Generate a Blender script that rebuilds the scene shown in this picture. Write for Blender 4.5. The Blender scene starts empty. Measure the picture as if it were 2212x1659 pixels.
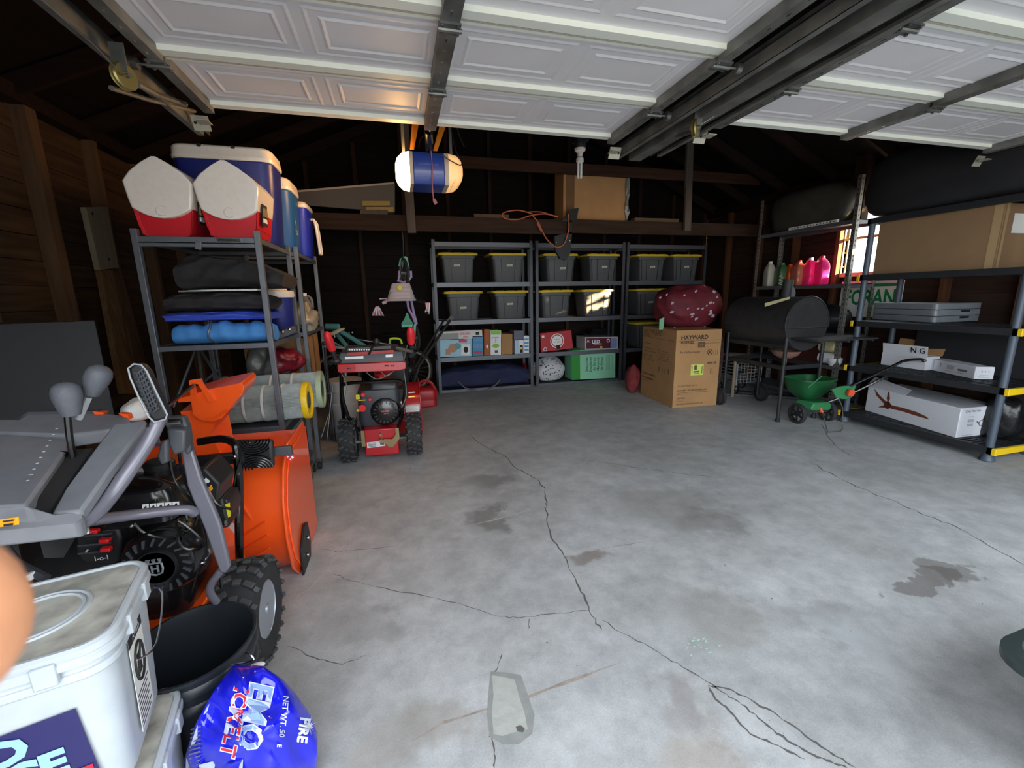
import bpy, math, random
from mathutils import Vector, Matrix, Euler
R = math.radians
random.seed(7)
SC = bpy.context.scene
COL = SC.collection
# ---------------------------------------------------------------- camera
IW, IH, FPX, CAMH = 2212, 1659, 920.0, 1.40
_p, _psi, _roll = R(11.6), R(14.5), R(1.0)
FWD = Vector((math.sin(_psi)*math.cos(_p), math.cos(_psi)*math.cos(_p), -math.sin(_p)))
_r0 = Vector((math.cos(_psi), -math.sin(_psi), 0)); _u0 = _r0.cross(FWD)
RGT = _r0*math.cos(_roll) - _u0*math.sin(_roll)
UPV = _r0*math.sin(_roll) + _u0*math.cos(_roll)
CP = Vector((0, 0, CAMH))
cd = bpy.data.cameras.new('camera'); cam = bpy.data.objects.new('camera', cd); COL.objects.link(cam)
cd.sensor_width = 36; cd.sensor_fit = 'HORIZONTAL'; cd.lens = FPX/IW*36
cd.clip_start = 0.005; cd.clip_end = 300
cam.matrix_world = Matrix(((RGT.x, UPV.x, -FWD.x, 0), (RGT.y, UPV.y, -FWD.y, 0), (RGT.z, UPV.z, -FWD.z, CAMH), (0, 0, 0, 1)))
cd.dof.use_dof = True; cd.dof.focus_distance = 3.5; cd.dof.aperture_fstop = 17
SC.camera = cam
# ---------------------------------------------------------------- world, sun, exposure
SC.view_settings.view_transform = 'Standard'; SC.view_settings.look = 'None'
SC.view_settings.gamma = 1; SC.view_settings.use_curve_mapping = False
SC.view_settings.exposure = 2.1
wd = bpy.data.worlds.new('sky'); SC.world = wd; wd.use_nodes = True
bg = wd.node_tree.nodes['Background']; bg.inputs[0].default_value = (0.87, 0.945, 1.0, 1); bg.inputs[1].default_value = 1.5
sd = bpy.data.lights.new('sun', 'SUN'); sd.energy = 22; sd.color = (1, .70, .36); sd.angle = R(.6)
sun = bpy.data.objects.new('sun', sd); COL.objects.link(sun)
_d = Vector((-.737, .676, -math.tan(R(12.5)))); sun.rotation_euler = _d.to_track_quat('-Z', 'Y').to_euler(); sun.location = (12, -12, 6)

def ray(x, y): return FWD + RGT*((x-IW/2)/FPX) - UPV*((y-IH/2)/FPX)
def AZ(x, y, z=0.0): d = ray(x, y); return CP + d*((z-CAMH)/d.z)
def AY(x, y, Y): d = ray(x, y); return CP + d*(Y/d.y)
def AX(x, y, X): d = ray(x, y); return CP + d*(X/d.x)
def PL(pts, Y): return [AY(a, b, Y) for a, b in pts]
def V3(*a): return Vector(a)

# ---------------------------------------------------------------- materials
def lin(c): return c/12.92 if c <= .04045 else ((c+.055)/1.055)**2.4
def S(r, g, b): return (lin(r/255), lin(g/255), lin(b/255), 1)
MATS = {}
def mat(name, col, rough=.5, metal=0, var=0.0, scale=8, bump=0, spec=.5, trans=0, emit=None, es=0, coat=0, sub=0, stretch=None, alpha=None):
    if name in MATS: return MATS[name]
    m = bpy.data.materials.new(name); m.use_nodes = True; MATS[name] = m
    nt = m.node_tree; b = nt.nodes['Principled BSDF']
    b.inputs['Base Color'].default_value = col; b.inputs['Roughness'].default_value = rough
    b.inputs['Metallic'].default_value = metal; b.inputs['Specular IOR Level'].default_value = spec
    b.inputs['Transmission Weight'].default_value = trans; b.inputs['Coat Weight'].default_value = coat
    if alpha is not None: b.inputs['Alpha'].default_value = alpha
    if emit: b.inputs['Emission Color'].default_value = emit; b.inputs['Emission Strength'].default_value = es
    if var or bump:
        tc = nt.nodes.new('ShaderNodeTexCoord'); mp = nt.nodes.new('ShaderNodeMapping')
        if stretch: mp.inputs['Scale'].default_value = stretch
        n = nt.nodes.new('ShaderNodeTexNoise'); n.inputs['Scale'].default_value = scale; n.inputs['Detail'].default_value = 5
        nt.links.new(tc.outputs['Object'], mp.inputs[0]); nt.links.new(mp.outputs[0], n.inputs['Vector'])
        if var:
            cr = nt.nodes.new('ShaderNodeValToRGB')
            cr.color_ramp.elements[0].position = .3; cr.color_ramp.elements[1].position = .7
            cr.color_ramp.elements[0].color = tuple(max(0, c*(1-var)) for c in col[:3])+(1,)
            cr.color_ramp.elements[1].color = tuple(min(1, c*(1+var)) for c in col[:3])+(1,)
            nt.links.new(n.outputs['Fac'], cr.inputs[0]); nt.links.new(cr.outputs[0], b.inputs['Base Color'])
        if bump:
            bp = nt.nodes.new('ShaderNodeBump'); bp.inputs['Strength'].default_value = bump; bp.inputs['Distance'].default_value = .01
            nt.links.new(n.outputs['Fac'], bp.inputs['Height']); nt.links.new(bp.outputs[0], b.inputs['Normal'])
    return m
def wood(name, col, axis=2, var=.35):
    st = [22, 22, 22]; st[axis] = 1.6
    return mat(name, col, .8, var=var, scale=1.2, bump=.25, stretch=tuple(st), spec=.2)

# ---------------------------------------------------------------- mesh builder
class M:
    def __init__(s): s.v = []; s.f = []; s.m = []; s.mi = 0
    def mat(s, i): s.mi = i; return s
    def add(s, vs, fs):
        o = len(s.v); s.v += [Vector(p) for p in vs]
        for f in fs: s.f.append([i+o for i in f]); s.m.append(s.mi)
        return s
    def box(s, c, z, rot=None):
        h = [a/2 for a in z]; c = Vector(c); q = Euler([R(a) for a in rot]).to_matrix() if rot and not isinstance(rot, Matrix) else rot
        vs = []
        for sx in (-1, 1):
            for sy in (-1, 1):
                for sz in (-1, 1):
                    p = Vector((sx*h[0], sy*h[1], sz*h[2])); vs.append(c + (q @ p if q else p))
        return s.add(vs, [(0, 1, 3, 2), (4, 6, 7, 5), (0, 4, 5, 1), (2, 3, 7, 6), (0, 2, 6, 4), (1, 5, 7, 3)])
    def bb(s, x0, x1, y0, y1, z0, z1): return s.box(((x0+x1)/2, (y0+y1)/2, (z0+z1)/2), (x1-x0, y1-y0, z1-z0))
    def prism(s, loop, vec):
        n = len(loop); vec = Vector(vec); a = [Vector(p) for p in loop]; b = [p+vec for p in a]
        return s.add(a+b, [list(range(n))[::-1], list(range(n, 2*n))] + [(i, (i+1) % n, n+(i+1) % n, n+i) for i in range(n)])
    def loft(s, loops, caps=True):
        n = len(loops[0]); vs = [p for l in loops for p in l]; fs = []
        for k in range(len(loops)-1):
            for i in range(n): fs.append((k*n+i, k*n+(i+1) % n, (k+1)*n+(i+1) % n, (k+1)*n+i))
        if caps: fs.append(list(range(n))[::-1]); fs.append([(len(loops)-1)*n+i for i in range(n)])
        return s.add(vs, fs)
    def tube(s, pts, r, n=8, closed=False, smooth=0):
        P = [Vector(p) for p in pts]; rr = r if isinstance(r, (list, tuple)) else [r]*len(P)
        if smooth:
            Q = []; q = []; m = len(P); rng = range(m if closed else m-1)
            for i in rng:
                p0, p1, p2, p3 = (P[(i-1) % m] if closed or i else P[0]), P[i], P[(i+1) % m], (P[(i+2) % m] if closed or i+2 < m else P[-1])
                for k in range(smooth):
                    t = k/smooth
                    Q.append(.5*((2*p1)+(p2-p0)*t+(2*p0-5*p1+4*p2-p3)*t*t+(3*p1-p0-3*p2+p3)*t**3)); q.append(rr[i]*(1-t)+rr[(i+1) % m]*t)
            if not closed: Q.append(P[-1]); q.append(rr[-1])
            P, rr = Q, q
        m = len(P); loops = []; up = None
        for i in range(m):
            t = (P[(i+1) % m]-P[i-1]) if closed else (P[min(i+1, m-1)]-P[max(i-1, 0)])
            t = t.normalized() if t.length > 1e-9 else Vector((0, 0, 1))
            if up is None: up = t.orthogonal().normalized()
            else:
                up = up - t*up.dot(t); up = up.normalized() if up.length > 1e-6 else t.orthogonal().normalized()
            w = t.cross(up)
            loops.append([P[i]+(up*math.cos(2*math.pi*k/n)+w*math.sin(2*math.pi*k/n))*rr[i] for k in range(n)])
        if closed: loops.append(loops[0]); return s.loft(loops, False)
        return s.loft(loops)
    def lathe(s, prof, c=(0, 0, 0), ax=(0, 0, 1), n=20, closed=False):
        c = Vector(c); ax = Vector(ax).normalized(); u = ax.orthogonal().normalized(); w = ax.cross(u)
        return s.loft([[c+ax*z+(u*math.cos(2*math.pi*k/n)+w*math.sin(2*math.pi*k/n))*max(r, 1e-4) for k in range(n)] for r, z in prof], not closed)
    def cyl(s, a, b, r, r2=None, n=16): return s.tube([a, b], [r, r if r2 is None else r2], n)
    def ell(s, c, rad, rot=None, nu=16, nv=10, fn=None):
        c = Vector(c); q = Euler([R(a) for a in rot]).to_matrix() if rot else Matrix.Identity(3); L = []
        for j in range(nv+1):
            ph = math.pi*j/nv - math.pi/2; ring = []
            for i in range(nu):
                th = 2*math.pi*i/nu; d = Vector((math.cos(ph)*math.cos(th), math.cos(ph)*math.sin(th), math.sin(ph)))
                k = fn(d) if fn else 1
                ring.append(c + q @ Vector((d.x*rad[0]*k, d.y*rad[1]*k, d.z*rad[2]*k)))
            L.append(ring)
        return s.loft(L, False)
    def grid(s, rows, th=None):
        n = len(rows[0]); vs = [p for r in rows for p in r]; fs = []
        for j in range(len(rows)-1):
            for i in range(n-1): fs.append((j*n+i, j*n+i+1, (j+1)*n+i+1, (j+1)*n+i))
        return s.add(vs, fs)
    def strip(s, pts, w, nrm=(0, 0, 1), jit=0):
        P = [Vector(p) for p in pts]; nrm = Vector(nrm); A = []; B = []
        for i, p in enumerate(P):
            t = P[min(i+1, len(P)-1)]-P[max(i-1, 0)]; sd = nrm.cross(t).normalized(); ww = w*(1+random.uniform(-jit, jit))
            if jit and i in (0, len(P)-1): ww *= .2
            A.append(p+sd*ww/2); B.append(p-sd*ww/2)
        return s.grid([A, B])
    def text(s, t, size, o, xd, yd, align='CENTER', sx=1.0, off=.0008, bold=0):
        xd = Vector(xd).normalized(); yd = Vector(yd); yd = (yd - xd*yd.dot(xd)).normalized(); n = xd.cross(yd)
        cu = bpy.data.curves.new('tmp', 'FONT'); cu.body = t; cu.size = size; cu.align_x = align; cu.align_y = 'CENTER'; cu.resolution_u = 2; cu.offset = bold
        ob = bpy.data.objects.new('tmp', cu); COL.objects.link(ob)
        me = bpy.data.meshes.new_from_object(ob); o = Vector(o)
        s.add([o + xd*v.co.x*sx + yd*v.co.y + n*off for v in me.vertices], [list(p.vertices) for p in me.polygons])
        bpy.data.objects.remove(ob); bpy.data.curves.remove(cu); bpy.data.meshes.remove(me)
        return s
def rrect(w, h, r, n=4, c=(0, 0)):
    P = []
    for cx, cy, a in ((w/2-r, h/2-r, 0), (-w/2+r, h/2-r, 90), (-w/2+r, -h/2+r, 180), (w/2-r, -h/2+r, 270)):
        for k in range(n+1): t = R(a+90*k/n); P.append((c[0]+cx+r*math.cos(t), c[1]+cy+r*math.sin(t)))
    return P
# ---------------------------------------------------------------- objects
ORG = {}
def mesh_ob(name, m, mats, parent=None, origin=None, bev=0, ang=35, flat=False, local=False, sub=0):
    if not isinstance(mats, (list, tuple)): mats = [mats]
    if origin is None:
        if parent is not None: origin = Vector((0, 0, 0)) if local else ORG[parent.name]
        else:
            xs = [p.x for p in m.v]; ys = [p.y for p in m.v]; zs = [p.z for p in m.v]
            origin = Vector(((min(xs)+max(xs))/2, (min(ys)+max(ys))/2, min(zs)))
    origin = Vector(origin)
    me = bpy.data.meshes.new(name)
    me.from_pydata([tuple(p-origin) for p in m.v] if not local else [tuple(p) for p in m.v], [], m.f); me.validate()
    for q in mats: me.materials.append(q)
    if len(me.polygons) == len(m.m):
        for p, i in zip(me.polygons, m.m): p.material_index = min(i, len(mats)-1)
    me.update()
    import bmesh as _b
    if m.f and not getattr(m, 'keepn', False):
        bm = _b.new(); bm.from_mesh(me); _b.ops.recalc_face_normals(bm, faces=bm.faces); bm.to_mesh(me); bm.free()
    if not flat:
        for p in me.polygons: p.use_smooth = True
        me.set_sharp_from_angle(angle=R(ang))
    o = bpy.data.objects.new(name, me); COL.objects.link(o)
    if parent is not None: o.parent = parent; ORG[o.name] = ORG.get(parent.name, origin)
    else: o.location = origin; ORG[o.name] = origin
    if bev:
        b = o.modifiers.new('bevel', 'BEVEL'); b.width = bev; b.segments = 2; b.limit_method = 'ANGLE'; b.angle_limit = R(40)
    if sub:
        b = o.modifiers.new('sub', 'SUBSURF'); b.levels = sub; b.render_levels = sub
    return o
def tag(o, label, cat, group=None):
    o['label'] = label; o['category'] = cat
    if group: o['group'] = group
    return o
def thing(name, loc, label, cat, group=None, rz=0):
    o = bpy.data.objects.new(name, None); COL.objects.link(o); o.empty_display_size = .1
    o.location = loc; o.rotation_euler = (0, 0, rz); ORG[o.name] = Vector(loc)
    return tag(o, label, cat, group)
def part(T, name, m, mats, label=None, **k):
    o = mesh_ob(name, m, mats, parent=T, **k)
    if label: o['label'] = label
    return o
def solo(name, m, mats, label, cat, group=None, **k):
    return tag(mesh_ob(name, m, mats, **k), label, cat, group)
def struct(name, m, mats, parent=None, **k):
    o = mesh_ob(name, m, mats, parent=parent, **k)
    if parent is None: o['kind'] = 'structure'
    return o
def dup(root, loc, rz=0, label=None, group=None):
    r = root.copy(); COL.objects.link(r); r.location = loc; r.rotation_euler = (0, 0, rz); ORG[r.name] = Vector(loc)
    if label: r['label'] = label
    if group: r['group'] = group
    for ch in list(root.children):
        c = ch.copy(); COL.objects.link(c); c.parent = r
        for g in list(ch.children): d = g.copy(); COL.objects.link(d); d.parent = c
    return r
# common materials
steel = mat('grey painted steel', S(112, 116, 124), .45, .55, var=.12, scale=14)
galv = mat('galvanised steel', S(110, 112, 110), .42, .7, var=.35, scale=9)
galvd = mat('dull galvanised steel', S(112, 113, 110), .5, .5, var=.45, scale=6)
chrome = mat('bright metal', S(205, 208, 212), .2, 1)
blk = mat('black plastic', S(30, 31, 34), .45, var=.15, scale=10)
blkg = mat('gloss black paint', S(14, 14, 16), .22, coat=.3)
rubber = mat('black rubber', S(42, 43, 46), .75, var=.2, scale=20)
dgrey = mat('dark grey plastic', S(66, 68, 74), .5, var=.1, scale=12)
white = mat('white plastic', S(232, 234, 236), .4)
paper = mat('white label paper', S(230, 230, 226), .6)
ink = mat('black ink', S(28, 28, 30), .7)
card = mat('brown cardboard', S(176, 136, 94), .85, var=.08, scale=4, spec=.2)
cardd = mat('dark cardboard', S(128, 96, 66), .85, var=.12, scale=4, spec=.2)
yel = mat('yellow plastic', S(240, 200, 20), .45)
red = mat('red plastic', S(196, 24, 34), .4)
# ================================================================ SETTING
LW, RW, BW, FW = -2.4, 5.5, 6.95, -0.12
def floor_mat():
    m = bpy.data.materials.new('stained concrete'); m.use_nodes = True; nt = m.node_tree; N = nt.nodes; L = nt.links
    b = N['Principled BSDF']; b.inputs['Specular IOR Level'].default_value = .35
    g = N.new('ShaderNodeNewGeometry')
    def noise(sc, det=6, rough=.6):
        n = N.new('ShaderNodeTexNoise'); n.inputs['Scale'].default_value = sc; n.inputs['Detail'].default_value = det; n.inputs['Roughness'].default_value = rough
        L.new(g.outputs['Position'], n.inputs['Vector']); return n
    n1, n2, n3 = noise(1.1, 8, .65), noise(7, 8, .7), noise(160, 2, .5)
    def ramp(src, a, ca, c, cc):
        r = N.new('ShaderNodeValToRGB'); r.color_ramp.elements[0].position = a; r.color_ramp.elements[0].color = ca
        r.color_ramp.elements[1].position = c; r.color_ramp.elements[1].color = cc; L.new(src, r.inputs[0]); return r
    base = ramp(n1.outputs['Fac'], .3, S(174, 176, 177), .72, S(210, 213, 217))
    def mix(a, c2, fac, mode='MIX'):
        x = N.new('ShaderNodeMix'); x.data_type = 'RGBA'; x.blend_type = mode
        if isinstance(fac, float): x.inputs[0].default_value = fac
        else: L.new(fac, x.inputs[0])
        L.new(a, x.inputs[6])
        if isinstance(c2, tuple): x.inputs[7].default_value = c2
        else: L.new(c2, x.inputs[7])
        return x.outputs[2]
    c = mix(base.outputs[0], ramp(n2.outputs['Fac'], .35, (.58, .58, .58, 1), .62, (1, 1, 1, 1)).outputs[0], .62, 'MULTIPLY')
    c = mix(c, ramp(n3.outputs['Fac'], .3, (.7, .7, .7, 1), .7, (1.0, 1.0, 1.0, 1)).outputs[0], .5, 'MULTIPLY')
    # distinct stains with their own outlines
    wob = noise(3.5, 5, .6); wm = N.new('ShaderNodeVectorMath'); wm.operation = 'SCALE'; wm.inputs[3].default_value = .55; L.new(wob.outputs['Color'], wm.inputs[0])
    wa = N.new('ShaderNodeVectorMath'); wa.operation = 'ADD'; L.new(g.outputs['Position'], wa.inputs[0]); L.new(wm.outputs[0], wa.inputs[1])
    def stain(px, py, rx, ry, col, st, soft=.6, cx=None):
        nonlocal c
        p = AZ(px, py, 0) if cx is None else cx
        mp = N.new('ShaderNodeMapping'); mp.vector_type = 'POINT'; L.new(wa.outputs[0], mp.inputs[0])
        mp.inputs['Scale'].default_value = (1/rx, 1/ry, 0); mp.inputs['Location'].default_value = (-(p.x+.275)/rx, -(p.y+.275)/ry, 0)
        ln = N.new('ShaderNodeVectorMath'); ln.operation = 'LENGTH'; L.new(mp.outputs[0], ln.inputs[0])
        r = N.new('ShaderNodeMapRange'); r.interpolation_type = 'SMOOTHSTEP'; r.inputs[1].default_value = 1; r.inputs[2].default_value = 1-soft; r.inputs[3].default_value = 0; r.inputs[4].default_value = st
        L.new(ln.outputs['Value'], r.inputs[0]); c = mix(c, col, r.outputs[0], 'MIX')
    stain(1060, 1120, .17, .22, S(92, 90, 86), .6); stain(1060, 1040, .3, .2, S(100, 98, 96), .45); stain(1560, 1210, .12, .07, S(96, 76, 70), .0)
    stain(1270, 1205, .13, .10, S(112, 90, 82), .6); stain(1450, 1090, .5, .35, S(128, 124, 118), .4)
    stain(1990, 1250, .28, .09, S(98, 90, 88), .62, .15); stain(2040, 1230, .14, .16, S(98, 92, 90), .55, .15)
    stain(1560, 1330, .22, .25, S(128, 120, 108), .35); stain(1450, 1500, .22, .12, S(130, 120, 120), .45)
    stain(1480, 1620, .22, .12, S(150, 130, 112), .4); stain(1750, 1330, .3, .12, S(118, 116, 116), .3)
    stain(780, 1350, .22, .16, S(112, 108, 102), .3); stain(900, 1600, .3, .16, S(150, 140, 128), .4); stain(1830, 1380, .12, .22, S(196, 202, 208), .4); stain(1540, 1130, .3, .2, S(104, 96, 90), .4)
    L.new(c, b.inputs['Base Color'])
    rr = N.new('ShaderNodeMapRange'); rr.inputs[3].default_value = .42; rr.inputs[4].default_value = .7; L.new(n2.outputs['Fac'], rr.inputs[0]); L.new(rr.outputs[0], b.inputs['Roughness'])
    bp = N.new('ShaderNodeBump'); bp.inputs['Strength'].default_value = .25; bp.inputs['Distance'].default_value = .004; L.new(n2.outputs['Fac'], bp.inputs['Height']); L.new(bp.outputs[0], b.inputs['Normal'])
    return m
FM = floor_mat()
crk = mat('dark floor crack', S(96, 94, 92), .9)
crl = mat('pale floor crack filler', S(188, 186, 180), .9)
rust = mat('rust mark', S(158, 148, 140), .9, var=.2, scale=30)
patch_l = mat('pale repaired concrete', S(176, 178, 174), .8, var=.06, scale=30, bump=.3)
patch_d = mat('dark repaired concrete', S(146, 148, 147), .8, var=.08, scale=30)
mint = mat('mint paint spots', S(170, 214, 188), .7)
m = M(); m.bb(-8, 9, -.3, 8, -.2, 0)
def crack(px, w, mi, z=.0006, seg=5, jit=6):
    m.mi = mi; P = []
    for i in range(len(px)-1):
        for k in range(seg):
            t = k/seg; P.append((px[i][0]*(1-t)+px[i+1][0]*t + random.uniform(-1, 1)*(jit if k else 0)*.5, px[i][1]*(1-t)+px[i+1][1]*t + random.uniform(-1, 1)*(jit if k else 0)*.35))
    P.append(px[-1]); m.strip([AZ(a, b, z) for a, b in P], w*(.55 if mi == 1 else .8), jit=.6)
for pts, w, mi in (
    ([(1005, 935), (1050, 965), (1090, 985), (1120, 1015), (1160, 1035), (1178, 1058)], .012, 1),
    ([(1178, 1058), (1182, 1085), (1178, 1100), (1190, 1160), (1218, 1200), (1240, 1245), (1262, 1285), (1275, 1325), (1300, 1360)], .012, 1),
    ([(1178, 1052), (1210, 1040), (1245, 1020), (1268, 994), (1272, 975)], .014, 2), ([(1268, 994), (1200, 1000), (1150, 1005)], .01, 2),
    ([(1175, 1085), (1130, 1105), (1060, 1125), (985, 1142)], .012, 2),
    ([(1268, 994), (1340, 1005), (1400, 1015), (1460, 1022), (1540, 1030)], .008, 1), ([(1540, 1030), (1590, 1020), (1660, 1010), (1752, 1001)], .014, 2),
    ([(1752, 1001), (1800, 1025), (1860, 1055), (1920, 1078), (1990, 1110), (2060, 1135), (2130, 1175), (2212, 1220)], .013, 1),
    ([(1770, 915), (1790, 945), (1815, 970), (1840, 985)], .012, 1), ([(1840, 986), (1900, 985), (1960, 982), (2010, 978)], .008, 2),
    ([(720, 1240), (760, 1255), (830, 1270), (930, 1290), (1010, 1310), (1070, 1330), (1120, 1335), (1200, 1325), (1272, 1318)], .006, 1),
    ([(735, 1192), (710, 1230), (680, 1260), (630, 1300)], .007, 2), ([(690, 1187), (735, 1192), (800, 1185), (860, 1178)], .005, 1),
    ([(1300, 1340), (1350, 1370), (1400, 1395), (1440, 1420), (1500, 1455), (1560, 1495), (1600, 1520)], .007, 1),
    ([(1600, 1520), (1650, 1560), (1700, 1600), (1760, 1632), (1800, 1648), (1830, 1659)], .011, 1),
    ([(1530, 1480), (1580, 1490), (1620, 1510), (1680, 1545), (1740, 1590), (1800, 1630), (1850, 1659)], .012, 1),
    ([(1530, 1480), (1545, 1510), (1580, 1540), (1620, 1585), (1680, 1610), (1740, 1640)], .012, 1),
    ([(1085, 1410), (1070, 1450), (1062, 1500), (1058, 1560), (1068, 1620), (1068, 1659)], .008, 1),
    ([(1210, 840), (1260, 860), (1290, 870), (1340, 870)], .008, 2), ([(620, 1395), (690, 1425), (740, 1435), (790, 1415)], .006, 1),
    ([(1145, 1335), (1140, 1360)], .005, 1), ([(1240, 1205), (1300, 1185), (1400, 1170)], .004, 1)):
    crack(pts, w, mi)
crack([(890, 1600), (960, 1560), (1040, 1535), (1130, 1510), (1220, 1475), (1330, 1435)], .013, 3, .0005, 3, 3)
m.mi = 4
def blob(cx, cy, pts, z): m.add([AZ(cx, cy, z)]+[AZ(a, b, z) for a, b in pts], [(0, i+1, (i+1) % len(pts)+1) for i in range(len(pts))])
m.mi = 5; blob(1100, 1520, [(1060, 1450), (1090, 1452), (1125, 1458), (1140, 1500), (1155, 1545), (1150, 1585), (1120, 1608), (1085, 1608), (1058, 1590), (1052, 1540), (1056, 1490)], .0008)
m.mi = 4; blob(1095, 1520, [(1062, 1458), (1085, 1462), (1112, 1468), (1120, 1500), (1133, 1540), (1140, 1575), (1110, 1582), (1085, 1590), (1066, 1585), (1062, 1540), (1066, 1500)], .0014)
m.mi = 1; blob(1124, 1574, [(1114, 1570), (1124, 1566), (1134, 1574), (1130, 1582), (1118, 1580)], .002)
m.mi = 6
for k in range(26):
    a = random.gauss(1515, 16); b = random.gauss(1393, 9); r = random.uniform(1.5, 4); blob(a, b, [(a-r, b), (a, b-r*.6), (a+r*1.2, b), (a, b+r*.6)], .0008)
m.mi = 2
for a, b, w in ((1605, 927, 14), (1625, 929, 10), (1655, 932, 24), (1100, 963, 6)):
    blob(a, b, [(a-w, b-1), (a, b-3), (a+w, b+1), (a, b+2)], .0008)
for k in range(60):
    a = random.uniform(700, 2150); b = random.uniform(1000, 1640); r = random.uniform(.8, 2.4); m.mi = random.choice((1, 2, 2)); blob(a, b, [(a-r, b), (a, b-r*.6), (a+r, b), (a, b+r*.6)], .0007)
struct('floor', m, [FM, crk, crl, rust, patch_l, patch_d, mint], flat=True)
m = M(); m.bb(-30, 40, -40, -.3, -.22, -.02); struct('floor_driveway', m, mat('driveway concrete', S(170, 170, 166), .9, var=.1, scale=2))

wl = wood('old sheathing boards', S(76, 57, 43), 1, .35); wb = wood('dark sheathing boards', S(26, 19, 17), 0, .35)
stud = wood('brown stud wood', S(58, 40, 31), 2, .3); raft = wood('dark roof timber', S(36, 24, 20), 0, .3); grw = wood('grey weathered timber', S(98, 88, 80), 2, .2)
roofm = wood('dark roof decking', S(20, 15, 13), 1, .4)
# walls of horizontal boards
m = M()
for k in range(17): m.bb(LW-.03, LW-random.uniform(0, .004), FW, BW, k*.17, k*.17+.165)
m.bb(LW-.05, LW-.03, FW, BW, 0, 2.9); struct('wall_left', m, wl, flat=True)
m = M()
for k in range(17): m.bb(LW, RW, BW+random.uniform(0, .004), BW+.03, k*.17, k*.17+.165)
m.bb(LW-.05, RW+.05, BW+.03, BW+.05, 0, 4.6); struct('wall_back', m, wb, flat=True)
WY0, WY1, WZ0, WZ1 = 3.25, 4.36, 1.62, 2.44
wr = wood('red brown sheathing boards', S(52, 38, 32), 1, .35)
m = M()
for k in range(17):
    z0, z1 = k*.17, k*.17+.165
    if z1 < WZ0 or z0 > WZ1: m.bb(RW+random.uniform(0, .004), RW+.03, FW, BW, z0, z1)
    else:
        m.bb(RW, RW+.03, FW, WY0, z0, z1); m.bb(RW, RW+.03, WY1, BW, z0, z1)
for a in ((FW, BW, 0, WZ0), (FW, BW, WZ1, 2.9), (FW, WY0, WZ0, WZ1), (WY1, BW, WZ0, WZ1)): m.bb(RW+.03, RW+.05, *a)
struct('wall_right', m, wr, flat=True)
# front wall with two openings, out of the frame but part of the place
DH = 2.42
m = M(); m.bb(LW-.05, -.98, FW-.12, FW, 0, 2.9); m.bb(1.5, 1.95, FW-.12, FW, 0, DH); m.bb(4.45, RW+.05, FW-.12, FW, 0, 2.9); m.bb(-.98, 4.45, FW-.12, FW, DH, 2.9)
struct('wall_front', m, wl, flat=True)
# roof
RX, RZ, EZ = 1.55, 4.45, 2.72
def roofz(x): return EZ + (RZ-EZ)*(1-abs(x-RX)/(RX-LW if x < RX else RW-RX))
m = M(); m.prism([(LW-.3, -.5, roofz(LW)-.13+.12), (RX, -.5, RZ+.12), (RX, -.5, RZ+.16), (LW-.3, -.5, roofz(LW)+.04)], (0, 7.8, 0))
m.prism([(RX, -.5, RZ+.12), (RW+.3, -.5, roofz(RW)-.01), (RW+.3, -.5, roofz(RW)+.04), (RX, -.5, RZ+.16)], (0, 7.8, 0)); 
m.prism([(LW, FW-.1, 2.8), (RW, FW-.1, 2.8), (RW, FW-.1, EZ+.1), (RX, FW-.1, RZ+.1), (LW, FW-.1, EZ+.1)], (0, .06, 0))
struct('ceiling', m, roofm, flat=True)
T_ = [0]
def trim(mb, mt, **k): T_[0] += 1; return struct('trim_%d' % T_[0], mb, mt, flat=True, **k)
for k in range(9):
    y = .9+k*.72; m = M()
    for x0, x1 in ((LW, RX), (RX, RW)):
        z0, z1 = roofz(x0), roofz(x1); m.prism([(x0, y, z0-.03), (x1, y, z1-.03), (x1, y, z1+.1), (x0, y, z0+.1)], (0, .04, 0))
    trim(m, raft)
studl = wood('tan stud wood', S(100, 76, 58), 2, .25)
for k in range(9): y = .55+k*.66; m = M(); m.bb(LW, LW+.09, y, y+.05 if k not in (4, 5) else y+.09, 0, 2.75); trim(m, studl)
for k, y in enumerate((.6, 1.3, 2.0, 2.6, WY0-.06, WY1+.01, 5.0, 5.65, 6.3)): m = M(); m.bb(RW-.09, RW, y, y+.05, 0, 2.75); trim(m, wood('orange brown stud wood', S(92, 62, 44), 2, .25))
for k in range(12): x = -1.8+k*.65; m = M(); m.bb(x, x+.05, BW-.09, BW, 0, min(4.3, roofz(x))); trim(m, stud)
for x0, x1 in ((LW, LW+.1), (RW-.1, RW)): m = M(); m.bb(x0, x1, FW, BW, 2.7, 2.8); trim(m, raft)
# attic ties and hangers
BY = 5.6
bm_ = wood('reddish tie beam', S(62, 44, 36), 0, .3); bl_ = wood('brown collar tie', S(64, 42, 32), 0, .3)
m = M(); m.bb(LW, 2.3, BY-.04, BY, 2.20, 2.38); m.bb(2.3, RW, BY-.045, BY-.005, 2.22, 2.39); trim(m, bm_)
m = M(); m.bb(LW, RW, BY+.002, BY+.75, 2.33, 2.38); trim(m, wb)
m = M(); m.bb(.6, 5.2, BY-.09, BY-.05, 2.93, 3.06); trim(m, bl_)
for a, b, w in (((870, 262), (890, 503), .1), ((1487, 292), (1486, 498), .1)):
    p, q = AY(*a, BY-.12), AY(*b, BY-.12); m = M(); m.prism([p+V3(-w/2, 0, 1), p+V3(w/2, 0, 1), q+V3(w/2, 0, 0), q+V3(-w/2, 0, 0)], (0, .04, 0)); trim(m, grw)
for a, b in (((1745, 290), (1848, 352)), ((1930, 288), (1975, 325))):
    p, q = AY(*a, 5.0), AY(*b, 5.0); m = M(); m.prism([p, q, q+V3(0, 0, -.09), p+V3(0, 0, -.09)], (0, .05, 0)); trim(m, wood('orange brown stud wood', S(92, 62, 44), 2, .25))
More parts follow.
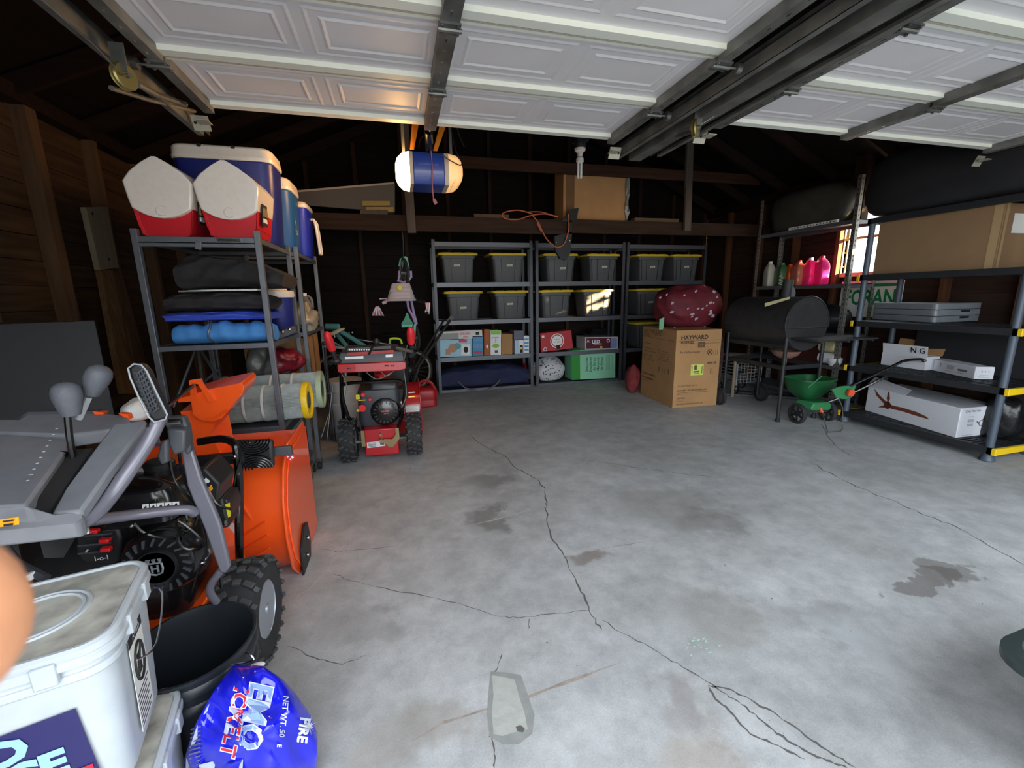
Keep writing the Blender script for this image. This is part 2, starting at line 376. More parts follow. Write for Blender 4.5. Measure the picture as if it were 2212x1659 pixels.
p = AX(1845, 300, 5.35); m = M(); m.bb(5.3, 5.4, p.y-.25, p.y-.1, 2.2, 3.0); trim(m, stud)
# window
wf = mat('window frame paint', S(206, 180, 130), .5)
m = M(); f = .05
m.bb(RW-.02, RW+.05, WY0, WY1, WZ0-f, WZ0+.0); m.bb(RW-.02, RW+.05, WY0, WY1, WZ1, WZ1+f); m.bb(RW-.02, RW+.05, WY0-f, WY0, WZ0-f, WZ1+f); m.bb(RW-.02, RW+.05, WY1, WY1+f, WZ0-f, WZ1+f)
m.bb(RW+.0, RW+.04, WY0, WY1, (WZ0+WZ1)/2-.015, (WZ0+WZ1)/2+.015)
w = struct('window_1', m, wf)
gm = bpy.data.materials.new('window glass'); gm.use_nodes = True; nt = gm.node_tree; nt.nodes.clear()
o_ = nt.nodes.new('ShaderNodeOutputMaterial'); mx = nt.nodes.new('ShaderNodeMixShader'); tr = nt.nodes.new('ShaderNodeBsdfTransparent'); gl = nt.nodes.new('ShaderNodeBsdfGlossy'); gl.inputs['Roughness'].default_value = .02
mx.inputs[0].default_value = .06; nt.links.new(tr.outputs[0], mx.inputs[1]); nt.links.new(gl.outputs[0], mx.inputs[2]); nt.links.new(mx.outputs[0], o_.inputs[0])
m = M(); m.bb(RW+.015, RW+.02, WY0, WY1, WZ0, WZ1); struct('window_pane', m, gm, parent=w)
# unseen blocks added behind the photographer to shade the doorways from the low sun
hs = mat('pale blocker siding', S(190, 186, 176), .8)
def sunblocker(x0, x1, h, lab):
    m = M(); m.bb(x0, x1, -14, -9.8, 0, h)
    T = thing('sunblocker', ((x0+x1)/2, -12, 0), lab, 'sunblocker'); part(T, 'wall', m, hs)
    r = M(); r.prism([(x0, -14.1, h), (x1, -14.1, h), (x1, -14.1, h+.05), (x0, -14.1, h+.05)], (0, 4.3, 0)); part(T, 'roof', r, roofm)
sunblocker(4.5, 12.75, 6.0, 'added low pale flat-roofed house across the driveway'); sunblocker(12.8, 18.6, 8.0, 'added tall pale house beside the low one across the driveway')

# unseen tree added beside the right wall; its leaves mask sun to the window
T = thing('sunblock_tree', (8.5, 1.35, -.02), 'unseen leafy tree added outside the right wall to break up the sun', 'tree')
m = M(); m.tube([(8.5, 1.35, -.02), (8.48, 1.3, 1.2), (8.55, 1.35, 2.8)], [.14, .11, .08], 10); part(T, 'trunk', m, wood('tree bark', S(80, 64, 50), 2, .3))
m = M(); rt = random.Random(3)
for k in range(1500):
    s_ = rt.uniform(-1.0, 1.15); z = 2.50+rt.uniform(0, 1)**1.3*2.2; low = 3.30 if -.10 < s_ < .42 else (2.15 if s_ < -.30 else 3.1)
    z = low+(z-2.5)*.85; p = V3(8.5+s_*.676+rt.uniform(-.5, .5)*.737, 1.35+s_*.737-rt.uniform(-.5, .5)*.676, z); a = V3(rt.gauss(0, 1), rt.gauss(0, 1), rt.gauss(0, 1)).normalized()*.13; b = a.orthogonal().normalized()*.09
    m.add([p-a, p+b, p+a, p-b], [(0, 1, 2, 3)])
lv_ = part(T, 'leaves', m, mat('leaf green', S(60, 96, 40), .7), flat=True)
# ---------------------------------------------------------------- garage doors
dw = mat('white door steel', S(222, 220, 224), .5, var=.04, scale=3); dwr = mat('white door rail', S(228, 231, 222), .5); dwe = mat('soiled door edge', S(180, 175, 160), .7, var=.2, scale=60)
def gdoor(n, x0, x1, y1, z, cen, dent=False):
    root = struct('door_%d' % n, M().bb(x0, x1, y1-2.13, y1, z+.045, z+.055), dw)
    for k in range(4):
        ya, yb = y1-(k+1)*.5325, y1-k*.5325-.008; m = M(); m.bb(x0, x1, ya, yb, z, z+.045)
        m.mi = 1; m.bb(x0, x1, ya, ya+.028, z-.02, z+.002); m.mi = 1; m.bb(x0, x1, yb-.05, yb, z-.022, z+.002); m.mi = 2; m.bb(x0, x1, yb-.002, yb+.004, z-.018, z+.03); m.bb(x0, x1, ya-.002, ya+.008, z-.021, z+.02); m.mi = 0
        W = (x1-x0-.3)/4
        for j in range(4):
            xa = x0+.09+j*(W+.04); xb = xa+W
            for ins, hh in ((0, .0035), (.055, .005)):
                a, b, c, d = xa+ins, xb-ins, ya+.085+ins, yb-.105-ins; w2 = .012
                m.add([(a, c, z), (b, c, z), (b, d, z), (a, d, z), (a+w2, c+w2, z-abs(hh)), (b-w2, c+w2, z-abs(hh)), (b-w2, d-w2, z-abs(hh)), (a+w2, d-w2, z-abs(hh)),
                       (a+2*w2, c+2*w2, z-.0005), (b-2*w2, c+2*w2, z-.0005), (b-2*w2, d-2*w2, z-.0005), (a+2*w2, d-2*w2, z-.0005)],
                      [(i, (i+1) % 4, 4+(i+1) % 4, 4+i) for i in range(4)]+[(4+i, 4+(i+1) % 4, 8+(i+1) % 4, 8+i) for i in range(4)])
        part(root, 'door_section', m, [dw, dwr, dwe], flat=True)
        for sx, sw in ((x0-.005, .05), (cen-.035, .07), (x1-.045, .05)):
            s = M(); s.bb(sx, sx+sw, ya+.008, yb, z-.05, z-.002); 
            s.mi = 1
            for q in range(5): s.bb(sx+sw*.4, sx+sw*.5, ya+.08+q*.09, ya+.10+q*.09, z-.0515, z-.049)
            part(root, 'stile', s, [galvd, chrome], flat=True)
        for sx in (x0+.02, cen, x1-.02):
            h = M(); h.bb(sx-.04, sx+.04, ya-.03, ya+.04, z-.058, z-.05); h.cyl((sx-.045, ya, z-.062), (sx+.045, ya, z-.062), .009, n=8)
            for dx in (-.03, .03):
                for dy in (-.02, .03): h.cyl((sx+dx, ya+dy, z-.058), (sx+dx, ya+dy, z-.064), .007, n=6)
            part(root, 'hinge', h, galv)
            if sx != cen:
                s_ = -1 if sx < cen else 1; q = M(); q.cyl((sx, ya, z-.06), (sx+s_*.1, ya, z-.06), .006, n=8); q.cyl((sx+s_*.075, ya, z-.06), (sx+s_*.10, ya, z-.06), .023, n=14); part(root, 'roller', q, galv)
    for sx, s_ in ((x0, -1), (x1, 1)):
        q = M(); q.bb(sx-.05 if s_ < 0 else sx-.01, sx+.01 if s_ < 0 else sx+.05, y1-.02, y1+.05, z-.09, z-.085); q.box((sx+s_*.05, y1+.06, z-.08), (.085, .004, .075), (25, 0, 0))
        for dx in (-.025, 0, .025): q.mi = 1; q.cyl((sx+s_*.05+dx, y1+.055, z-.08), (sx+s_*.05+dx, y1+.05, z-.082), .008, n=8); q.mi = 0
        part(root, 'top_bracket', q, [mat('zinc bracket', S(176, 174, 160), .5, .3), ink], flat=True)
    return root
gdoor(1, -.95, 1.50, 2.92, 2.46, .26); d2 = gdoor(2, 1.99, 4.44, 2.52, 2.46, 3.03)
# horizontal tracks (C channel) with angle iron above
def track(x, y1, s_, lab):
    T = thing('door_track', (x, 1.8, 2.35), lab, 'door track')
    m = M()
    for a, b, c, d in ((0, .004, -.032, .032), (0, .032, .028, .032), (0, .032, -.032, -.028), (.028, .032, .018, .032), (.028, .032, -.032, -.018)):
        xa, xb = sorted((x+s_*a, x+s_*b)); m.bb(xa, xb, FW, y1, 2.40+c, 2.40+d)
    part(T, 'channel', m, galvd, flat=True)
    m = M(); xa, xb = sorted((x+s_*.006, x+s_*.045)); m.bb(xa-.0, xb, FW, y1+.12, 2.45, 2.455); xa, xb = sorted((x+s_*.006, x+s_*.012)); m.bb(xa, xb, FW, y1+.12, 2.405, 2.45)
    part(T, 'angle_iron', m, galv, flat=True); return T
track(-1.05, 3.15, -1, 'left horizontal track of the left garage door'); track(1.60, 3.05, 1, 'right horizontal track of the left garage door'); track(1.90, 2.95, -1, 'left horizontal track of the right garage door, beside the pulley')
# long dark spring strut rails between the doors and at far left
m = M(); m.bb(1.70, 1.79, .4, 3.05, 2.36, 2.40); m.bb(1.70, 1.71, .4, 3.05, 2.40, 2.46); solo('support_rail', m, galvd, 'wide steel support rail between the tracks of the two garage doors', 'rail')
# pulleys and spring cables
brass = mat('brass pulley', S(150, 136, 84), .35, .8)
def pulley(p, ax, lab, bracket=True):
    T = thing('pulley', p, lab, 'pulley'); p = Vector(p)
    m = M(); m.lathe([(.012, -.014), (.045, -.014), (.05, -.008), (.036, 0), (.05, .008), (.045, .014), (.012, .014)], p, ax, 20); part(T, 'wheel', m, brass)
    m = M(); m.cyl(p-Vector(ax)*.03, p+Vector(ax)*.03, .009, n=8); m.box(p+V3(0, -.02, .06), (.05, .006, .1)); part(T, 'bracket', m, galv)
p1 = AY(1502, 277, 2.30); pulley(p1, (.6, -.8, 0), 'brass pulley hanging beside the rails between the doors')
p2 = AY(268, 165, 2.25); pulley(p2, (.9, -.4, 0), 'brass pulley at the left outside the left door track')
m = M(); m.tube([p1, AY(1600, 215, 2.15), AY(1700, 140, 1.85), AY(1850, 30, 1.45), AY(1960, -60, 1.2)], .0025, 6); solo('spring_cable', m, galv, 'thin steel cable running from the pulley under the right door', 'cable')
m = M(); m.tube([p2, AY(200, 95, 1.9), AY(90, 0, 1.6), AY(20, -60, 1.4)], .0025, 6); solo('spring_cable', m, galv, 'thin steel cable running up from the left pulley', 'cable')
m = M(); m.tube([AY(295, 180, 2.35), AY(340, 205, 2.6), AY(400, 225, 2.9)], .014, 8); m.tube([AY(240, 190, 2.3), AY(320, 215, 2.6), AY(420, 240, 3.0)], .01, 8); solo('safety_rod', m, galvd, 'dark steel spring rod beside the left pulley', 'rod')
m = M(); m.tube([AY(1385, 285, 2.9), AY(1420, 294, 2.8), AY(1470, 292, 2.5), AY(1500, 280, 2.3)], .012, 8, smooth=3); solo('spring_rod', m, galv, 'curved steel rod joining rail and right pulley', 'rod')
# ================================================================ LEFT: ROLLING RACKS AND WHAT STANDS ON THEM
def rack(x0, x1, y0, y1, lv, lab, casters=True):
    T = thing('steel_rack', ((x0+x1)/2, (y0+y1)/2, 0), lab, 'shelving rack', 'rolling steel racks along the left wall')
    zb = .09 if casters else 0; w = .032
    for x in (x0, x1-w):
        for y in (y0, y1-w):
            m = M(); m.bb(x, x+w, y, y+w, zb, 1.80); part(T, 'post', m, steel, bev=.003)
            if casters:
                c = M(); cx, cy = x+w/2, y+w/2; c.cyl((cx-.012, cy, .03), (cx+.012, cy, .03), .03, n=14); c.mi = 1
                c.bb(cx-.02, cx-.016, cy-.012, cy+.012, .02, .075); c.bb(cx+.016, cx+.02, cy-.012, cy+.012, .02, .075); c.bb(cx-.02, cx+.02, cy-.018, cy+.018, .075, .09); part(T, 'caster', c, [rubber, galv])
    for z in lv:
        m = M(); a, b, c, d = x0+w, x1-w, y0+w, y1-w
        m.bb(a, b, y0+.002, y0+.026, z-.03, z); m.bb(a, b, y1-.026, y1-.002, z-.03, z); m.bb(x0+.002, x0+.026, c, d, z-.03, z); m.bb(x1-.026, x1-.002, c, d, z-.03, z)
        m.mi = 1; n = 16
        m.bb(x0+.02, x1-.02, y0+.02, y1-.02, z-.008, z-.004)
        part(T, 'shelf', m, [steel, dgrey], bev=.002)
    if casters:
        m = M(); m.bb(x0+w, x1-w, y0-.004, y0+.016, 1.705, 1.725); m.box((x0+.32, y0-.006, 1.712), (.03, .014, .045), (0, 12, 0)); part(T, 'crossbar', m, steel, bev=.002)
        m = M(); m.bb(x1-.22, x1-.10, y0-.005, y0+.002, 1.737, 1.752); m.mi = 1; m.bb(x1-.205, x1-.125, y0-.007, y0+.0, 1.741, 1.748); part(T, 'latch', m, [chrome, ink])
    return T
rack(-1.39, -.755, 2.885, 3.65, (1.76, 1.15, .62, .2), 'front rolling grey steel rack holding the coolers and folded tarps')
rack(-1.39, -.715, 3.68, 4.49, (1.76, 1.15, .62), 'second grey steel rack, just behind the front one')
# flip-top coolers
cred = mat('cooler red', S(200, 26, 40), .42, var=.04, scale=30); cwh = mat('cooler white', S(238, 228, 220), .3, coat=.2, var=.03, scale=40)
cnavy = mat('cooler navy', S(30, 40, 122), .4, var=.05, scale=20); cblue = mat('cooler mid blue', S(34, 92, 160), .4); cblu2 = mat('cooler bright blue', S(30, 50, 190), .4)
def flip_cooler(loc, lab, rz=0):
    T = thing('flip_top_cooler', loc, lab, 'cooler', 'red and white flip-top coolers', R(rz)); D = .30
    def ring(y, s, zs):
        P = []
        for a, z in ((.10, 0), (.125, .012), (.133, .05), (.137, .052), (.148, .12), (.160, .20), (.168, .262)): P.append((a*s, z))
        return [V3(a*.935, y, z+zs) for a, z in P]+[V3(-a*.935, y, z+zs) for a, z in P[::-1]]
    b = M(); b.loft([ring(-D/2+.012, .93, .0), ring(-D/2, 1, 0), ring(D/2, 1, 0), ring(D/2-.0, .93, 0)]); part(T, 'body', b, cred, local=True, bev=.004)
    def lr(y, s):
        P = [(-.152*s, .150), (-.163*s, .20), (-.176*s, .285), (-.135*s, .335), (-.07*s, .383), (-.012*s, .415), (.012*s, .415), (.07*s, .383), (.135*s, .335), (.176*s, .285), (.163*s, .20), (.152*s, .150)]
        P += [(x*s, .098+.052*(abs(x)/.15)**2.2) for x in (.125, .09, .045, 0, -.045, -.09, -.125)]
        return [V3(a*.94, y, z) for a, z in P]
    l = M(); l.loft([lr(-D/2-.018, .95), lr(-D/2-.010, 1), lr(D/2+.010, 1), lr(D/2+.018, .95)]); L = part(T, 'lid', l, cwh, local=True, bev=.004)
    k = M(); k.lathe([(.0, -.006), (.024, -.006), (.028, 0), (.028, .004)], (0, -D/2-.02, .135), (0, 1, 0), 20); part(L, 'release_button', k, cwh, local=True)
    s = M(); sx = .147; s.prism([(sx, -.11, .08), (sx+.004, -.02, .08), (sx+.012, -.02, .2), (sx+.010, -.11, .2)], (.004, 0, 0)); s.mi = 1; s.bb(sx+.008, sx+.0175, -.10, -.03, .13, .18); s.mi = 2; s.bb(sx+.006, sx+.0135, -.1, -.04, .095, .12)
    part(T, 'label', s, [ink, mat('cooler label brown', S(150, 120, 80), .5), paper], local=True)
    return T
c1 = flip_cooler((-1.233, 3.08, 1.763), 'red flip-top cooler with white tent lid, left of the pair at the shelf front')
c2 = flip_cooler((-.902, 3.08, 1.763), 'red flip-top cooler with white tent lid and side label, right of the pair')
def chest(loc, w, d, h, mb, lab, name='cooler', lidh=.085, notch=False, handle=False, r=.07, group=None):
    T = thing(name, loc, lab, 'cooler', group); x0, y0, z0 = 0, 0, 0
    b = M(); b.loft([[V3(a, c, 0) for a, c in rrect(w*.86, d*.84, r*.8)], [V3(a, c, .02) for a, c in rrect(w*.9, d*.88, r)], [V3(a, c, h-lidh) for a, c in rrect(w, d, r)]]); part(T, 'body', b, mb, local=True, bev=.006)
    l = M(); L = [[V3(a, c, h-lidh+z) for a, c in rrect(w+o, d+o, r)] for o, z in ((.012, 0), (.016, .02), (.016, .022), (.01, .03), (.004, lidh-.012), (-.02, lidh))]
    l.loft(L)
    if notch:
        l.mi = 1
        for nx in (-.11, .075): l.bb(nx-.012, nx+.012, -d/2-.006, -d/2+.1, h-.02, h+.001)
    part(T, 'lid', l, [cwh, ink], local=True, bev=.005)
    if handle:
        g = M(); x = w/2+.012
        g.tube([(x, -.045, h-.13), (x+.03, -.05, h-.15), (x+.045, -.05, .06), (x+.04, -.03, .035), (x+.04, .03, .035), (x+.045, .05, .06), (x+.03, .05, h-.15), (x, .045, h-.13)], .011, 8, smooth=3); part(T, 'handle', g, cwh, local=True)
    return T
chest((-1.01, 3.40, 1.763), .56, .31, .59, cnavy, 'large navy chest cooler with white lid notched at the top, behind the red coolers', notch=True)
T = chest((-.90, 3.82, 1.763), .36, .36, .52, cblue, 'mid-blue cooler with cream lid behind the large navy cooler')
m = M(); 
for k, t in enumerate(('II', 'ICE')): m.text(t, .05, (.175, -.04+.0*k, .22-.07*k), (0, 1, 0), (0, 0, 1))
part(T, 'lettering', m, white, local=True)
chest((-.86, 4.22, 1.763), .34, .30, .44, cblu2, 'small bright blue cooler with white swing handle at the far end of the rack top', lidh=.05, handle=True, r=.05)
# folded textiles on the middle shelf
def fold(name, x0, x1, y0, y1, z0, z1, mt, lab, cat, seed, lay=5, amp=.012, taper=None, yshift=0, droop=0):
    rnd = random.Random(seed); m = M(); n = 40; L = []; ph = [rnd.uniform(0, 6) for _ in range(8)]
    for i in range(n+1):
        t = i/n; x = x0+(x1-x0)*t; e = min(1, math.sin(math.pi*min(1, max(0, .06+t*.88)))**.2); tp = taper(t) if taper else 1
        h = (z1-z0)*tp*e*(1+.06*math.sin(9*t+ph[0])); yc = (y0+y1)/2+yshift*math.sin(5*t+ph[1]); w = (y1-y0)/2*(.92+.08*e); ring = []
        for k in range(48):
            a = 2*math.pi*k/48; ca, sa = math.cos(a), math.sin(a); sq = lambda v: math.copysign(abs(v)**.55, v)
            wr = amp*math.sin(lay*math.pi*(sa+1)+ph[2]+3*t)*abs(ca)**.4 + amp*.6*math.sin(14*t+5*a+ph[3]) + amp*1.1*(abs(math.sin(5*t*math.pi+3*a+ph[6]))-.5)
            ring.append(V3(x+.012*math.sin(3*a+ph[4]), yc+sq(ca)*w+wr*math.copysign(1, ca), max(z0, z0+h/2+sq(sa)*h/2*(1+.05*math.sin(7*t+ph[5])+.10*(sa > .2)*(abs(math.sin(9*t+2.5*ca+ph[7]))-.5))) - droop*math.sin(math.pi*t)))
        L.append(ring)
    m.loft(L); return solo(name, m, mt, lab, cat, ang=60)
fblk = mat('black fabric', S(44, 42, 44), .95, var=.2, scale=30, bump=.4); fblu = mat('royal blue fabric', S(58, 84, 200), .7, var=.15, scale=20, bump=.3)
ffoam = mat('light blue foam roll', S(70, 140, 214), .75, var=.12, scale=18, bump=.4); fdk = mat('dark folded tarp', S(40, 38, 42), .85, var=.2, scale=16, bump=.4)
m = M(); L = []
for i in range(25):
    t = i/24; x = -1.3+.54*t; rr = .062*(.85+.15*math.sin(math.pi*t))*(1+.07*math.sin(t*17)+.05*math.sin(t*41)); L.append([V3(x, 3.0+rr*1.35*math.cos(2*math.pi*k/24)*(1+.04*math.sin(5*k)), 1.152+rr+rr*math.sin(2*math.pi*k/24)*(1+.03*math.sin(7*k+t*4))) for k in range(24)])
m.loft(L); T = thing('foam_roll', (-1.03, 3.0, 1.15), 'light blue rolled mat tied with a grey band on the middle rack shelf', 'mat'); part(T, 'roll', m, ffoam, ang=60)
m = M(); m.tube([(-1.10+.008*math.sin(k), 3.0+.088*math.cos(2*math.pi*k/20), 1.216+.067*math.sin(2*math.pi*k/20)) for k in range(20)], .006, 6, True); part(T, 'band', m, steel)
fold('folded_tarp', -1.34, -.80, 2.95, 3.34, 1.285, 1.345, fblu, 'royal blue folded tarp lying on the light blue rolled mat', 'tarp', 3, 3, .008)
fold('folded_cover', -1.32, -.79, 2.94, 3.34, 1.35, 1.46, fdk, 'thick black folded cover under the green board', 'cover', 4, 3, .008)
m = M(); pl = [(395, 645), (430, 638), (480, 638), (530, 645), (575, 652), (560, 657), (470, 657), (420, 652)]
b = [AY(a, c, 2.93+(657-c)*.02) for a, c in pl]; zz = 1.462
m.prism([V3(p.x, 2.92+(657-c)*.018, zz) for p, (a, c) in zip(b, pl)], (0, 0, .008)); m.mi = 1
m.tube([V3(p.x, 2.92+(657-c)*.018, zz+.004) for p, (a, c) in zip(b, pl)], .0055, 6, True)
solo('green_board', m, [mat('dark green board', S(46, 60, 50), .6), white], 'dark green flat board with white rim between black covers on the rack', 'board')
fold('folded_blanket', -1.25, -.68, 2.98, 3.34, 1.478, 1.69, fblk, 'loose black blanket heaped on top of the stack on the rack shelf', 'blanket', 8, 2, .014, lambda t: 1.0 if t < .3 else 1.0-.42*(t-.3)/.7)
# jugs and bags at the right of the shelf
T = thing('beverage_cooler', (-.845, 3.47, 1.15), 'round blue drink cooler with white screw lid on the rack shelf', 'drink cooler')
m = M(); m.lathe([(.085, 0), (.09, .01), (.098, .25), (.098, .27)], (-.845, 3.47, 1.152), n=24); part(T, 'body', m, cnavy)
m = M(); m.lathe([(.11, .27), (.115, .285), (.112, .315), (.07, .32), (.068, .355), (.05, .375)], (-.845, 3.47, 1.152), n=24); part(T, 'lid', m, cwh)
gj = mat('grey plastic jug', S(108, 110, 112), .4, var=.1)
def jug(loc, w, d, h, mt, capm, lab, rz=0, cat='jug', grp=None, hl=None, name='plastic_jug', lbl=None):
    T = thing(name, loc, lab, cat, grp, R(rz)); m = M(); r = min(w, d)*.22
    L = [[V3(a*s, b*s2, z) for a, b in rrect(w, d, r)] for s, s2, z in ((.9, .9, 0), (1, 1, .01), (1, 1, h*.35), (.96, .97, h*.37), (1, 1, h*.4), (1, 1, h*.62), (.86, .9, h*.75), (.5, .6, h*.88), (.3, .38, h*.92), (.3, .38, h*.94))]
    m.loft(L); part(T, 'body', m, mt, local=True, ang=50)
    m = M(); m.lathe([(.024, 0), (.026, .004), (.026, .026), (.022, .03)], (0, 0, h*.93), n=16); part(T, 'cap', m, capm, local=True)
    m = M(); m.tube([(.0+w*.10, 0, h*.9), (w*.3, 0, h*.93), (w*.46, 0, h*.82), (w*.47, 0, h*.62)], .012, 8, smooth=4); part(T, 'handle', m, hl or mt, local=True)
    if lbl: m = M(); m.bb(-w*.42, w*.42, -d/2-.002, -d/2+.01, h*.12, h*.32); part(T, 'label', m, lbl, local=True)
    return T
jug((-.78, 4.05, 1.152), .13, .13, .30, gj, white, 'grey handled jug on the second rack beside the plastic bag')
pb = mat('clear crumpled plastic', S(178, 168, 150), .2, trans=.35, var=.3, scale=12, bump=1)
def lump(name, c, rad, mt, lab, cat, seed, amp=.18, rot=None, grp=None, fl=True, nu=44, nv=28, parts=None, f=3.0, fine=.25, boxy=0):
    rnd = random.Random(seed); K = [(Vector((rnd.gauss(0, 1), rnd.gauss(0, 1), rnd.gauss(0, 1)))*f, rnd.uniform(0, 6)) for _ in range(9)]
    def fn(d): return 1+amp*(sum(math.sin(k.dot(d)+p) for k, p in K)/4.5 + fine*sum(abs(math.sin(2.6*k.dot(d)+2*p)) for k, p in K)/3 - fine*1.5)
    g0 = fn
    if boxy: fn = lambda d: g0(d)*((abs(d.x)**5+abs(d.y)**5+abs(d.z)**5)**(-.2)*boxy+(1-boxy))
    m = M(); m.ell(c, rad, rot, nu, nv, fn)
    z0 = c[2]-rad[2]*.86
    if fl: m.v = [Vector((p.x, p.y, max(p.z, z0))) for p in m.v]
    return solo(name, m, mt, lab, cat, grp, ang=70)
lump('plastic_bag', (-.735, 3.86, 1.255), (.07, .13, .12), pb, 'clear crumpled plastic bag sticking out between the rack posts', 'bag', 5, .35)
T = thing('clamp_bracket', (-.80, 3.2, 1.15), 'black clamp with two shiny bolts at the end of the blue roll', 'clamp')
m = M(); m.box((-.76, 3.24, 1.185), (.13, .03, .05), (0, -20, 30)); m.box((-.72, 3.3, 1.2), (.03, .1, .04), (10, 0, 0)); part(T, 'clamp_body', m, dgrey, bev=.006)
for q in ((-.775, 3.21, 1.19), (-.735, 3.235, 1.205)): m = M(); m.ell(q, (.012, .012, .012), nu=10, nv=6); part(T, 'bolt', m, chrome)
# third shelf: pleated filters
pl_ = mat('grey pleated filter', S(168, 176, 176), .8, var=.12, scale=30); grn_ = mat('pale green filter cap', S(158, 178, 150), .5)
def filt(a, b, r, capm, lab):
    a, b = Vector(a), Vector(b); ax = (b-a).normalized(); u = V3(0, 0, 1); w = ax.cross(u); n = 160
    T = thing('pool_filter', (a+b)/2-V3(0, 0, r), lab, 'filter cartridge', 'pleated filter cartridges on the rack')
    m = M(); m.loft([[p+(u*math.cos(2*math.pi*k/n)+w*math.sin(2*math.pi*k/n))*(r*(.93 if k % 2 else .985)) for k in range(n)] for p in (a, b)]); part(T, 'pleats', m, pl_, flat=True)
    for t in (.28, .5, .72): p = a.lerp(b, t); m = M(); m.lathe([(r*.985, -.007), (r+.003, -.007), (r+.003, .007), (r*.985, .007)], p, ax, 40, True); part(T, 'strap', m, white)
    for p, s in ((a, -1), (b, 1)):
        m = M(); m.lathe([(r*.5, 0), (r*.55, s*.016), (r*.8, s*.012), (r*.9, s*.022), (r+.002, s*.022), (r+.006, s*.012), (r+.006, -s*.012), (r*.9, -s*.012)], p, ax, 40); part(T, 'end_cap', m, capm)
    m = M(); m.lathe([(r*.5, .012), (r*.46, .016), (r*.3, .018)], b, ax, 30); part(T, 'core', m, dgrey)
    return T
filt((-1.12, 3.04, .742), (-.64, 3.045, .742), .118, yel, 'grey pleated filter with a yellow end ring, nearer the camera')
filt((-1.2, 3.31, .755), (-.60, 3.33, .755), .13, grn_, 'grey pleated filter with a pale green end cap, behind the yellow one')
# clutter between shelves
cl = mat('transparent grey wrap', S(96, 96, 96), .3, var=.4, scale=14, bump=1)
lump('plastic_bundle', (-.98, 3.55, .86), (.13, .09, .2), cl, 'crumpled dark plastic bundle behind the filters', 'bundle', 11, .4)
lump('wrapped_package', (-.83, 3.52, .95), (.10, .10, .09), mat('maroon wrapper', S(120, 24, 44), .3, var=.5, scale=20, bump=1), 'shiny maroon wrapped package on top of the filters', 'package', 12, .35, fl=False)
T = thing('cardboard_carton', (-.96, 4.08, .62), 'dark brown carton on the second rack below the plastic bag', 'box')
m = M(); m.bb(-1.2, -.73, 3.76, 4.2, .625, 1.10); m.bb(-.735, -.73, 3.76, 4.2, 1.1, 1.11); part(T, 'carton', m, card, bev=.004)
m = M(); m.bb(-.731, -.729, 3.95, 4.0, .625, 1.10); part(T, 'tape', m, cardd)
T = thing('folding_chair', (-1.2, 3.35, .62), 'folded camp chair frame behind the orange chute', 'chair')
for k, (a, b) in enumerate((((420, 760), (375, 880)), ((428, 755), (440, 850)), ((432, 755), (480, 830)), ((400, 860), (470, 800)))):
    m = M(); m.cyl(AY(*a, 3.5), AY(*b, 3.3), .009, n=8); part(T, 'frame_tube', m, steel)
lump('white_bag', AY(300, 885, 2.35), (.06, .08, .05), white, 'white plastic bag between the orange snow blower and rack', 'bag', 6, .2, fl=False)
# bottom: galvanised box, pallet
T = thing('galvanised_bin', (-.9, 3.35, .2), 'galvanised metal bin with small holes on the bottom rack shelf', 'bin')
m = M(); m.loft([[V3(-.93+a, 3.38+b, z) for a, b in rrect(.28*s, .4*s, .03)] for s, z in ((.85, .202), (1, .5), (1.03, .505))]); part(T, 'bin_body', m, mat('zinc sheet', S(124, 134, 138), .5, .2, var=.2, scale=6), bev=.003)
m = M(); 
for k in range(6): m.bb(-.795, -.788, 3.25+k*.04, 3.257+k*.04, .40, .407); m.bb(-.80, -.793, 3.25+k*.04, 3.257+k*.04, .34, .347)
part(T, 'hole_row', m, ink)
pw = wood('weathered pallet plank', S(120, 104, 88), 1, .25)
T = thing('wood_pallet', (-1.05, 3.0, 0), 'weathered wooden pallet on the floor under the front rack', 'pallet')
for k in range(5): m = M(); m.bb(-1.33+k*.12, -1.23+k*.12, 2.95, 3.55, .10, .125); part(T, 'plank', m, pw)
for y in (3.0, 3.25, 3.5): m = M(); m.bb(-1.33, -.76, y-.04, y+.04, 0, .1); part(T, 'runner', m, pw)
T = thing('bucket_stack', (-.57, 4.42, 0), 'white buckets nested in a stack with black triangle pattern, behind the red snow blower', 'bucket')
m = M(); m.lathe([(.125, 0), (.15, .36), (.158, .36), (.158, .40), (.15, .41), (.152, .48), (.16, .48), (.16, .52), (.151, .53), (.153, .60), (.163, .60), (.163, .63)], (-.57, 4.42, 0), n=28)
part(T, 'bucket_body', m, mat('off-white bucket', S(190, 192, 196), .5))
m = M()
for k in range(9):
    a = R(-120+k*18); 
    for q in range(2):
        a2 = a+R(9)*q; z = .12+.09*q; p = V3(-.57, 4.42, 0); rr = .137+z*.05
        m.add([p+V3(math.cos(a2)*rr, math.sin(a2)*rr, z), p+V3(math.cos(a2+.2)*rr, math.sin(a2+.2)*rr, z+.01), p+V3(math.cos(a2+.1)*(rr+.004), math.sin(a2+.1)*(rr+.004), z+.06)], [(0, 1, 2)])
part(T, 'pattern', m, ink)
T = thing('folded_trolley', (-.66, 3.9, 0), 'folded black hand trolley standing between rack and red snow blower', 'trolley')
m = M(); m.tube([AY(702, 745, 3.75), AY(704, 790, 3.75), AY(715, 880, 3.75), AY(722, 950, 3.75)], .011, 8); part(T, 'handle_tube', m, blk)
m = M(); m.cyl(AY(718, 835, 3.7), AY(706, 950, 3.72), .006, n=8); m.cyl(AY(698, 850, 3.7), AY(735, 848, 3.7), .005, n=8); m.cyl(AY(710, 895, 3.7), AY(694, 945, 3.7), .005, n=8); part(T, 'strut', m, chrome)
m = M(); m.ell(AY(701, 742, 3.75), (.022, .022, .02), nu=12, nv=8); part(T, 'knob', m, blk)
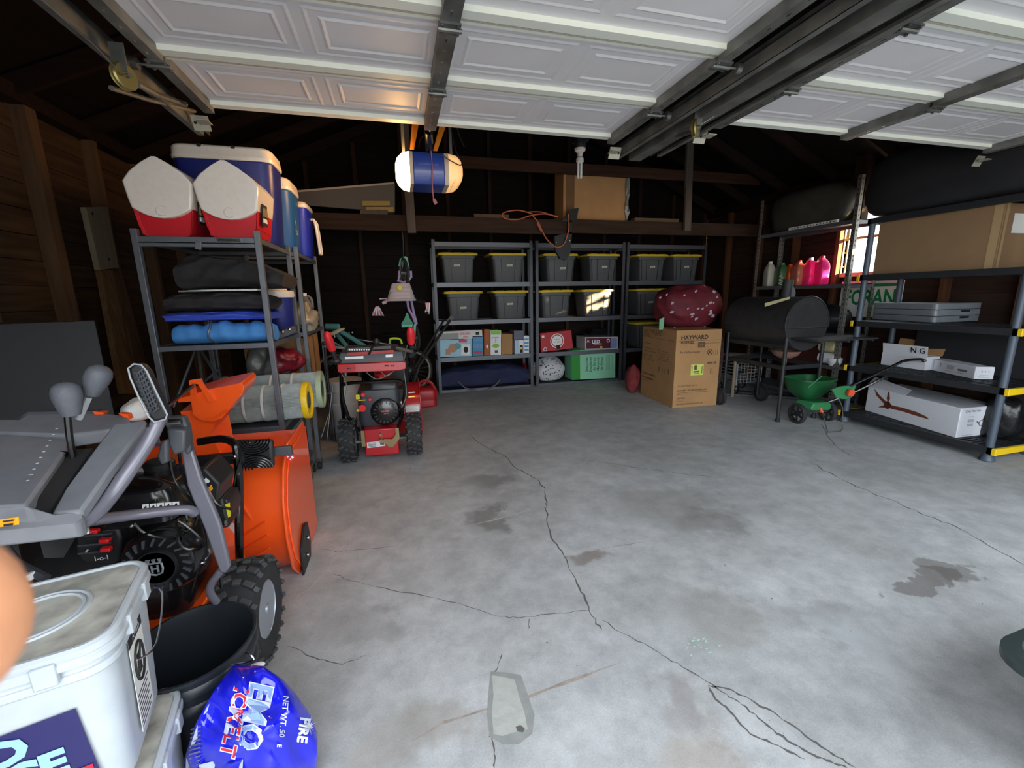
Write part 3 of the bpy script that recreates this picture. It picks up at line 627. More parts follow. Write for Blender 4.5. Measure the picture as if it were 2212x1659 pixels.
# ---- things along the left wall
m = M(); p = [AY(-20, 700, 2.55), AY(205, 692, 2.75), AY(250, 905, 2.60), AY(-20, 960, 2.45)]; m.prism(p, (-.03, .04, 0)); solo('black_board', m, mat('matte black board', S(34, 36, 42), .6, var=.1, scale=5), 'large matte black board leaning by the left wall', 'board', bev=.004)
m = M(); m.prism([AX(186, 448, LW+.16), AX(232, 447, LW+.16), AX(257, 578, LW+.16), AX(217, 583, LW+.16)], (-.04, 0, 0)); m.mi = 1
for a in ((200, 462), (236, 560)): m.ell(AX(*a, LW+.161), (.004, .012, .012), nu=8, nv=6)
solo('pale_board', m, [wood('pale board', S(140, 128, 108), 2, .12), ink], 'short pale board with knots fixed high on the left wall', 'board')
lb = wood('tan lumber', S(116, 88, 62), 2, .3)
m = M(); m.prism([AX(218, 584, LW+.13), AX(243, 584, LW+.13), AX(300, 850, LW+.30), AX(268, 850, LW+.30)], (-.04, 0, 0)); solo('lumber_stick', m, lb, 'left tan lumber stick leaning under the pale board', 'lumber')
m = M(); m.prism([AX(246, 586, LW+.13), AX(264, 590, LW+.13), AX(335, 850, LW+.30), AX(308, 850, LW+.30)], (-.04, 0, 0)); solo('lumber_stick', m, wood('dark lumber', S(92, 68, 50), 2, .3), 'right darker lumber stick leaning under the pale board', 'lumber')
# ================================================================ ORANGE SNOW BLOWER
org = mat('orange blower paint', S(255, 92, 30), .28, coat=.5, var=.03, scale=4); gtube = mat('grey handle tube', S(112, 110, 122), .32, .25, coat=.2)
dash = mat('grey dash plastic', S(112, 113, 120), .5, var=.08, scale=25, bump=.05); knb = mat('grey knob rubber', S(84, 86, 94), .6, bump=.2, scale=60, var=.05)
silv = mat('silver rim', S(176, 184, 196), .35, .6); yst = mat('yellow sticker', S(222, 206, 40), .5); ost = mat('amber sticker', S(240, 160, 30), .5)
def tyre(T, c, rad, wid, ax=(1, 0, 0), rimm=silv, nl=20):
    c = Vector(c); w = wid/2; ax = Vector(ax).normalized()
    m = M(); r = rad; m.lathe([(r*.50, -w*.8), (r*.62, -w), (r*.80, -w*1.02), (r*.90, -w*.9), (r*.93, -w*.5), (r*.935, 0), (r*.93, w*.5), (r*.90, w*.9), (r*.80, w*1.02), (r*.62, w), (r*.50, w*.8)], c, ax, 44)
    W = part(T, 'wheel', m, rubber, ang=50)
    lug = M(); up = V3(0, 0, 1); fwd = ax.cross(up)
    for k in range(nl):
        for off, sh in ((-.62, 0), (.62, .5), (0, .25), (-.97, .3), (.97, .8)):
            a = 2*math.pi*(k+sh)/nl; rdir = up*math.cos(a)+fwd*math.sin(a); tdir = ax.cross(rdir); big = abs(off) < .9
            ctr = c+rdir*(rad*(.955 if big else .90))+ax*(w*off); yaw = 28 if off > 0 else (-28 if off < 0 else 0)
            q = Matrix((ax, tdir, rdir)).transposed() @ Euler((0, (0 if big else (35 if off > 0 else -35))*math.pi/180, R(yaw))).to_matrix()
            lug.box(ctr, (wid*(.30 if off else .22) if big else wid*.16, rad*.11 if big else rad*.09, rad*.07), q)
    part(W, 'tread_lugs', lug, mat('pale tread rubber', S(64, 65, 68), .7), bev=.003)  # lugs a paler grey than the tyre
    for s in (1, -1):
        m = M(); m.lathe([(r*.52, s*w*.86), (r*.49, s*w*.9), (r*.46, s*w*.7), (r*.40, s*w*.45), (r*.2, s*w*.4), (r*.14, s*w*.75), (r*.08, s*w*.95), (.0, s*w*.95)], c, ax, 36); part(W, 'rim', m, rimm)
OBX = -.93
T = OB = thing('snow_blower', (OBX, 1.9, 0), 'large orange snow blower with grey handles and black engine at the left', 'snow blower')
wr_ = AY(560, 1318, 1.69)
tyre(T, (-.645, 1.68, .205), .205, .14); tyre(T, (-1.29, 1.68, .205), .205, .145)
m = M(); m.cyl((-1.25, 1.68, .2), (-.6, 1.68, .2), .014); part(T, 'axle', m, galv)
# auger housing: curved back sheet + side plates
x0, x1 = -1.36, -.60
prof = [(2.62, .02), (2.30, .015), (2.22, .05), (2.13, .16), (2.10, .30), (2.115, .44), (2.17, .56), (2.25, .63), (2.34, .66), (2.62, .665)]
m = M(); m.loft([[V3(x, y, z) for y, z in prof]+[V3(x, y-.004 if y > 2.6 else y+.02, z+(.01 if z < .3 else -.01)) for y, z in prof[::-1]] for x in (x0, x1)]); AH = part(T, 'auger_housing', m, org, ang=40)
for s, x in ((-1, x0), (1, x1)):
    m = M()
    pr = [(2.66, 0), (2.20, 0), (2.10, .10), (2.065, .28), (2.08, .46), (2.15, .60), (2.27, .69), (2.66, .70)]; m.prism([V3(x, y, z) for y, z in pr], (s*.012, 0, 0)); m.prism([V3(x+s*.012, y, z) for y, z in [(2.66, .03), (2.22, .03), (2.13, .14), (2.10, .28), (2.11, .44), (2.18, .57), (2.28, .65), (2.66, .67)]], (s*.008, 0, 0))
    part(AH, 'side_plate', m, org, bev=.005)
m = M()
for k, (a, b) in enumerate((((.35, .52), (.12, .30)), ((.42, .56), (.16, .36)), ((.10, .30), (.20, .26)), ((.20, .40), (.22, .26)))):
    pass
for xs in (-.98, -.90, -.82):
    pts = [V3(xs+.12*t, 2.095+.25*(t-.45)**2+.012, .60-.34*t) for t in [k/8 for k in range(9)]]; m.tube(pts, .009, 6)
for k in range(3): m.tube([V3(-.80+.0*k, 2.10, .30-.07*k), V3(-.68, 2.095, .37-.07*k)], .007, 6)
part(AH, 'pressed_ribs', m, org)
m = M(); m.lathe([(.15, 0), (.16, .02), (.13, .06), (.11, .09)], (-.95, 2.10, .30), (0, -1, 0), 32); part(T, 'gear_cover', m, org)
m = M(); m.lathe([(.155, .012), (.175, .012), (.175, .014), (.155, .014)], (-.95, 2.08, .30), (0, -1, 0), 32); part(T, 'arc_sticker', m, white)
m = M(); m.prism([V3(-.578, y, z) for y, z in ((2.18, -.0), (2.36, -.0), (2.40, .08), (2.38, .2), (2.30, .22), (2.20, .14))], (.012, 0, 0)); m.mi = 1; m.cyl((-.566, 2.26, .07), (-.55, 2.26, .07), .012, n=8); m.cyl((-.566, 2.31, .14), (-.55, 2.31, .14), .012, n=8); part(T, 'skid_shoe', m, [blk, chrome], bev=.004)
def sticker(T, px, Y, mt, extra=None, d=.002, name='sticker'):
    m = M(); P = PL(px, Y); nrm = (P[1]-P[0]).cross(P[2]-P[1]).normalized(); m.prism(P, nrm*d); 
    if extra: m.mi = 1; extra(m, P, nrm)
    part(T, name, m, mt)
def picto(m, P, nrm):
    c = sum(P, V3(0, 0, 0))/4; u = P[1]-P[0]; v = P[0]-P[3]; n = -nrm if nrm.y > 0 else nrm; n = n*.003
    for a, b, w, h in ((-.25, .22, .3, .3), (.22, .25, .35, .2), (-.2, -.25, .3, .1), (.22, -.25, .3, .28)):
        q = c+u*a+v*b+n; m.add([q-u*w/2-v*h/2, q+u*w/2-v*h/2, q+u*(.0 if a < 0 and b > 0 else w/2)+v*h/2, q-u*(.0 if a < 0 and b > 0 else w/2)+v*h/2], [(0, 1, 2, 3)])
sticker(T, [(450, 1006), (498, 1000), (496, 1034), (470, 1038)], 2.04, [yst, ink], picto)
sticker(T, [(615, 985), (625, 975), (638, 983), (628, 1000)], 2.075, [mat('red sticker', S(214, 40, 50), .4), white], picto)
# chute
m = M(); m.loft([[AY(a, b, 2.42)+V3(0, dy, 0) for (a, b), dy in zip(q, (-.09, -.09, .09, .09))] for q in ([(440, 1010), (500, 1005), (500, 985), (440, 985)], [(444, 975), (492, 970), (492, 965), (444, 965)], [(428, 925), (470, 925), (480, 905), (425, 905)], [(408, 880), (500, 868), (500, 850), (408, 870)])]); part(T, 'chute', m, org, ang=25)
sh = [(382, 862), (412, 853), (455, 840), (520, 827), (527, 834), (524, 850), (508, 868), (492, 890), (478, 905), (455, 912), (432, 908), (416, 896), (412, 868), (385, 870)]
m = M(); m.prism([AY(a, b, 2.28) for a, b in sh], (0, .2, .02)); D = part(T, 'chute_deflector', m, org, bev=.003)
m = M(); Q = [AY(a, b, 2.265) for a, b in ((412, 858), (408, 822), (434, 818), (436, 826), (463, 866), (452, 870), (428, 830), (420, 829), (424, 858))]; m.prism(Q, (0, .012, 0)); part(D, 'handle_loop', m, org)
m = M(); m.tube([AY(445, 905, 2.27), AY(470, 900, 2.27), AY(492, 885, 2.27)], .004, 6); part(D, 'hinge_line', m, org)
m = M(); m.tube([AY(418, 832, 2.25), AY(370, 870, 2.0), AY(330, 905, 1.7), AY(340, 960, 1.55)], .008, 8); part(T, 'chute_control_rod', m, blkg)
# black guard rail
m = M(); m.tube([AY(428, 955, 2.0), AY(475, 948, 2.0), AY(502, 955, 1.98), AY(512, 975, 1.96), AY(517, 1060, 1.93), AY(516, 1130, 1.9), AY(518, 1210, 1.88)], .0165, 10, smooth=4); m.mi = 1; m.ell(AY(506, 987, 1.925), (.009, .006, .009), nu=8, nv=6)
part(T, 'guard_rail', m, [blkg, chrome])
m = M(); m.box(AY(474, 992, 1.99), (.19, .03, .05)); part(T, 'cross_brace', m, blk, bev=.008)
# clean-out tool with concentric ridges
m = M(); c = AY(552, 980, 2.02); m.box(c, (.15, .03, .135), (0, 4, 0)); m.mi = 0
tool = part(T, 'cleanout_tool', m, blk, bev=.02)
m = M()
for sgn, cz in ((1, .068), (-1, -.068)):
    for k in range(1, 7):
        r = .0125*k+.005; pts = [c+V3(math.cos(t)*r*1.0, -.0165, cz+sgn*-1*math.sin(t)*r*.82) for t in [math.pi*j/14 for j in range(15)]]; pts = [p for p in pts if abs(p.x-c.x) < .068]; m.tube(pts, .0032, 5)
part(tool, 'ridges', m, blkg)
m = M(); m.box(AY(600, 975, 2.06), (.12, .02, .045)); part(tool, 'shaft', m, dgrey, bev=.004)
# engine
ek = mat('black engine cover', S(20, 20, 23), .25, coat=.4); em = mat('engine casting', S(48, 49, 52), .5, .5, var=.3, scale=20)
m = M(); L = [[V3(-.99+a*s, 1.70+b*s, z) for a, b in rrect(.44, .34, .06)] for s, z in ((.9, .30), (1, .36), (1, .66), (.96, .74), (.8, .77))]; m.loft(L); E_ = part(T, 'engine', m, ek, bev=.01)
m = M(); m.bb(-1.25, -.74, 1.50, 1.98, .18, .34); m.bb(-1.3, -.66, 1.5, 1.85, .12, .2); part(T, 'transmission_case', m, org, bev=.015)
m = M(); m.bb(-1.3, -.86, 1.39, 1.42, .14, .30); part(T, 'orange_rear_panel', m, org, bev=.006)
cc = AY(347, 1215, 1.47)
m = M(); m.lathe([(.118, .09), (.122, .06), (.118, .03), (.108, .0), (.10, -.012), (.075, -.02)], cc, (0, 1, 0), 40); RS = part(T, 'recoil_starter', m, ek)
m = M(); m.lathe([(.05, -.03), (.055, -.03), (.058, -.02), (.058, -.012)], cc, (0, 1, 0), 32); m.lathe([(.0, -.0305), (.052, -.0305)], cc, (0, 1, 0), 32); part(RS, 'hub', m, blk)
m = M()
for k in range(20): a = 2*math.pi*k/20; m.box(cc+V3(math.cos(a)*.082, -.019, math.sin(a)*.082), (.026, .008, .006), (0, -math.degrees(a)+25, 0))
part(RS, 'vent_fins', m, dgrey)
m = M(); lp = cc+V3(0, -.033, -.002); sv = mat('logo silver', S(160, 168, 180), .4, .4)
m.tube([lp+V3(a*.021, 0, b*.021) for a, b in ((-.9, .9), (-1, 0), (-.8, -.7), (0, -1), (.8, -.7), (1, 0), (.9, .9))], .0032, 6); m.text('H', .034, lp, (1, 0, 0), (0, 0, 1), off=.001, bold=.0012)
for dx in (-.016, 0, .016): m.box(lp+V3(dx, 0, .026), (.006, .004, .012)); m.box(lp+V3(dx, 0, .032), (.010, .004, .004))
m.box(lp+V3(0, 0, .020), (.038, .003, .004)); part(RS, 'emblem', m, sv)
m = M(); L = [[V3(-.90+a*s, 1.63+b*s, z) for a, b in rrect(.30, .26, .05)] for s, z in ((1, .70), (1, .78), (.93, .815), (.7, .825))]; m.loft(L); part(E_, 'fuel_tank', m, ek, bev=.006)
m = M(); m.lathe([(.045, 0), (.047, .02), (.035, .03)], (-.86, 1.70, .825), n=24); part(E_, 'fuel_cap', m, blk)
def icons(T, a, b, n, Y, bgm, name='icon_strip', h=12, gap=.12):
    m = M()
    for k in range(n):
        t0, t1 = (k+gap/2)/n, (k+1-gap/2)/n; A = (a[0]+(b[0]-a[0])*t0, a[1]+(b[1]-a[1])*t0); B = (a[0]+(b[0]-a[0])*t1, a[1]+(b[1]-a[1])*t1)
        P = PL([A, B, (B[0], B[1]+h), (A[0], A[1]+h)], Y); m.mi = 0; m.add(P, [(0, 1, 2, 3)]); c = sum(P, V3(0, 0, 0))/4+V3(0, -.001, 0); m.mi = 1; w = (P[1]-P[0])*.28; v = (P[0]-P[3])*.3
        m.add([c-w-v, c+w-v*.4, c+w*.4+v, c-w*.2+v*.3], [(0, 1, 2, 3)])
    part(T, name, m, [bgm, ink])
icons(T, (306, 1090), (388, 1083), 5, 1.46, white, h=11)
# muffler / air box on right
m = M(); m.prism(PL([(405, 1035), (440, 1010), (475, 1045), (470, 1085), (430, 1095), (405, 1075)], 1.66), (0, .15, 0)); m.prism(PL([(420, 1100), (480, 1075), (495, 1140), (440, 1150)], 1.7), (0, .12, 0)); AB = part(T, 'muffler_cover', m, blk, bev=.008)
sticker(T, [(437, 1068), (456, 1047), (460, 1056), (440, 1078)], 1.65, [ost, ink], None); 
m = M(); 
for k in range(4): m.add(PL([(423+6*k, 1045+3*k-6*k), (427+6*k, 1041+3*k-6*k), (436+6*k, 1048+3*k-6*k), (432+6*k, 1053+3*k-6*k)], 1.655), [(0, 1, 2, 3)])
part(T, 'white_lettering', m, white)
# control box with red knobs
m = M(); m.prism(PL([(162, 1148), (255, 1140), (262, 1165), (262, 1212), (245, 1222), (180, 1218), (163, 1195)], 1.50), (0, .1, 0)); KB = part(T, 'engine_control_box', m, blk, bev=.008)
for a, b in ((202, 1147), (227, 1167), (230, 1186)): m = M(); p = AY(a, b, 1.485); m.box(p, (.026, .02, .013), (0, 8, 0)); part(KB, 'red_switch', m, mat('red switch', S(226, 30, 36), .4), bev=.003)
m = M()
for b in (1155, 1175, 1192): m.box(AY(205, b, 1.495), (.085, .008, .005), (0, 3, 0))
part(KB, 'slot_ridge', m, dgrey)
m = M(); m.text('I-o-I', .022, AY(220, 1205, 1.493), (1, 0, 0), (0, 0, 1), off=.002); part(KB, 'lettering', m, white)
for a, b in ((188, 1190), (285, 1136), (205, 1100), (250, 1028), (437, 1215)): m = M(); m.ell(AY(a, b, 1.44), (.007, .007, .007), nu=8, nv=6); part(T, 'bolt_head', m, chrome)
# handle tubes
m = M(); m.tube([AY(-60, 1160, .98), AY(40, 1150, 1.0), AY(140, 1138, 1.04), AY(195, 1118, 1.08), AY(240, 1070, 1.13), AY(290, 1000, 1.18), AY(325, 945, 1.22), AY(345, 905, 1.24), AY(352, 888, 1.25)], [.0165]*7+[.015, .013], 14, smooth=5); part(T, 'upper_handle_tube', m, gtube)
m = M(); m.tube([AY(190, 1125, 1.22), AY(290, 1112, 1.3), AY(380, 1102, 1.36), AY(408, 1102, 1.38), AY(420, 1108, 1.395)], .0145, 14, smooth=5); part(T, 'lower_handle_tube', m, gtube)
m = M(); m.tube([AY(484, 1225, 1.415), AY(470, 1242, 1.42), AY(456, 1262, 1.43), AY(455, 1282, 1.44), AY(468, 1300, 1.46)], .012, 12, smooth=4); part(T, 'foot_tube', m, gtube)
m = M(); m.prism(PL([(384, 940), (402, 932), (432, 1030), (474, 1130), (496, 1225), (486, 1240), (474, 1236), (444, 1150), (404, 1050)], 1.40), (0, .02, 0)); part(T, 'handle_strut', m, gtube, bev=.005)
# console panels
def slab(T, name, px, th, mt, label=None, bev=.006, ch=None):
    m = M(); m.prism([AY(a, b, Y) for a, b, Y in px], (0, 0, -th)); return part(T, name, m, mt, label=label, bev=bev)
CN = slab(T, 'console', [(-140, 1100, .98), (60, 1092, 1.0), (118, 1108, 1.03), (178, 1102, 1.06), (186, 1120, 1.05), (170, 1130, 1.03), (-140, 1160, .93)], .035, dash)
slab(CN, 'left_panel', [(-140, 935, 1.32), (20, 938, 1.31), (148, 948, 1.29), (142, 972, 1.24), (58, 1090, 1.005), (-140, 1102, .98)], .03, dash)
slab(CN, 'right_panel', [(245, 915, 1.30), (315, 905, 1.29), (318, 914, 1.28), (240, 1010, 1.15), (175, 1105, 1.05), (110, 1108, 1.04), (140, 1060, 1.11), (200, 975, 1.22)], .03, dash)
slab(CN, 'back_rim', [(-140, 905, 1.40), (40, 905, 1.40), (60, 893, 1.43), (215, 892, 1.43), (275, 896, 1.42), (282, 910, 1.37), (250, 925, 1.33), (150, 940, 1.31), (-140, 930, 1.34)], .035, dash)
m = M(); m.prism([AY(a, b, 1.425) for a, b in ((40, 903), (60, 890), (215, 888), (205, 896), (70, 898), (50, 906))], (0, .02, 0)); m.mi = 1; m.prism([AY(a, b, 1.42) for a, b in ((200, 889), (225, 891), (222, 897), (205, 896))], (0, .02, 0)); m.prism([AY(a, b, 1.40) for a, b in ((255, 893), (275, 895), (280, 906), (268, 902))], (0, .02, 0)); part(CN, 'rim_edge', m, [dgrey, org])
m = M(); P = [(210, 978), (230, 945), (268, 942), (250, 978)]
def on_panel(a, b):  # height of the sloping right panel
    t = (1105-b)/195; return AY(a, b, 1.05+.25*t)+V3(0, 0, .0015)
for k in range(4):
    a0, b0 = 212+k*11.5, 988-k*13.5; q = [on_panel(a0, b0), on_panel(a0+22, b0-3), on_panel(a0+30, b0-13), on_panel(a0+9, b0-12)]; c = sum(q, V3(0, 0, 0))/4; m.mi = 0; m.tube(q, .0012, 4, True); m.mi = 0; m.add([c+(p-c)*.35 for p in q], [(0, 1, 2, 3)])
for k in range(10): q = AY(60+7*k, 1040-12.5*k, 1.08+.022*k)+V3(0, 0, .002); m.ell(q, (.003+.002*(k == 1), .003, .001), nu=6, nv=4)
part(CN, 'panel_icons', m, mat('panel icon grey', S(196, 198, 204), .6))
sticker(CN, [(-30, 1126), (40, 1117), (41, 1133), (-30, 1143)], .955, [ost, ink], picto, name='amber_sticker')
m = M(); m.prism([AY(a, b, Y) for a, b, Y in ((150, 972, 1.27), (200, 968, 1.25), (110, 1095, 1.06), (65, 1092, 1.03))], (0, 0, -.12)); part(CN, 'lever_well', m, ink)
m = M(); m.tube([AY(75, 1075, 1.15), AY(110, 1010, 1.22), AY(140, 985, 1.25)], .016, 10); m.mi = 1; m.tube([AY(100, 1055, 1.14), AY(98, 1085, 1.1)], .005, 6); m.mi = 0
for k in range(5): p = AY(112+7*k, 1010-6*k, 1.21+.008*k); m.lathe([(.016, -.003), (.023, 0), (.016, .003)], p, AY(140, 985, 1.25)-AY(75, 1075, 1.15), 12)
part(CN, 'spring_damper', m, [blkg, chrome])
# levers
def lever(px, kc, tilt, shaftm, lab, Y, s):
    m = M(); m.tube([AY(a, b, Y) for a, b in px], .007*s, 8, smooth=2); L = part(T, 'control_lever', m, shaftm, label=lab); c = AY(*kc, Y); q = Euler((0, R(tilt), 0)).to_matrix()
    k = M(); k.lathe([(.0, -.034), (.017, -.034), (.019, -.028), (.023, -.01), (.0265, .008), (.027, .02), (.0235, .033), (.015, .041), (.0, .044)], c, q @ V3(0, 0, 1), 24); k.v = [c+(p-c)*s for p in k.v]; part(L, 'knob', k, knb)
lever([(160, 1000), (157, 980), (150, 940), (146, 895)], (147, 866), 0, blkg, 'black lever with grey knob', 1.22, 1.04)
lever([(170, 905), (180, 885), (192, 858)], (207, 825), 28, mat('pale lever', S(170, 176, 182), .4), 'pale lever with tilted grey knob', 1.27, 1.0)
# ribbed black grip lever
ga = [AY(a, b, 1.22) for a, b in ((278, 795), (290, 786), (306, 788), (318, 802), (340, 850), (362, 895), (358, 905), (335, 912), (322, 900), (300, 856), (282, 815))]
m = M(); m.prism(ga, (0, .028, 0)); G = part(T, 'grip_lever', m, blk, bev=.006)
m = M(); m.tube([p+V3(0, -.002, 0) for p in ga], .0022, 6, True); part(G, 'pale_rim', m, mat('pale grip rim', S(150, 152, 160), .4))
m = M()
for k in range(10):
    t = k/9; a, b = AY(288+32*t, 806+84*t, 1.215), AY(310+34*t, 796+84*t, 1.215); mid = (a+b)/2+V3(0, -.003, -.005); m.tube([a, mid, b], .0022, 5)
for s in (.25, .5, .75): m.tube([AY(288+22*s, 806-10*s, 1.216), AY(320+24*s, 890-10*s, 1.216)], .002, 5)
part(G, 'grip_ribs', m, dgrey)
m = M(); m.prism(PL([(340, 905), (395, 900), (405, 925), (412, 975), (402, 985), (385, 950), (370, 935)], 1.33), (0, .03, 0)); m.prism(PL([(360, 925), (400, 930), (398, 975), (375, 985), (362, 960)], 1.30), (0, .04, 0)); m.prism(PL([(345, 955), (360, 950), (362, 1000), (346, 1005), (338, 985)], 1.28), (0, .02, 0)); part(T, 'lever_bracket', m, dgrey, bev=.006)
for a, b, Y, r in (((365, 912), (392, 910), 1.3, .008), ((318, 923), (326, 920), 1.22, .006), ((204, 1085), (206, 1100), 1.2, .012), ((184, 1135), (188, 1152), 1.1, .006)): m = M(); m.cyl(AY(*a, Y), AY(*b, Y), r, n=10); part(T, 'pivot_pin', m, chrome)
# cables
for pts, Y in (([(365, 985), (378, 1040), (420, 1090), (440, 1140), (445, 1190), (430, 1230), (410, 1300)], 1.42), ([(385, 970), (400, 1040), (440, 1120), (470, 1200), (478, 1270)], 1.41), ([(300, 1030), (340, 1035), (380, 1050), (420, 1080), (425, 1120), (410, 1150)], 1.5),
               ([(290, 1130), (310, 1150), (350, 1162), (395, 1160), (405, 1130), (400, 1100)], 1.45), ([(300, 1165), (330, 1145), (370, 1140), (410, 1150)], 1.44), ([(390, 1140), (385, 1165), (400, 1185), (430, 1185), (440, 1170)], 1.43), ([(520, 990), (508, 1030), (505, 1080), (520, 1130)], 1.92), ([(395, 950), (410, 1000), (450, 1060), (470, 1090), (500, 1100)], 1.5), ([(245, 1045), (235, 1070), (205, 1085)], 1.2)):
    cab = M(); cab.tube([AY(a, b, Y+.004*i) for i, (a, b) in enumerate(pts)], .0045, 6, smooth=4); part(T, 'control_cable', cab, blkg)
cab = M(); cab.tube([AY(a, b, 1.44) for a, b in ((385, 1125), (425, 1155), (440, 1175), (430, 1182), (400, 1165), (383, 1140))], .004, 6, True, smooth=3)
part(T, 'control_cable', cab, blkg)
m = M(); m.tube([AY(-10, 1150, 1.5), AY(30, 1210, 1.45), AY(70, 1235, 1.4), AY(100, 1250, 1.38)], .013, 8, smooth=3); m.mi = 1; m.cyl(AY(60, 1238, 1.385), AY(66, 1250, 1.385), .016, n=8); part(T, 'left_cable_bundle', m, [dgrey, white])
# electric starter / brackets at right
m = M(); m.prism(PL([(452, 1085), (490, 1078), (498, 1105), (492, 1135), (470, 1140), (455, 1115)], 1.72), (0, .12, 0)); SB = part(T, 'bracket_plate', m, blk, bev=.006)
sticker(T, [(486, 1090), (496, 1086), (498, 1115), (488, 1122)], 1.71, [yst, red], None)
m = M(); m.prism(PL([(432, 1210), (450, 1188), (452, 1196), (440, 1225)], 1.45), (0, .01, 0)); m.cyl(AY(470, 1135, 1.68), AY(488, 1130, 1.68), .012, n=10); m.cyl(AY(516, 1210, 1.7), AY(512, 1228, 1.7), .01, n=8); part(T, 'shiny_fitting', m, chrome)
# ================================================================ BUCKETS, BAG
wbk = mat('scuffed white bucket', S(184, 191, 198), .42, var=.06, scale=14); dirt = mat('dirty white lid', S(176, 174, 166), .6, var=.42, scale=16)
navy = mat('label navy', S(38, 34, 92), .4); lblue = mat('label ice blue', S(150, 190, 228), .4); crim = mat('label crimson', S(206, 34, 60), .4)
def sqbucket(loc, w, h, rz, lab, detail=True):
    T = thing('square_bucket', loc, lab, 'bucket', 'white square lidded buckets', R(rz))
    b = M(); b.loft([[V3(x*s, y*s, z) for x, y in rrect(w, w, .05, 5)] for s, z in ((.84, 0), (.86, .01), (.93, h*.62), (.95, h*.8), (1.0, h*.8), (1.0, h*.845), (.955, h*.85), (.96, h*.93))]); part(T, 'body', b, wbk, local=True, bev=.003)
    l = M(); l.loft([[V3(x*s, y*s, z) for x, y in rrect(w, w, .055, 5)] for s, z in ((1.0, h*.90), (1.05, h*.90), (1.05, h*.925), (1.02, h*.94), (1.035, h*.95), (1.035, h*.985), (1.0, h)) ]+[[V3(x*s, y*s, z) for x, y in rrect(w, w, .05, 5)] for s, z in ((.96, h), (.94, h*.985), (.5, h*.985))]); L = part(T, 'lid', l, [wbk], local=True)
    d = M(); d.prism([V3(x*.93, y*.93, h*.986) for x, y in rrect(w, w, .045, 5)], (0, 0, .001)); part(L, 'dirty_top', d, dirt, local=True)
    r = M(); 
    for rr in (w*.27, w*.235): r.tube([(math.cos(2*math.pi*k/40)*rr, math.sin(2*math.pi*k/40)*rr, h*.99) for k in range(40)], .004, 6, True)
    part(L, 'lid_rings', r, wbk, local=True)
    g = M()
    for k in range(4):
        q = Matrix.Rotation(k*math.pi/2, 3, 'Z')
        for s in (-.18, .2): g = M(); g.box(q @ V3(w*s, -w*.515, h*.90), (.035, .014, .045), q); part(L, 'lid_tab', g, wbk, local=True, bev=.003)
    return T
SQ = sqbucket((-.775, 1.0, .405), .31, .36, 14, 'white square bucket with dirty lid and blue ice label, nearest the camera')
# (its base stands on the lower bucket)
SQ2 = sqbucket((-.765, 1.0, 0.0), .31, .38, 12, 'white square bucket under the nearest one, only its lid edge shows')
def face(T, rz, w, h, ang, fn, mats, name, local_w=.31):
    q = Matrix.Rotation(R(ang), 3, 'Z'); m = M(); tl = math.atan(.05*local_w/2/ (h))
    o = q @ V3(0, -local_w/2*.925, h*.47); xd = q @ V3(1, 0, 0); yd = (q @ V3(0, -.035, 1)).normalized(); n = xd.cross(yd); fn(m, o, xd, yd, n); part(T, name, m, mats, local=True, flat=True)
def lab1(m, o, x, y, n):
    o = o+n*.003; m.mi = 0; m.prism([o+x*a+y*b for a, b in ((-.14, -.13), (.095, -.13), (.085, .06), (-.14, .05))], n*.002)
    m.mi = 1; m.text('ND', .075, o+x*-.045+y*.015, x, y, off=.004, bold=.004); m.text('ICE', .075, o+x*.0+y*-.045, x, y, off=.004, bold=.004)
    m.mi = 2; m.text('MELT', .055, o+x*.02+y*-.10, x, y, off=.004, bold=.003)
face(SQ, 14, .31, .36, 0, lab1, [navy, lblue, crim], 'front_label')
def lab2(m, o, x, y, n):
    o = o+n*.003+x*-.02+y*.0
    m.mi = 0; m.prism([o+x*a+y*b for a, b in ((-.045, -.12), (.05, -.12), (.05, .14), (-.045, .14))], n*.001)
    m.mi = 1; m.prism([o+x*a+y*b for a, b in ((-.045, .09), (.05, .09), (.05, .14), (-.045, .14))], n*.0016); m.tube([o+n*.002+x*(.03*math.cos(t))+y*(.03+.045*math.sin(t)) for t in [k*math.pi/8 for k in range(16)]], .0035, 5, True)
    m.tube([o+n*.002+x*-.02+y*.0, o+n*.002+x*.02+y*.065], .003, 5); m.prism([o+x*a+y*b for a, b in ((-.014, .0), (.014, .0), (.01, .05), (-.01, .05))], n*.002)
    for k in range(8): m.prism([o+x*a+y*b for a, b in ((-.04, -.032-.011*k), (.04-.01*(k % 3), -.032-.011*k), (.04-.01*(k % 3), -.036-.011*k), (-.04, -.036-.011*k))], n*.0012)
    m.mi = 0; m.text('WARNING', .019, o+x*.004+y*.125, x, y, off=.0026); m.text('AVISO', .019, o+x*.004+y*.103, x, y, off=.0026)
face(SQ, 14, .31, .36, 90, lab2, [paper, ink], 'warning_label')
m = M(); m.tube([(.15, .10, .30), (.175, .12, .27), (.172, .02, .20), (.155, -.05, .22)], .0022, 6, smooth=4); part(SQ, 'wire_handle', m, chrome, local=True)
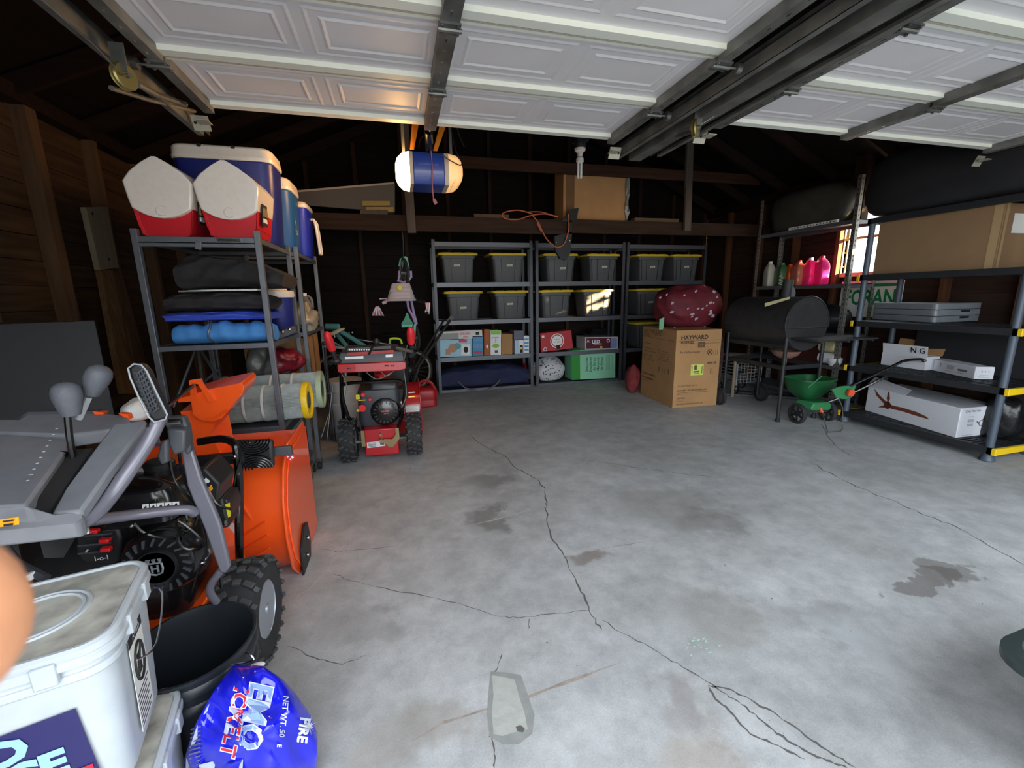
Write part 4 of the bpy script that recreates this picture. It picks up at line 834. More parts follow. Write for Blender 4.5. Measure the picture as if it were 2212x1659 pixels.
# black round bucket leaning slightly
bkm = mat('black bucket plastic', S(34, 38, 44), .38, var=.1, scale=10)
T = thing('round_bucket', (-.675, 1.32, 0), 'open black round bucket between the white bucket and the blower tyre', 'bucket'); c = V3(-.675, 1.33, 0)
ax = V3(.02, -.04, 1).normalized(); H_ = .40
m = M(); m.lathe([(0, .004), (.12, 0), (.125, .004), (.148, H_-.12), (.150, H_-.115), (.160, H_-.115), (.160, H_-.10), (.153, H_-.09), (.155, H_-.06), (.164, H_-.055), (.164, H_-.04), (.157, H_-.03), (.159, H_-.012), (.165, H_-.01), (.165, H_), (.158, H_), (.154, H_-.02), (.12, .02), (0, .02)], c, ax, 44); part(T, 'bucket_body', m, bkm)
m = M(); m.tube([AY(528, 1410, 1.22), AY(538, 1412, 1.2), AY(548, 1424, 1.19), AY(532, 1430, 1.2), AY(500, 1436, 1.2)], .0028, 6, smooth=3); part(T, 'wire_handle', m, chrome)
m = M(); m.cyl((-.66, 1.24, .02), (-.52, 1.20, .02), .003, n=6)
# blue bag
bgm = mat('glossy blue bag', S(22, 26, 196), .16, coat=.6, bump=.25, scale=6, var=.12)
BG = thing('ice_melt_bag', (-.50, 1.12, 0), 'glossy blue plastic bag with red and silver lettering on the floor', 'bag')
out = [(398, 1640), (420, 1570), (440, 1530), (470, 1480), (500, 1440), (530, 1436), (570, 1440), (610, 1468), (640, 1500), (672, 1545), (686, 1585), (686, 1640), (680, 1720), (520, 1730), (400, 1720)]
def bagp(a, b, f):  # front surface: a pillow leaning back towards the buckets
    u = (a-545)/150; v = (b-1600)/165; r = min(1, math.hypot(u, v)); Y = 1.06+.10*max(0, -v)+.05*u*u-.07*math.sqrt(max(0, 1-r*r))
    w = .014*math.sin(7*u+5*v)*math.sin(4*v-3*u+1)+.009*math.sin(13*u-9*v)+.006*abs(math.sin(9*u+11*v))
    return AY(a, b, Y+w+(.16*(1-r**3) if f else 0))
cx_, cy_ = 545, 1600; NR, NA = 9, 45
def ringpts(t): 
    P = []
    for k in range(NA):
        s = k/NA*len(out); i = int(s); fr = s-i; a = out[i][0]*(1-fr)+out[(i+1) % len(out)][0]*fr; b = out[i][1]*(1-fr)+out[(i+1) % len(out)][1]*fr
        P.append((cx_+(a-cx_)*t, cy_+(b-cy_)*t))
    return P
m = M(); rings = [[bagp(a, b, 0) for a, b in ringpts(t)] for t in (.02, .15, .3, .45, .6, .75, .88, .96, 1)]+[[bagp(a, b, 1)+V3(0, .01, 0) for a, b in ringpts(t)] for t in (.97, .8, .5, .05)]
m.loft(rings, True); m.v = [Vector((p.x, p.y, max(p.z, .002))) for p in m.v]; BB = part(BG, 'bag_body', m, bgm, ang=80)
def bagtext(m, t, a, b, size, xd, yd, bold=0, off=.004):
    """lettering that follows the pillow"""
    k = M(); xa = Vector((xd[0], xd[1])).normalized(); ya = Vector((yd[0], yd[1])).normalized()
    k.text(t, size, (0, 0, 0), (1, 0, 0), (0, 1, 0), bold=bold)
    o = len(m.v)
    for p in k.v:
        q = (a+xa.x*p.x+ya.x*p.y, b+xa.y*p.x+ya.y*p.y); P = bagp(q[0], q[1], 0); d = (CP-P).normalized(); m.v.append(P+d*off)
    for f in k.f: m.f.append([i+o for i in f]); m.m.append(m.mi)
m = M(); dn = (-.22, 1); rt = (1, .22)
m.mi = 1; bagtext(m, 'ICMELT', 505, 1560, 46, dn, (-rt[0]*-1, .22), 2.6, .0035); m.mi = 0; bagtext(m, 'ICMELT', 505, 1560, 46, dn, rt, .6, .0045)
m.mi = 1; bagtext(m, 'EMO', 548, 1548, 70, dn, rt, 3.6, .0035); m.mi = 2; bagtext(m, 'EMO', 548, 1548, 70, dn, rt, .8, .0045)
m.mi = 1; bagtext(m, 'NET WT. 50', 613, 1548, 17, (-.12, 1), (1, .12), .3); bagtext(m, 'FIRE', 655, 1577, 30, (-.15, 1), (1, .15), 1.2); bagtext(m, 'E', 603, 1611, 14, (-.1, 1), (1, .1), .4)
for k in range(14):
    a = 2*math.pi*k/14; r = 22 if k % 2 else 13; P = [bagp(668+1.2*math.cos(a+1.57), 1568+1.2*math.sin(a+1.57), 0), bagp(668+r*math.cos(a), 1568+r*math.sin(a), 0), bagp(668-1.2*math.cos(a+1.57), 1568-1.2*math.sin(a+1.57), 0)]; m.add([p+(CP-p).normalized()*.005 for p in P], [(0, 1, 2)])
part(BB, 'printed_lettering', m, [mat('bag red print', S(206, 34, 50), .35), mat('bag white print', S(214, 220, 240), .35), mat('bag silver print', S(140, 168, 220), .35)], flat=True)
m = M()
wp = [(402, 1640), (425, 1570), (445, 1530), (472, 1484), (470, 1500), (455, 1560), (440, 1590), (432, 1680), (400, 1690)]
pp = [bagp(a, b, 0) for a, b in wp]; m.add([p+(CP-p).normalized()*.004 for p in pp], [tuple(range(len(wp)))]); m.mi = 1
for k in range(11):
    y = 1575+9*k; q = [bagp(a, b, 0) for a, b in ((412-k*.6, y), (434-k*.3, y-7), (434-k*.3, y-4), (412-k*.6, y+3))]; m.add([p+(CP-p).normalized()*.006 for p in q], [(0, 1, 2, 3)])
part(BB, 'white_side_panel', m, [mat('bag pale side', S(190, 200, 224), .4), mat('bag small print', S(110, 110, 130), .5)], flat=True)
m = M(); m.ell(AY(556, 1437, 1.24), (.022, .01, .008), nu=10, nv=6); part(BG, 'torn_white_corner', m, white)
# white patch at the bottom of the bag print
m = M(); q = [bagp(a, b, 0) for a, b in ((430, 1652), (458, 1645), (500, 1650), (525, 1640), (522, 1700), (430, 1700))]; m.add([p+(CP-p).normalized()*.004 for p in q], [tuple(range(6))]); part(BB, 'pale_print', m, mat('bag pale side', S(190, 200, 224), .4))
# ================================================================ FINGER over the lens edge
skin = mat('skin', S(214, 150, 112), .55, var=.08, scale=200, sub=.2)
def P(x, y, d): r = ray(x, y); return CP + r*d
m = M(); D0 = .040
m.tube([P(-1620, 1640, D0*1.1), P(-1120, 1560, D0*1.04), P(-720, 1480, D0), P(-470, 1430, D0), P(-310, 1410, D0), P(-190, 1400, D0), P(-95, 1397, D0), P(-52, 1395, D0)], [.0105, .0105, .0105, .0110, .0112, .0100, .0066, .001], 24, smooth=5)
T = thing('finger', P(-200, 1800, D0), 'blurred fingertip of the photographer at the left edge', 'finger'); part(T, 'fingertip', m, skin, ang=80)
# ================================================================ RED SNOW BLOWER
rpt = mat('red blower paint', S(186, 20, 34), .3, coat=.5, var=.04, scale=4); dgry = mat('charcoal dash plastic', S(56, 60, 68), .45, var=.08)
T = RB = thing('snow_blower', (-.22, 3.9, 0), 'smaller red snow blower with red grips standing beyond the rack', 'snow blower')
tyre(T, (-.50, 3.80, .195), .195, .125, nl=16); tyre(T, (.055, 3.82, .195), .195, .125, nl=16)
m = M(); m.cyl((-.45, 3.8, .17), (.0, 3.8, .17), .016); part(T, 'axle', m, galvd)
m = M(); m.prism([V3(x, 3.72, z) for x, z in ((-.365, .06), (-.08, .05), (-.085, .29), (-.36, .30))], (0, .26, .02)); FR = part(T, 'rear_frame', m, rpt, bev=.008)
m = M(); m.prism([V3(x, 3.712, z) for x, z in ((-.345, .135), (-.195, .14), (-.195, .19), (-.345, .185))], (0, .004, 0)); m.mi = 1
for k in range(4): m.bb(-.335, -.27, 3.708, 3.711, .145+.01*k, .148+.01*k)
for k in range(7): m.bb(-.235+.005*k, -.232+.005*k, 3.708, 3.711, .15, .175)
part(FR, 'white_label', m, [white, ink])
m = M(); m.prism([V3(x, 3.69, z) for x, z in ((-.385, .16), (-.355, .16), (-.355, .30), (-.385, .30))], (0, .006, 0)); part(FR, 'left_bracket', m, mat('brass zinc bracket', S(150, 132, 96), .4, .6))
m = M(); m.prism([V3(x, 3.69, z) for x, z in ((-.10, .30), (-.07, .30), (-.07, .20), (-.13, .13), (-.16, .13), (-.21, .19), (-.20, .21), (-.13, .20), (-.10, .24))], (0, .006, 0)); m.cyl((-.225, 3.72, .20), (-.225, 3.67, .20), .016, n=12); m.cyl((-.225, 3.72, .25), (-.225, 3.68, .25), .012, n=12); part(FR, 'right_bracket', m, MATS['brass zinc bracket'])
# auger housing beyond
x0, x1 = -.40, .14
prof = [(4.62, .03), (4.36, .03), (4.28, .08), (4.22, .20), (4.21, .32), (4.25, .43), (4.34, .50), (4.62, .52)]
m = M(); m.loft([[V3(x, y, z) for y, z in prof]+[V3(x, y+.015 if y < 4.6 else y, z) for y, z in prof[::-1]] for x in (x0, x1)]); AH = part(T, 'auger_housing', m, rpt, ang=40)
for s, x in ((-1, x0), (1, x1)):
    m = M(); m.prism([V3(x, y, z) for y, z in [(4.66, .01), (4.34, .01), (4.2, .10), (4.17, .28), (4.22, .47), (4.34, .56), (4.66, .57)]], (s*.01, 0, 0)); part(AH, 'side_plate', m, rpt, bev=.004)
m = M(); m.bb(.0, .13, 4.19, 4.20, .30, .36); m.bb(-.38, -.32, 4.19, 4.20, .22, .28); part(AH, 'white_decal', m, white)
m = M(); m.bb(-.02, .10, 4.195, 4.205, .49, .50); m.mi = 1; m.bb(-.02, .02, 4.19, 4.2, .505, .525); part(AH, 'top_strip', m, [white, MATS['amber sticker']])
m = M(); m.lathe([(.07, 0), (.075, .25), (.09, .38), (.085, .42)], (-.2, 4.3, .5), (0, -.1, 1), 20); part(T, 'chute', m, rpt)
m = M(); m.bb(-.32, -.05, 4.05, 4.25, .52, .66); part(T, 'belt_cover', m, blk, bev=.02)
# engine
m = M(); L = [[V3(-.22+a*s, 3.93+b*s, z) for a, b in rrect(.36, .30, .05)] for s, z in ((.9, .30), (1, .36), (1, .58), (.95, .63))]; m.loft(L); EG = part(T, 'engine', m, MATS['charcoal dash plastic'], bev=.008)
m = M(); m.loft([[V3(-.17+a*s, 3.93+b*s, z) for a, b in rrect(.24, .26, .03)] for s, z in ((1, .54), (1.02, .61), (.96, .68), (.8, .70))]); part(EG, 'air_box', m, mat('slate engine cover', S(44, 48, 56), .4), bev=.006)
cc = V3(-.175, 3.77, .43)
m = M(); m.lathe([(.125, .05), (.13, .02), (.12, .0), (.10, -.01), (.06, -.02), (0, -.022)], cc, (0, 1, 0), 36); RS = part(EG, 'recoil_starter', m, ek)
m = M()
for k in range(18): a = 2*math.pi*k/18; m.box(cc+V3(math.cos(a)*.088, -.017, math.sin(a)*.088), (.022, .006, .006), (0, -math.degrees(a), 0))
part(RS, 'vent_fins', m, dgrey)
m = M(); m.text('POWER', .020, cc+V3(0, -.024, .012), (1, 0, 0), (0, 0, 1), off=.002, bold=.0006); m.text('SNOW', .014, cc+V3(.01, -.024, -.008), (1, 0, 0), (0, 0, 1), off=.002); part(RS, 'red_lettering', m, mat('pale red print', S(230, 130, 140), .5))
for nm, c, r in (('choke_knob', (-.36, 3.76, .485), .032), ('primer_knob', (-.345, 3.77, .60), .018), ('key', (-.29, 3.765, .555), .014)):
    m = M(); m.cyl(c, (c[0], c[1]-.02, c[2]), r, n=20); part(EG, nm, m, MATS['red switch'], bev=.003)
m = M(); m.bb(-.405, -.375, 3.77, 3.774, .56, .60); m.bb(-.39, -.33, 3.772, 3.776, .545, .553); m.bb(-.41, -.385, 3.77, 3.774, .45, .475); part(EG, 'yellow_tag', m, yst)
m = M(); m.cyl((-.02, 3.8, .50), (-.02, 3.78, .50), .02, n=14); m.bb(-.035, -.015, 3.79, 3.8, .42, .49); part(EG, 'fuel_filter', m, chrome)
m = M(); m.bb(-.05, .03, 3.82, 3.98, .52, .62); 
for k in range(5): m.bb(-.055, .035, 3.81, 3.82, .525+.02*k, .535+.02*k)
part(EG, 'muffler', m, blk, bev=.004)
m = M(); m.cyl((-.2, 3.98, .70), (-.2, 3.98, .73), .04, n=20); part(EG, 'fuel_cap', m, red)
# handle frame
m = M(); m.tube([AY(x, y, Y) for x, y, Y in ((742, 870, 3.72), (738, 838, 3.68), (752, 828, 3.66), (805, 825, 3.65), (858, 822, 3.66), (874, 835, 3.68), (872, 870, 3.72), (866, 905, 3.78), (856, 940, 3.82))], .0145, 10, smooth=4); m.tube([AY(742, 870, 3.72), AY(752, 900, 3.76), AY(775, 932, 3.8)], .0145, 10); part(T, 'guard_tube', m, blkg)
for pts in (((737, 800, 3.62), (738, 860, 3.75), (745, 925, 3.95)), ((876, 775, 3.62), (876, 840, 3.72), (868, 900, 3.85), (858, 930, 3.95))):
    m = M(); m.tube([AY(*p) for p in pts], .016, 10); part(T, 'handle_leg', m, blkg)
# dash
def box_px(px, Y, d, dz=0): return [AY(a, b, Y) for a, b in px], (0, d, dz)
m = M(); m.loft([PL([(728, 787), (873, 782), (873, 775), (728, 782)], 3.50), PL([(725, 780), (872, 778), (870, 758), (735, 762)], 3.52), [p+V3(0, .16, .02) for p in PL([(728, 780), (868, 778), (858, 752), (745, 756)], 3.55)]]); DS = part(T, 'dash_panel', m, dgry, bev=.01)
m = M(); m.prism(PL([(728, 787), (872, 781), (877, 783), (877, 797), (862, 801), (735, 806), (729, 803)], 3.49), (0, .10, 0)); m.mi = 1
for a, b, w in ((752, 796, 4), (757, 796, 2), (766, 795, 2), (835, 790, 9), (845, 790, 3), (850, 790, 3)): m.add(PL([(a-w/2, b-1.5), (a+w/2, b-1.5), (a+w/2, b+1.5), (a-w/2, b+1.5)], 3.488), [(0, 1, 2, 3)])
part(T, 'red_crossbar', m, [rpt, ink], bev=.006)
m = M(); m.add(PL([(751, 752.5), (845, 747), (845, 753), (751, 758.5)], 3.515), [(0, 1, 2, 3)]); m.mi = 1; m.add(PL([(750, 762), (850, 756), (850, 762), (750, 768)], 3.51), [(0, 1, 2, 3)]); m.mi = 0
m.mi = 2; m.add(PL([(745, 771), (785, 769), (785, 777), (745, 779)], 3.505), [(0, 1, 2, 3)]); m.add(PL([(833, 766), (849, 765), (849, 771), (833, 773)], 3.505), [(0, 1, 2, 3)]); m.mi = 0; m.add(PL([(788, 769), (828, 767), (828, 774), (788, 776)], 3.506), [(0, 1, 2, 3)])
m.mi = 2
for k in range(9): a = 754+k*5.2; m.add(PL([(a, 754), (a+3, 753.8), (a+3, 757), (a, 757.2)], 3.508), [(0, 1, 2, 3)])
part(DS, 'dash_decals', m, [dgrey, mat('dash red decal', S(170, 40, 44), .5), white])
m = M(); m.tube([AY(797, 765, 3.5), AY(806, 745, 3.46)], .009, 8); S_ = part(T, 'shift_lever', m, blk); m = M(); m.ell(AY(813, 738, 3.46), (.026, .026, .028), nu=14, nv=10); part(S_, 'knob', m, blk)
# grips
for (a, b, c, d), lab in ((((706, 722), (718, 757), 14, 12), 'left red grip'), (((887, 712), (888, 742), 13, 13), 'right red grip')):
    p, q = AY(*a, 3.42), AY(*b, 3.46); m = M(); dr = (p-q).normalized(); m.tube([q, q+dr*.02, q+dr*(p-q).length*.8, p, p+dr*.02], [.026, .030, .031, .026, .012], 16); part(T, 'grip', m, mat('red grip', S(214, 40, 48), .4), label=lab)
    m = M(); m.tube([q-dr*.08, q], .019, 10); e = q-dr*.09; m.ell(e, (.04, .03, .03), nu=12, nv=8); m.cyl(e+V3(-.04 if lab[0] == 'l' else .0, -.04, -.01), e+V3(-.02, 0, 0), .02, n=12); part(T, 'clutch_lever', m, blk)
m = M(); m.tube([AY(700, 748, 3.46), AY(745, 752, 3.5)], .01, 8); m.tube([AY(857, 752, 3.52), AY(892, 760, 3.46)], .014, 8); part(T, 'lever_pivot', m, galvd)
for pts in ([(880, 745), (872, 790), (878, 850), (868, 880)], [(720, 760), (735, 800), (748, 830), (745, 860)], [(820, 800), (835, 812), (852, 800)], [(790, 803), (810, 818), (828, 815), (848, 803)]):
    m = M(); m.tube([AY(a, b, 3.6) for a, b in pts], .004, 6, smooth=4); part(T, 'control_cable', m, mat('pale cable', S(120, 122, 118), .5))
# gas can
gr = mat('gas can red', S(176, 22, 34), .38, var=.06, scale=10)
T = thing('gas_can', (.40, 4.75, 0), 'red plastic gas can on the floor right of the red snow blower', 'gas can')
gc = lambda p: AY(p[0], p[1], 4.7)
pA = AZ(898, 884, 0); pB = AZ(944, 878, 0); cx = (pA.x+pB.x)/2; Yg = (pA.y+pB.y)/2
gw = (pB-pA).length; hh = gw*1.0
m = M(); L = []
for s, z in ((.9, 0), (1, .01), (1, hh*.30), (.985, hh*.33), (1, hh*.36), (1, hh*.66), (.93, hh*.80), (.7, hh*.90), (.45, hh*.93)): L.append([V3(cx+a*s, Yg+.12+b*s, z) for a, b in rrect(gw, gw*.75, .05)])
m.loft(L); part(T, 'can_body', m, gr, bev=.006)
m = M(); m.tube([V3(cx-gw*.28, Yg+.12, hh*.85), V3(cx-gw*.2, Yg+.12, hh*1.12), V3(cx+.02, Yg+.12, hh*1.2), V3(cx+gw*.34, Yg+.12, hh*1.02), V3(cx+gw*.5, Yg+.12, hh*.6), V3(cx+gw*.5, Yg+.12, hh*.35)], .022, 10, smooth=4); part(T, 'handle', m, gr)
m = M(); m.cyl((cx-gw*.42, Yg+.1, hh*.90), (cx-gw*.28, Yg+.1, hh*.84), .028, n=12); m.mi = 1; m.cyl((cx-gw*.62, Yg+.1, hh*1.02), (cx-gw*.44, Yg+.1, hh*.92), .022, n=12); part(T, 'spout', m, [blk, white])
# black handle rods
m = M(); m.tube([AY(905, 790, 4.9), AY(972, 692, 5.2)], .016, 8); m.box(AY(972, 690, 5.22), (.10, .05, .05), (0, -50, 0)); m2 = M(); m2.tube([AY(895, 795, 5.0), AY(960, 690, 5.3)], .013, 8)
T = thing('push_handle', (AY(895, 795, 5.0).x, 5.0, 0), 'pair of black tubes with a folded head slanting in front of the left shelf', 'tool handle'); part(T, 'tube', m, blk); part(T, 'tube', m2, blk)
m = M(); p = AY(905, 790, 4.9); m.tube([p, (p.x-.12, 4.85, .35), (p.x-.14, 4.86, .01)], .016, 8); part(T, 'lower_tube', m, blk)
# ================================================================ BICYCLES
def bike_wheel(T, c, r, ax, tyrem=rubber, tr=.02, nsp=20, rim=None):
    c = Vector(c); ax = Vector(ax).normalized(); u = ax.orthogonal().normalized(); w = ax.cross(u)
    C_ = lambda a, q: c+(u*math.cos(a)+w*math.sin(a))*q
    m = M(); m.tube([C_(2*math.pi*k/36, r-tr) for k in range(36)], tr, 8, True); W = part(T, 'wheel', m, tyrem)
    m = M(); m.tube([C_(2*math.pi*k/36, r-2.4*tr) for k in range(36)], tr*.6, 6, True); part(W, 'rim', m, rim or silv)
    m = M()
    for k in range(nsp): m.tube([c+ax*(.02 if k % 2 else -.02)+(C_(2*math.pi*(k+.4)/nsp, 1)-c)*.02, C_(2*math.pi*k/nsp, r-2.4*tr)], .0016, 4)
    m.cyl(c-ax*.04, c+ax*.04, .02, n=10); part(W, 'spokes', m, steel)
cream = mat('cream tyre wall', S(196, 196, 176), .6)
T = thing('bicycle', (.2, 5.7, 0), 'black adult bicycle with pale-walled rear wheel leaning against the back wall', 'bicycle')
hb = AZ(886, 800, .335); ang = V3(.0, 1, 0).normalized()
bike_wheel(T, hb, .335, ang, mat('worn tyre', S(60, 60, 58), .8), .02)
m = M(); u = ang.orthogonal(); w = ang.cross(V3(0, 0, 1)); m.tube([hb+(w*math.cos(a)+V3(0, 0, 1)*math.sin(a))*.295+ang*-.02 for a in [2*math.pi*k/36 for k in range(36)]], .009, 6, True); part(T, 'pale_tyre_wall', m, cream)
fd = V3(-1, .0, 0).normalized(); h2 = hb+fd*1.02
bike_wheel(T, h2, .335, ang)
bk2 = mat('black bicycle paint', S(24, 24, 28), .3, coat=.3)
bb_ = hb+fd*.43+V3(0, 0, -.05); st_ = hb+fd*.25+V3(0, 0, .48); hd = hb+fd*.82+V3(0, 0, .52)
for nm, a, b, r in (('seat_tube', bb_, st_, .016), ('down_tube', bb_, hd-V3(0, 0, .1), .02), ('top_tube', st_-V3(0, 0, .08), hd, .016), ('chain_stay', hb, bb_, .01), ('seat_stay', hb, st_-V3(0, 0, .06), .009), ('fork', hd, h2, .014)):
    m = M(); m.cyl(a, b, r, n=10); part(T, nm, m, bk2)
m = M(); m.ell(st_+V3(0, 0, .06), (.14, .08, .035), (0, 0, -20), nu=14, nv=8); part(T, 'saddle', m, blk)
m = M(); m.tube([hd+V3(0, 0, .10)-ang*.30+fd*-.08, hd+V3(0, 0, .12)-ang*.1, hd+V3(0, 0, .12)+ang*.1, hd+V3(0, 0, .10)+ang*.3+fd*-.08], .012, 8); m.cyl(hd, hd+V3(0, 0, .12), .013, n=8); part(T, 'handlebar', m, chrome)
teal = mat('teal paint', S(86, 150, 156), .35, coat=.3)
T = thing('bicycle', (-.75, 4.85, 0), 'teal bicycle with cream saddle leaning behind the red snow blower and rack', 'bicycle')
def tb(nm, a, b, r, Y1, Y2, mt=teal): m = M(); m.cyl(AY(*a, Y1), AY(*b, Y2), r, n=10); part(T, nm, m, mt)
tb('top_tube', (730, 712), (788, 748), .024, 4.9, 4.7); tb('down_tube', (728, 722), (752, 752), .022, 4.9, 4.7); tb('seat_tube', (712, 735), (742, 752), .012, 4.9, 4.7); tb('seat_stay', (700, 735), (722, 742), .01, 4.9, 4.7)
tb('head_tube', (705, 705), (732, 706), .032, 4.95, 4.9); tb('fork', (742, 752), (748, 830), .014, 4.7, 4.66)
m = M(); m.ell(AY(724, 718, 4.8), (.11, .05, .022), (0, -22, 0), nu=14, nv=8); part(T, 'saddle', m, mat('cream vinyl', S(190, 184, 160), .5))
m = M(); m.tube([AY(722, 722, 4.8), AY(724, 730, 4.8), AY(728, 722, 4.8), AY(720, 732, 4.8)], .004, 6); part(T, 'saddle_spring', m, chrome)
bike_wheel(T, AZ(745, 852, .28)+V3(0, .0, 0), .28, (.9, .6, 0))
lil = mat('lilac paint', S(168, 152, 196), .35, coat=.3); pink = mat('pink plastic', S(226, 92, 140), .4); wick = mat('pale wicker', S(186, 178, 186), .7)
tur = mat('turquoise plastic', S(96, 176, 160), .5)
KY = 5.1
T = thing('child_bicycle', AY(868, 640, KY), 'lilac child bicycle hanging upside down with wicker basket and streamers', 'bicycle')
kb = lambda a, b, d=0: AY(a, b, KY+d)
m = M(); rows = []
L = []
for t, w in ((0, 18), (.25, 21), (.5, 24), (.75, 26.5), (.9, 28), (1.0, 28)):
    cx0, cy0 = 866+t*1, 613+35*t; p = kb(cx0, cy0); q = kb(cx0+w, cy0); hw = q.x-p.x; L.append([V3(p.x+a, p.y+b, p.z) for a, b in rrect(2*hw, 1.4*hw, hw*.4)])
m.loft(L); BK = part(T, 'basket', m, wick)
m = M()
for lp in L[:-1]:
    m.tube([p+(p-sum(lp, V3(0, 0, 0))/len(lp)).normalized()*.003 for p in lp], .006, 6, True)
for i in range(0, len(L[0]), 2): m.tube([lp[i]+(lp[i]-sum(lp, V3(0, 0, 0))/len(lp)).normalized()*.003 for lp in L], .004, 5)
m.tube([p+(p-sum(L[-1], V3(0, 0, 0))/len(L[-1])).normalized()*.006 for p in L[-1]], .013, 8, True)
part(BK, 'wicker_weave', m, wick)
m = M(); c = L[1][0]; m.ell(kb(863, 622)+V3(0, -.125, 0), (.03, .006, .03), nu=14, nv=6); part(BK, 'yellow_flower', m, yst)
m = M(); m.tube([kb(832, 653, -.1), kb(850, 645, -.05), kb(890, 645, -.02), kb(900, 650, -.05)], .012, 8, smooth=3); part(T, 'handlebar', m, pink)
m = M(); m.tube([kb(826, 655, -.1), kb(834, 652, -.1)], .017, 10); m.tube([kb(820, 646, -.1), kb(834, 645, -.1), kb(834, 655, -.1)], .007, 8); part(T, 'left_brake_lever', m, wick)
m = M(); m.tube([kb(900, 650, -.05), kb(918, 653, -.12)], .016, 10); part(T, 'right_grip', m, blk)
m = M()
for k in range(9): m.mi = k % 3; x = 919+k*1.2; m.tube([kb(x, 654, -.12), kb(x+2-k*.3, 665, -.14), kb(x+random.uniform(-3, 4), 675+random.uniform(-3, 4), -.13)], .004, 5)
part(T, 'right_streamers', m, [pink, white, silv])
m = M()
for k in range(11): m.mi = k % 3; x = 812+k*.6; m.tube([kb(x, 662, -.2), kb(x-6+k*1.3, 675, -.2), kb(x-8+k*1.9, 682, -.2)], .004, 5)
part(T, 'left_streamers', m, [silv, white, pink])
m = M(); m.tube([kb(880, 608), kb(888, 598), kb(887, 585)], .015, 8); m.tube([kb(861, 605), kb(862, 585)], .010, 8); m.tube([kb(858, 606), kb(872, 610), kb(882, 606)], .012, 8); part(T, 'upper_fork', m, lil)
m = M(); m.prism(PL([(874, 553), (880, 556), (885, 580), (877, 583), (876, 570)], KY), (0, .03, 0)); m.tube([kb(876, 555, .1), kb(865, 560, .1), kb(862, 575, .1)], .01, 6); part(T, 'turquoise_fender', m, tur)
for pts in ([(880, 650), (883, 668), (890, 680), (899, 702)], [(889, 650), (893, 672), (900, 700)]): m = M(); m.tube([kb(a, b, .03) for a, b in pts], .014, 8, smooth=3); part(T, 'frame_tube', m, lil)
m = M(); m.prism(PL([(894, 700), (899, 700), (897, 728), (893, 722)], KY), (0, .02, 0)); m.loft([PL([(878, 678), (881, 678), (881, 676), (878, 676)], KY-.02), PL([(874, 690), (885, 690), (885, 688), (874, 688)], KY-.06), PL([(867, 702), (892, 701), (892, 698), (867, 699)], KY-.12), PL([(868, 707), (891, 706), (891, 701), (868, 702)], KY-.14)]); part(T, 'saddle', m, tur, ang=50)
bike_wheel(T, kb(872, 590, .08), .17, (1, .3, 0), tr=.014, nsp=14); bike_wheel(T, kb(896, 730, .1), .17, (1, .3, 0), tr=.014, nsp=14)
m = M(); m.tube([kb(872, 575, .1), kb(871, 520, .2), V3(kb(871, 520, .2).x, 5.50, 2.20), V3(kb(871, 520, .2).x, 5.55, 2.22)], .006, 6); part(T, 'hanging_hook', m, galvd)
T = thing('tool_case', AZ(850, 900, 0)+V3(.0, .9, 0), 'black case with lime green handle behind the red snow blower', 'case')
p = AY(835, 745, 4.6); q = AY(872, 745, 4.6); m = M(); m.bb(p.x-.03, q.x+.03, 4.72, 4.9, 0, p.z-.03+.0); part(T, 'case_body', m, blk, bev=.03)
m = M(); m.tube([AY(842, 742, 4.6), AY(843, 733, 4.58), AY(852, 731, 4.58), AY(864, 733, 4.58), AY(868, 742, 4.6)], .012, 8, smooth=3); part(T, 'lime_handle', m, mat('lime green', S(176, 214, 60), .4))
# ================================================================ BACK SHELVES
U0 = 6.28; UD = .48
lv = (.04, .53, 1.07, 1.61, 2.17)
def unit(x0, x1, lab):
    T = thing('steel_shelf', ((x0+x1)/2, U0+UD/2, 0), lab, 'shelving unit', 'dark steel shelving units along the back wall'); w = .045
    for x in (x0, x1-w):
        for y in (U0, U0+UD-w): m = M(); m.bb(x, x+w, y, y+.006, 0, 2.2); m.bb(x if x == x0 else x+w-.006, x+.006 if x == x0 else x+w, y, y+w, 0, 2.2); part(T, 'post', m, mat('dark shelf steel', S(84, 87, 94), .45, .5))
    for z in lv:
        m = M(); m.bb(x0+w, x1-w, U0+.004, U0+.02, z-.012, z); m.bb(x0+w, x1-w, U0+.010, U0+.014, z-.05, z-.012); m.bb(x0+w, x1-w, U0+.002, U0+.02, z-.062, z-.05) if z > .1 else None
        m.bb(x0+w, x1-w, U0+UD-.02, U0+UD-.004, z-.05, z); m.bb(x0+.006, x0+.02, U0+.01, U0+UD-.01, z-.05, z); m.bb(x1-.02, x1-.006, U0+.01, U0+UD-.01, z-.05, z); m.mi = 1; m.bb(x0+.02, x1-.02, U0+.02, U0+UD-.02, z-.014, z-.004)
        part(T, 'shelf', m, [mat('shelf beam steel', S(104, 107, 114), .4, .5), dgrey])
    return T
unit(.50, 1.975, 'left dark steel shelving unit with small boxes and a navy bag'); unit(2.02, 3.50, 'middle dark steel shelving unit with red box and green box'); unit(3.53, 5.0, 'right dark steel shelving unit behind the brown heater carton')
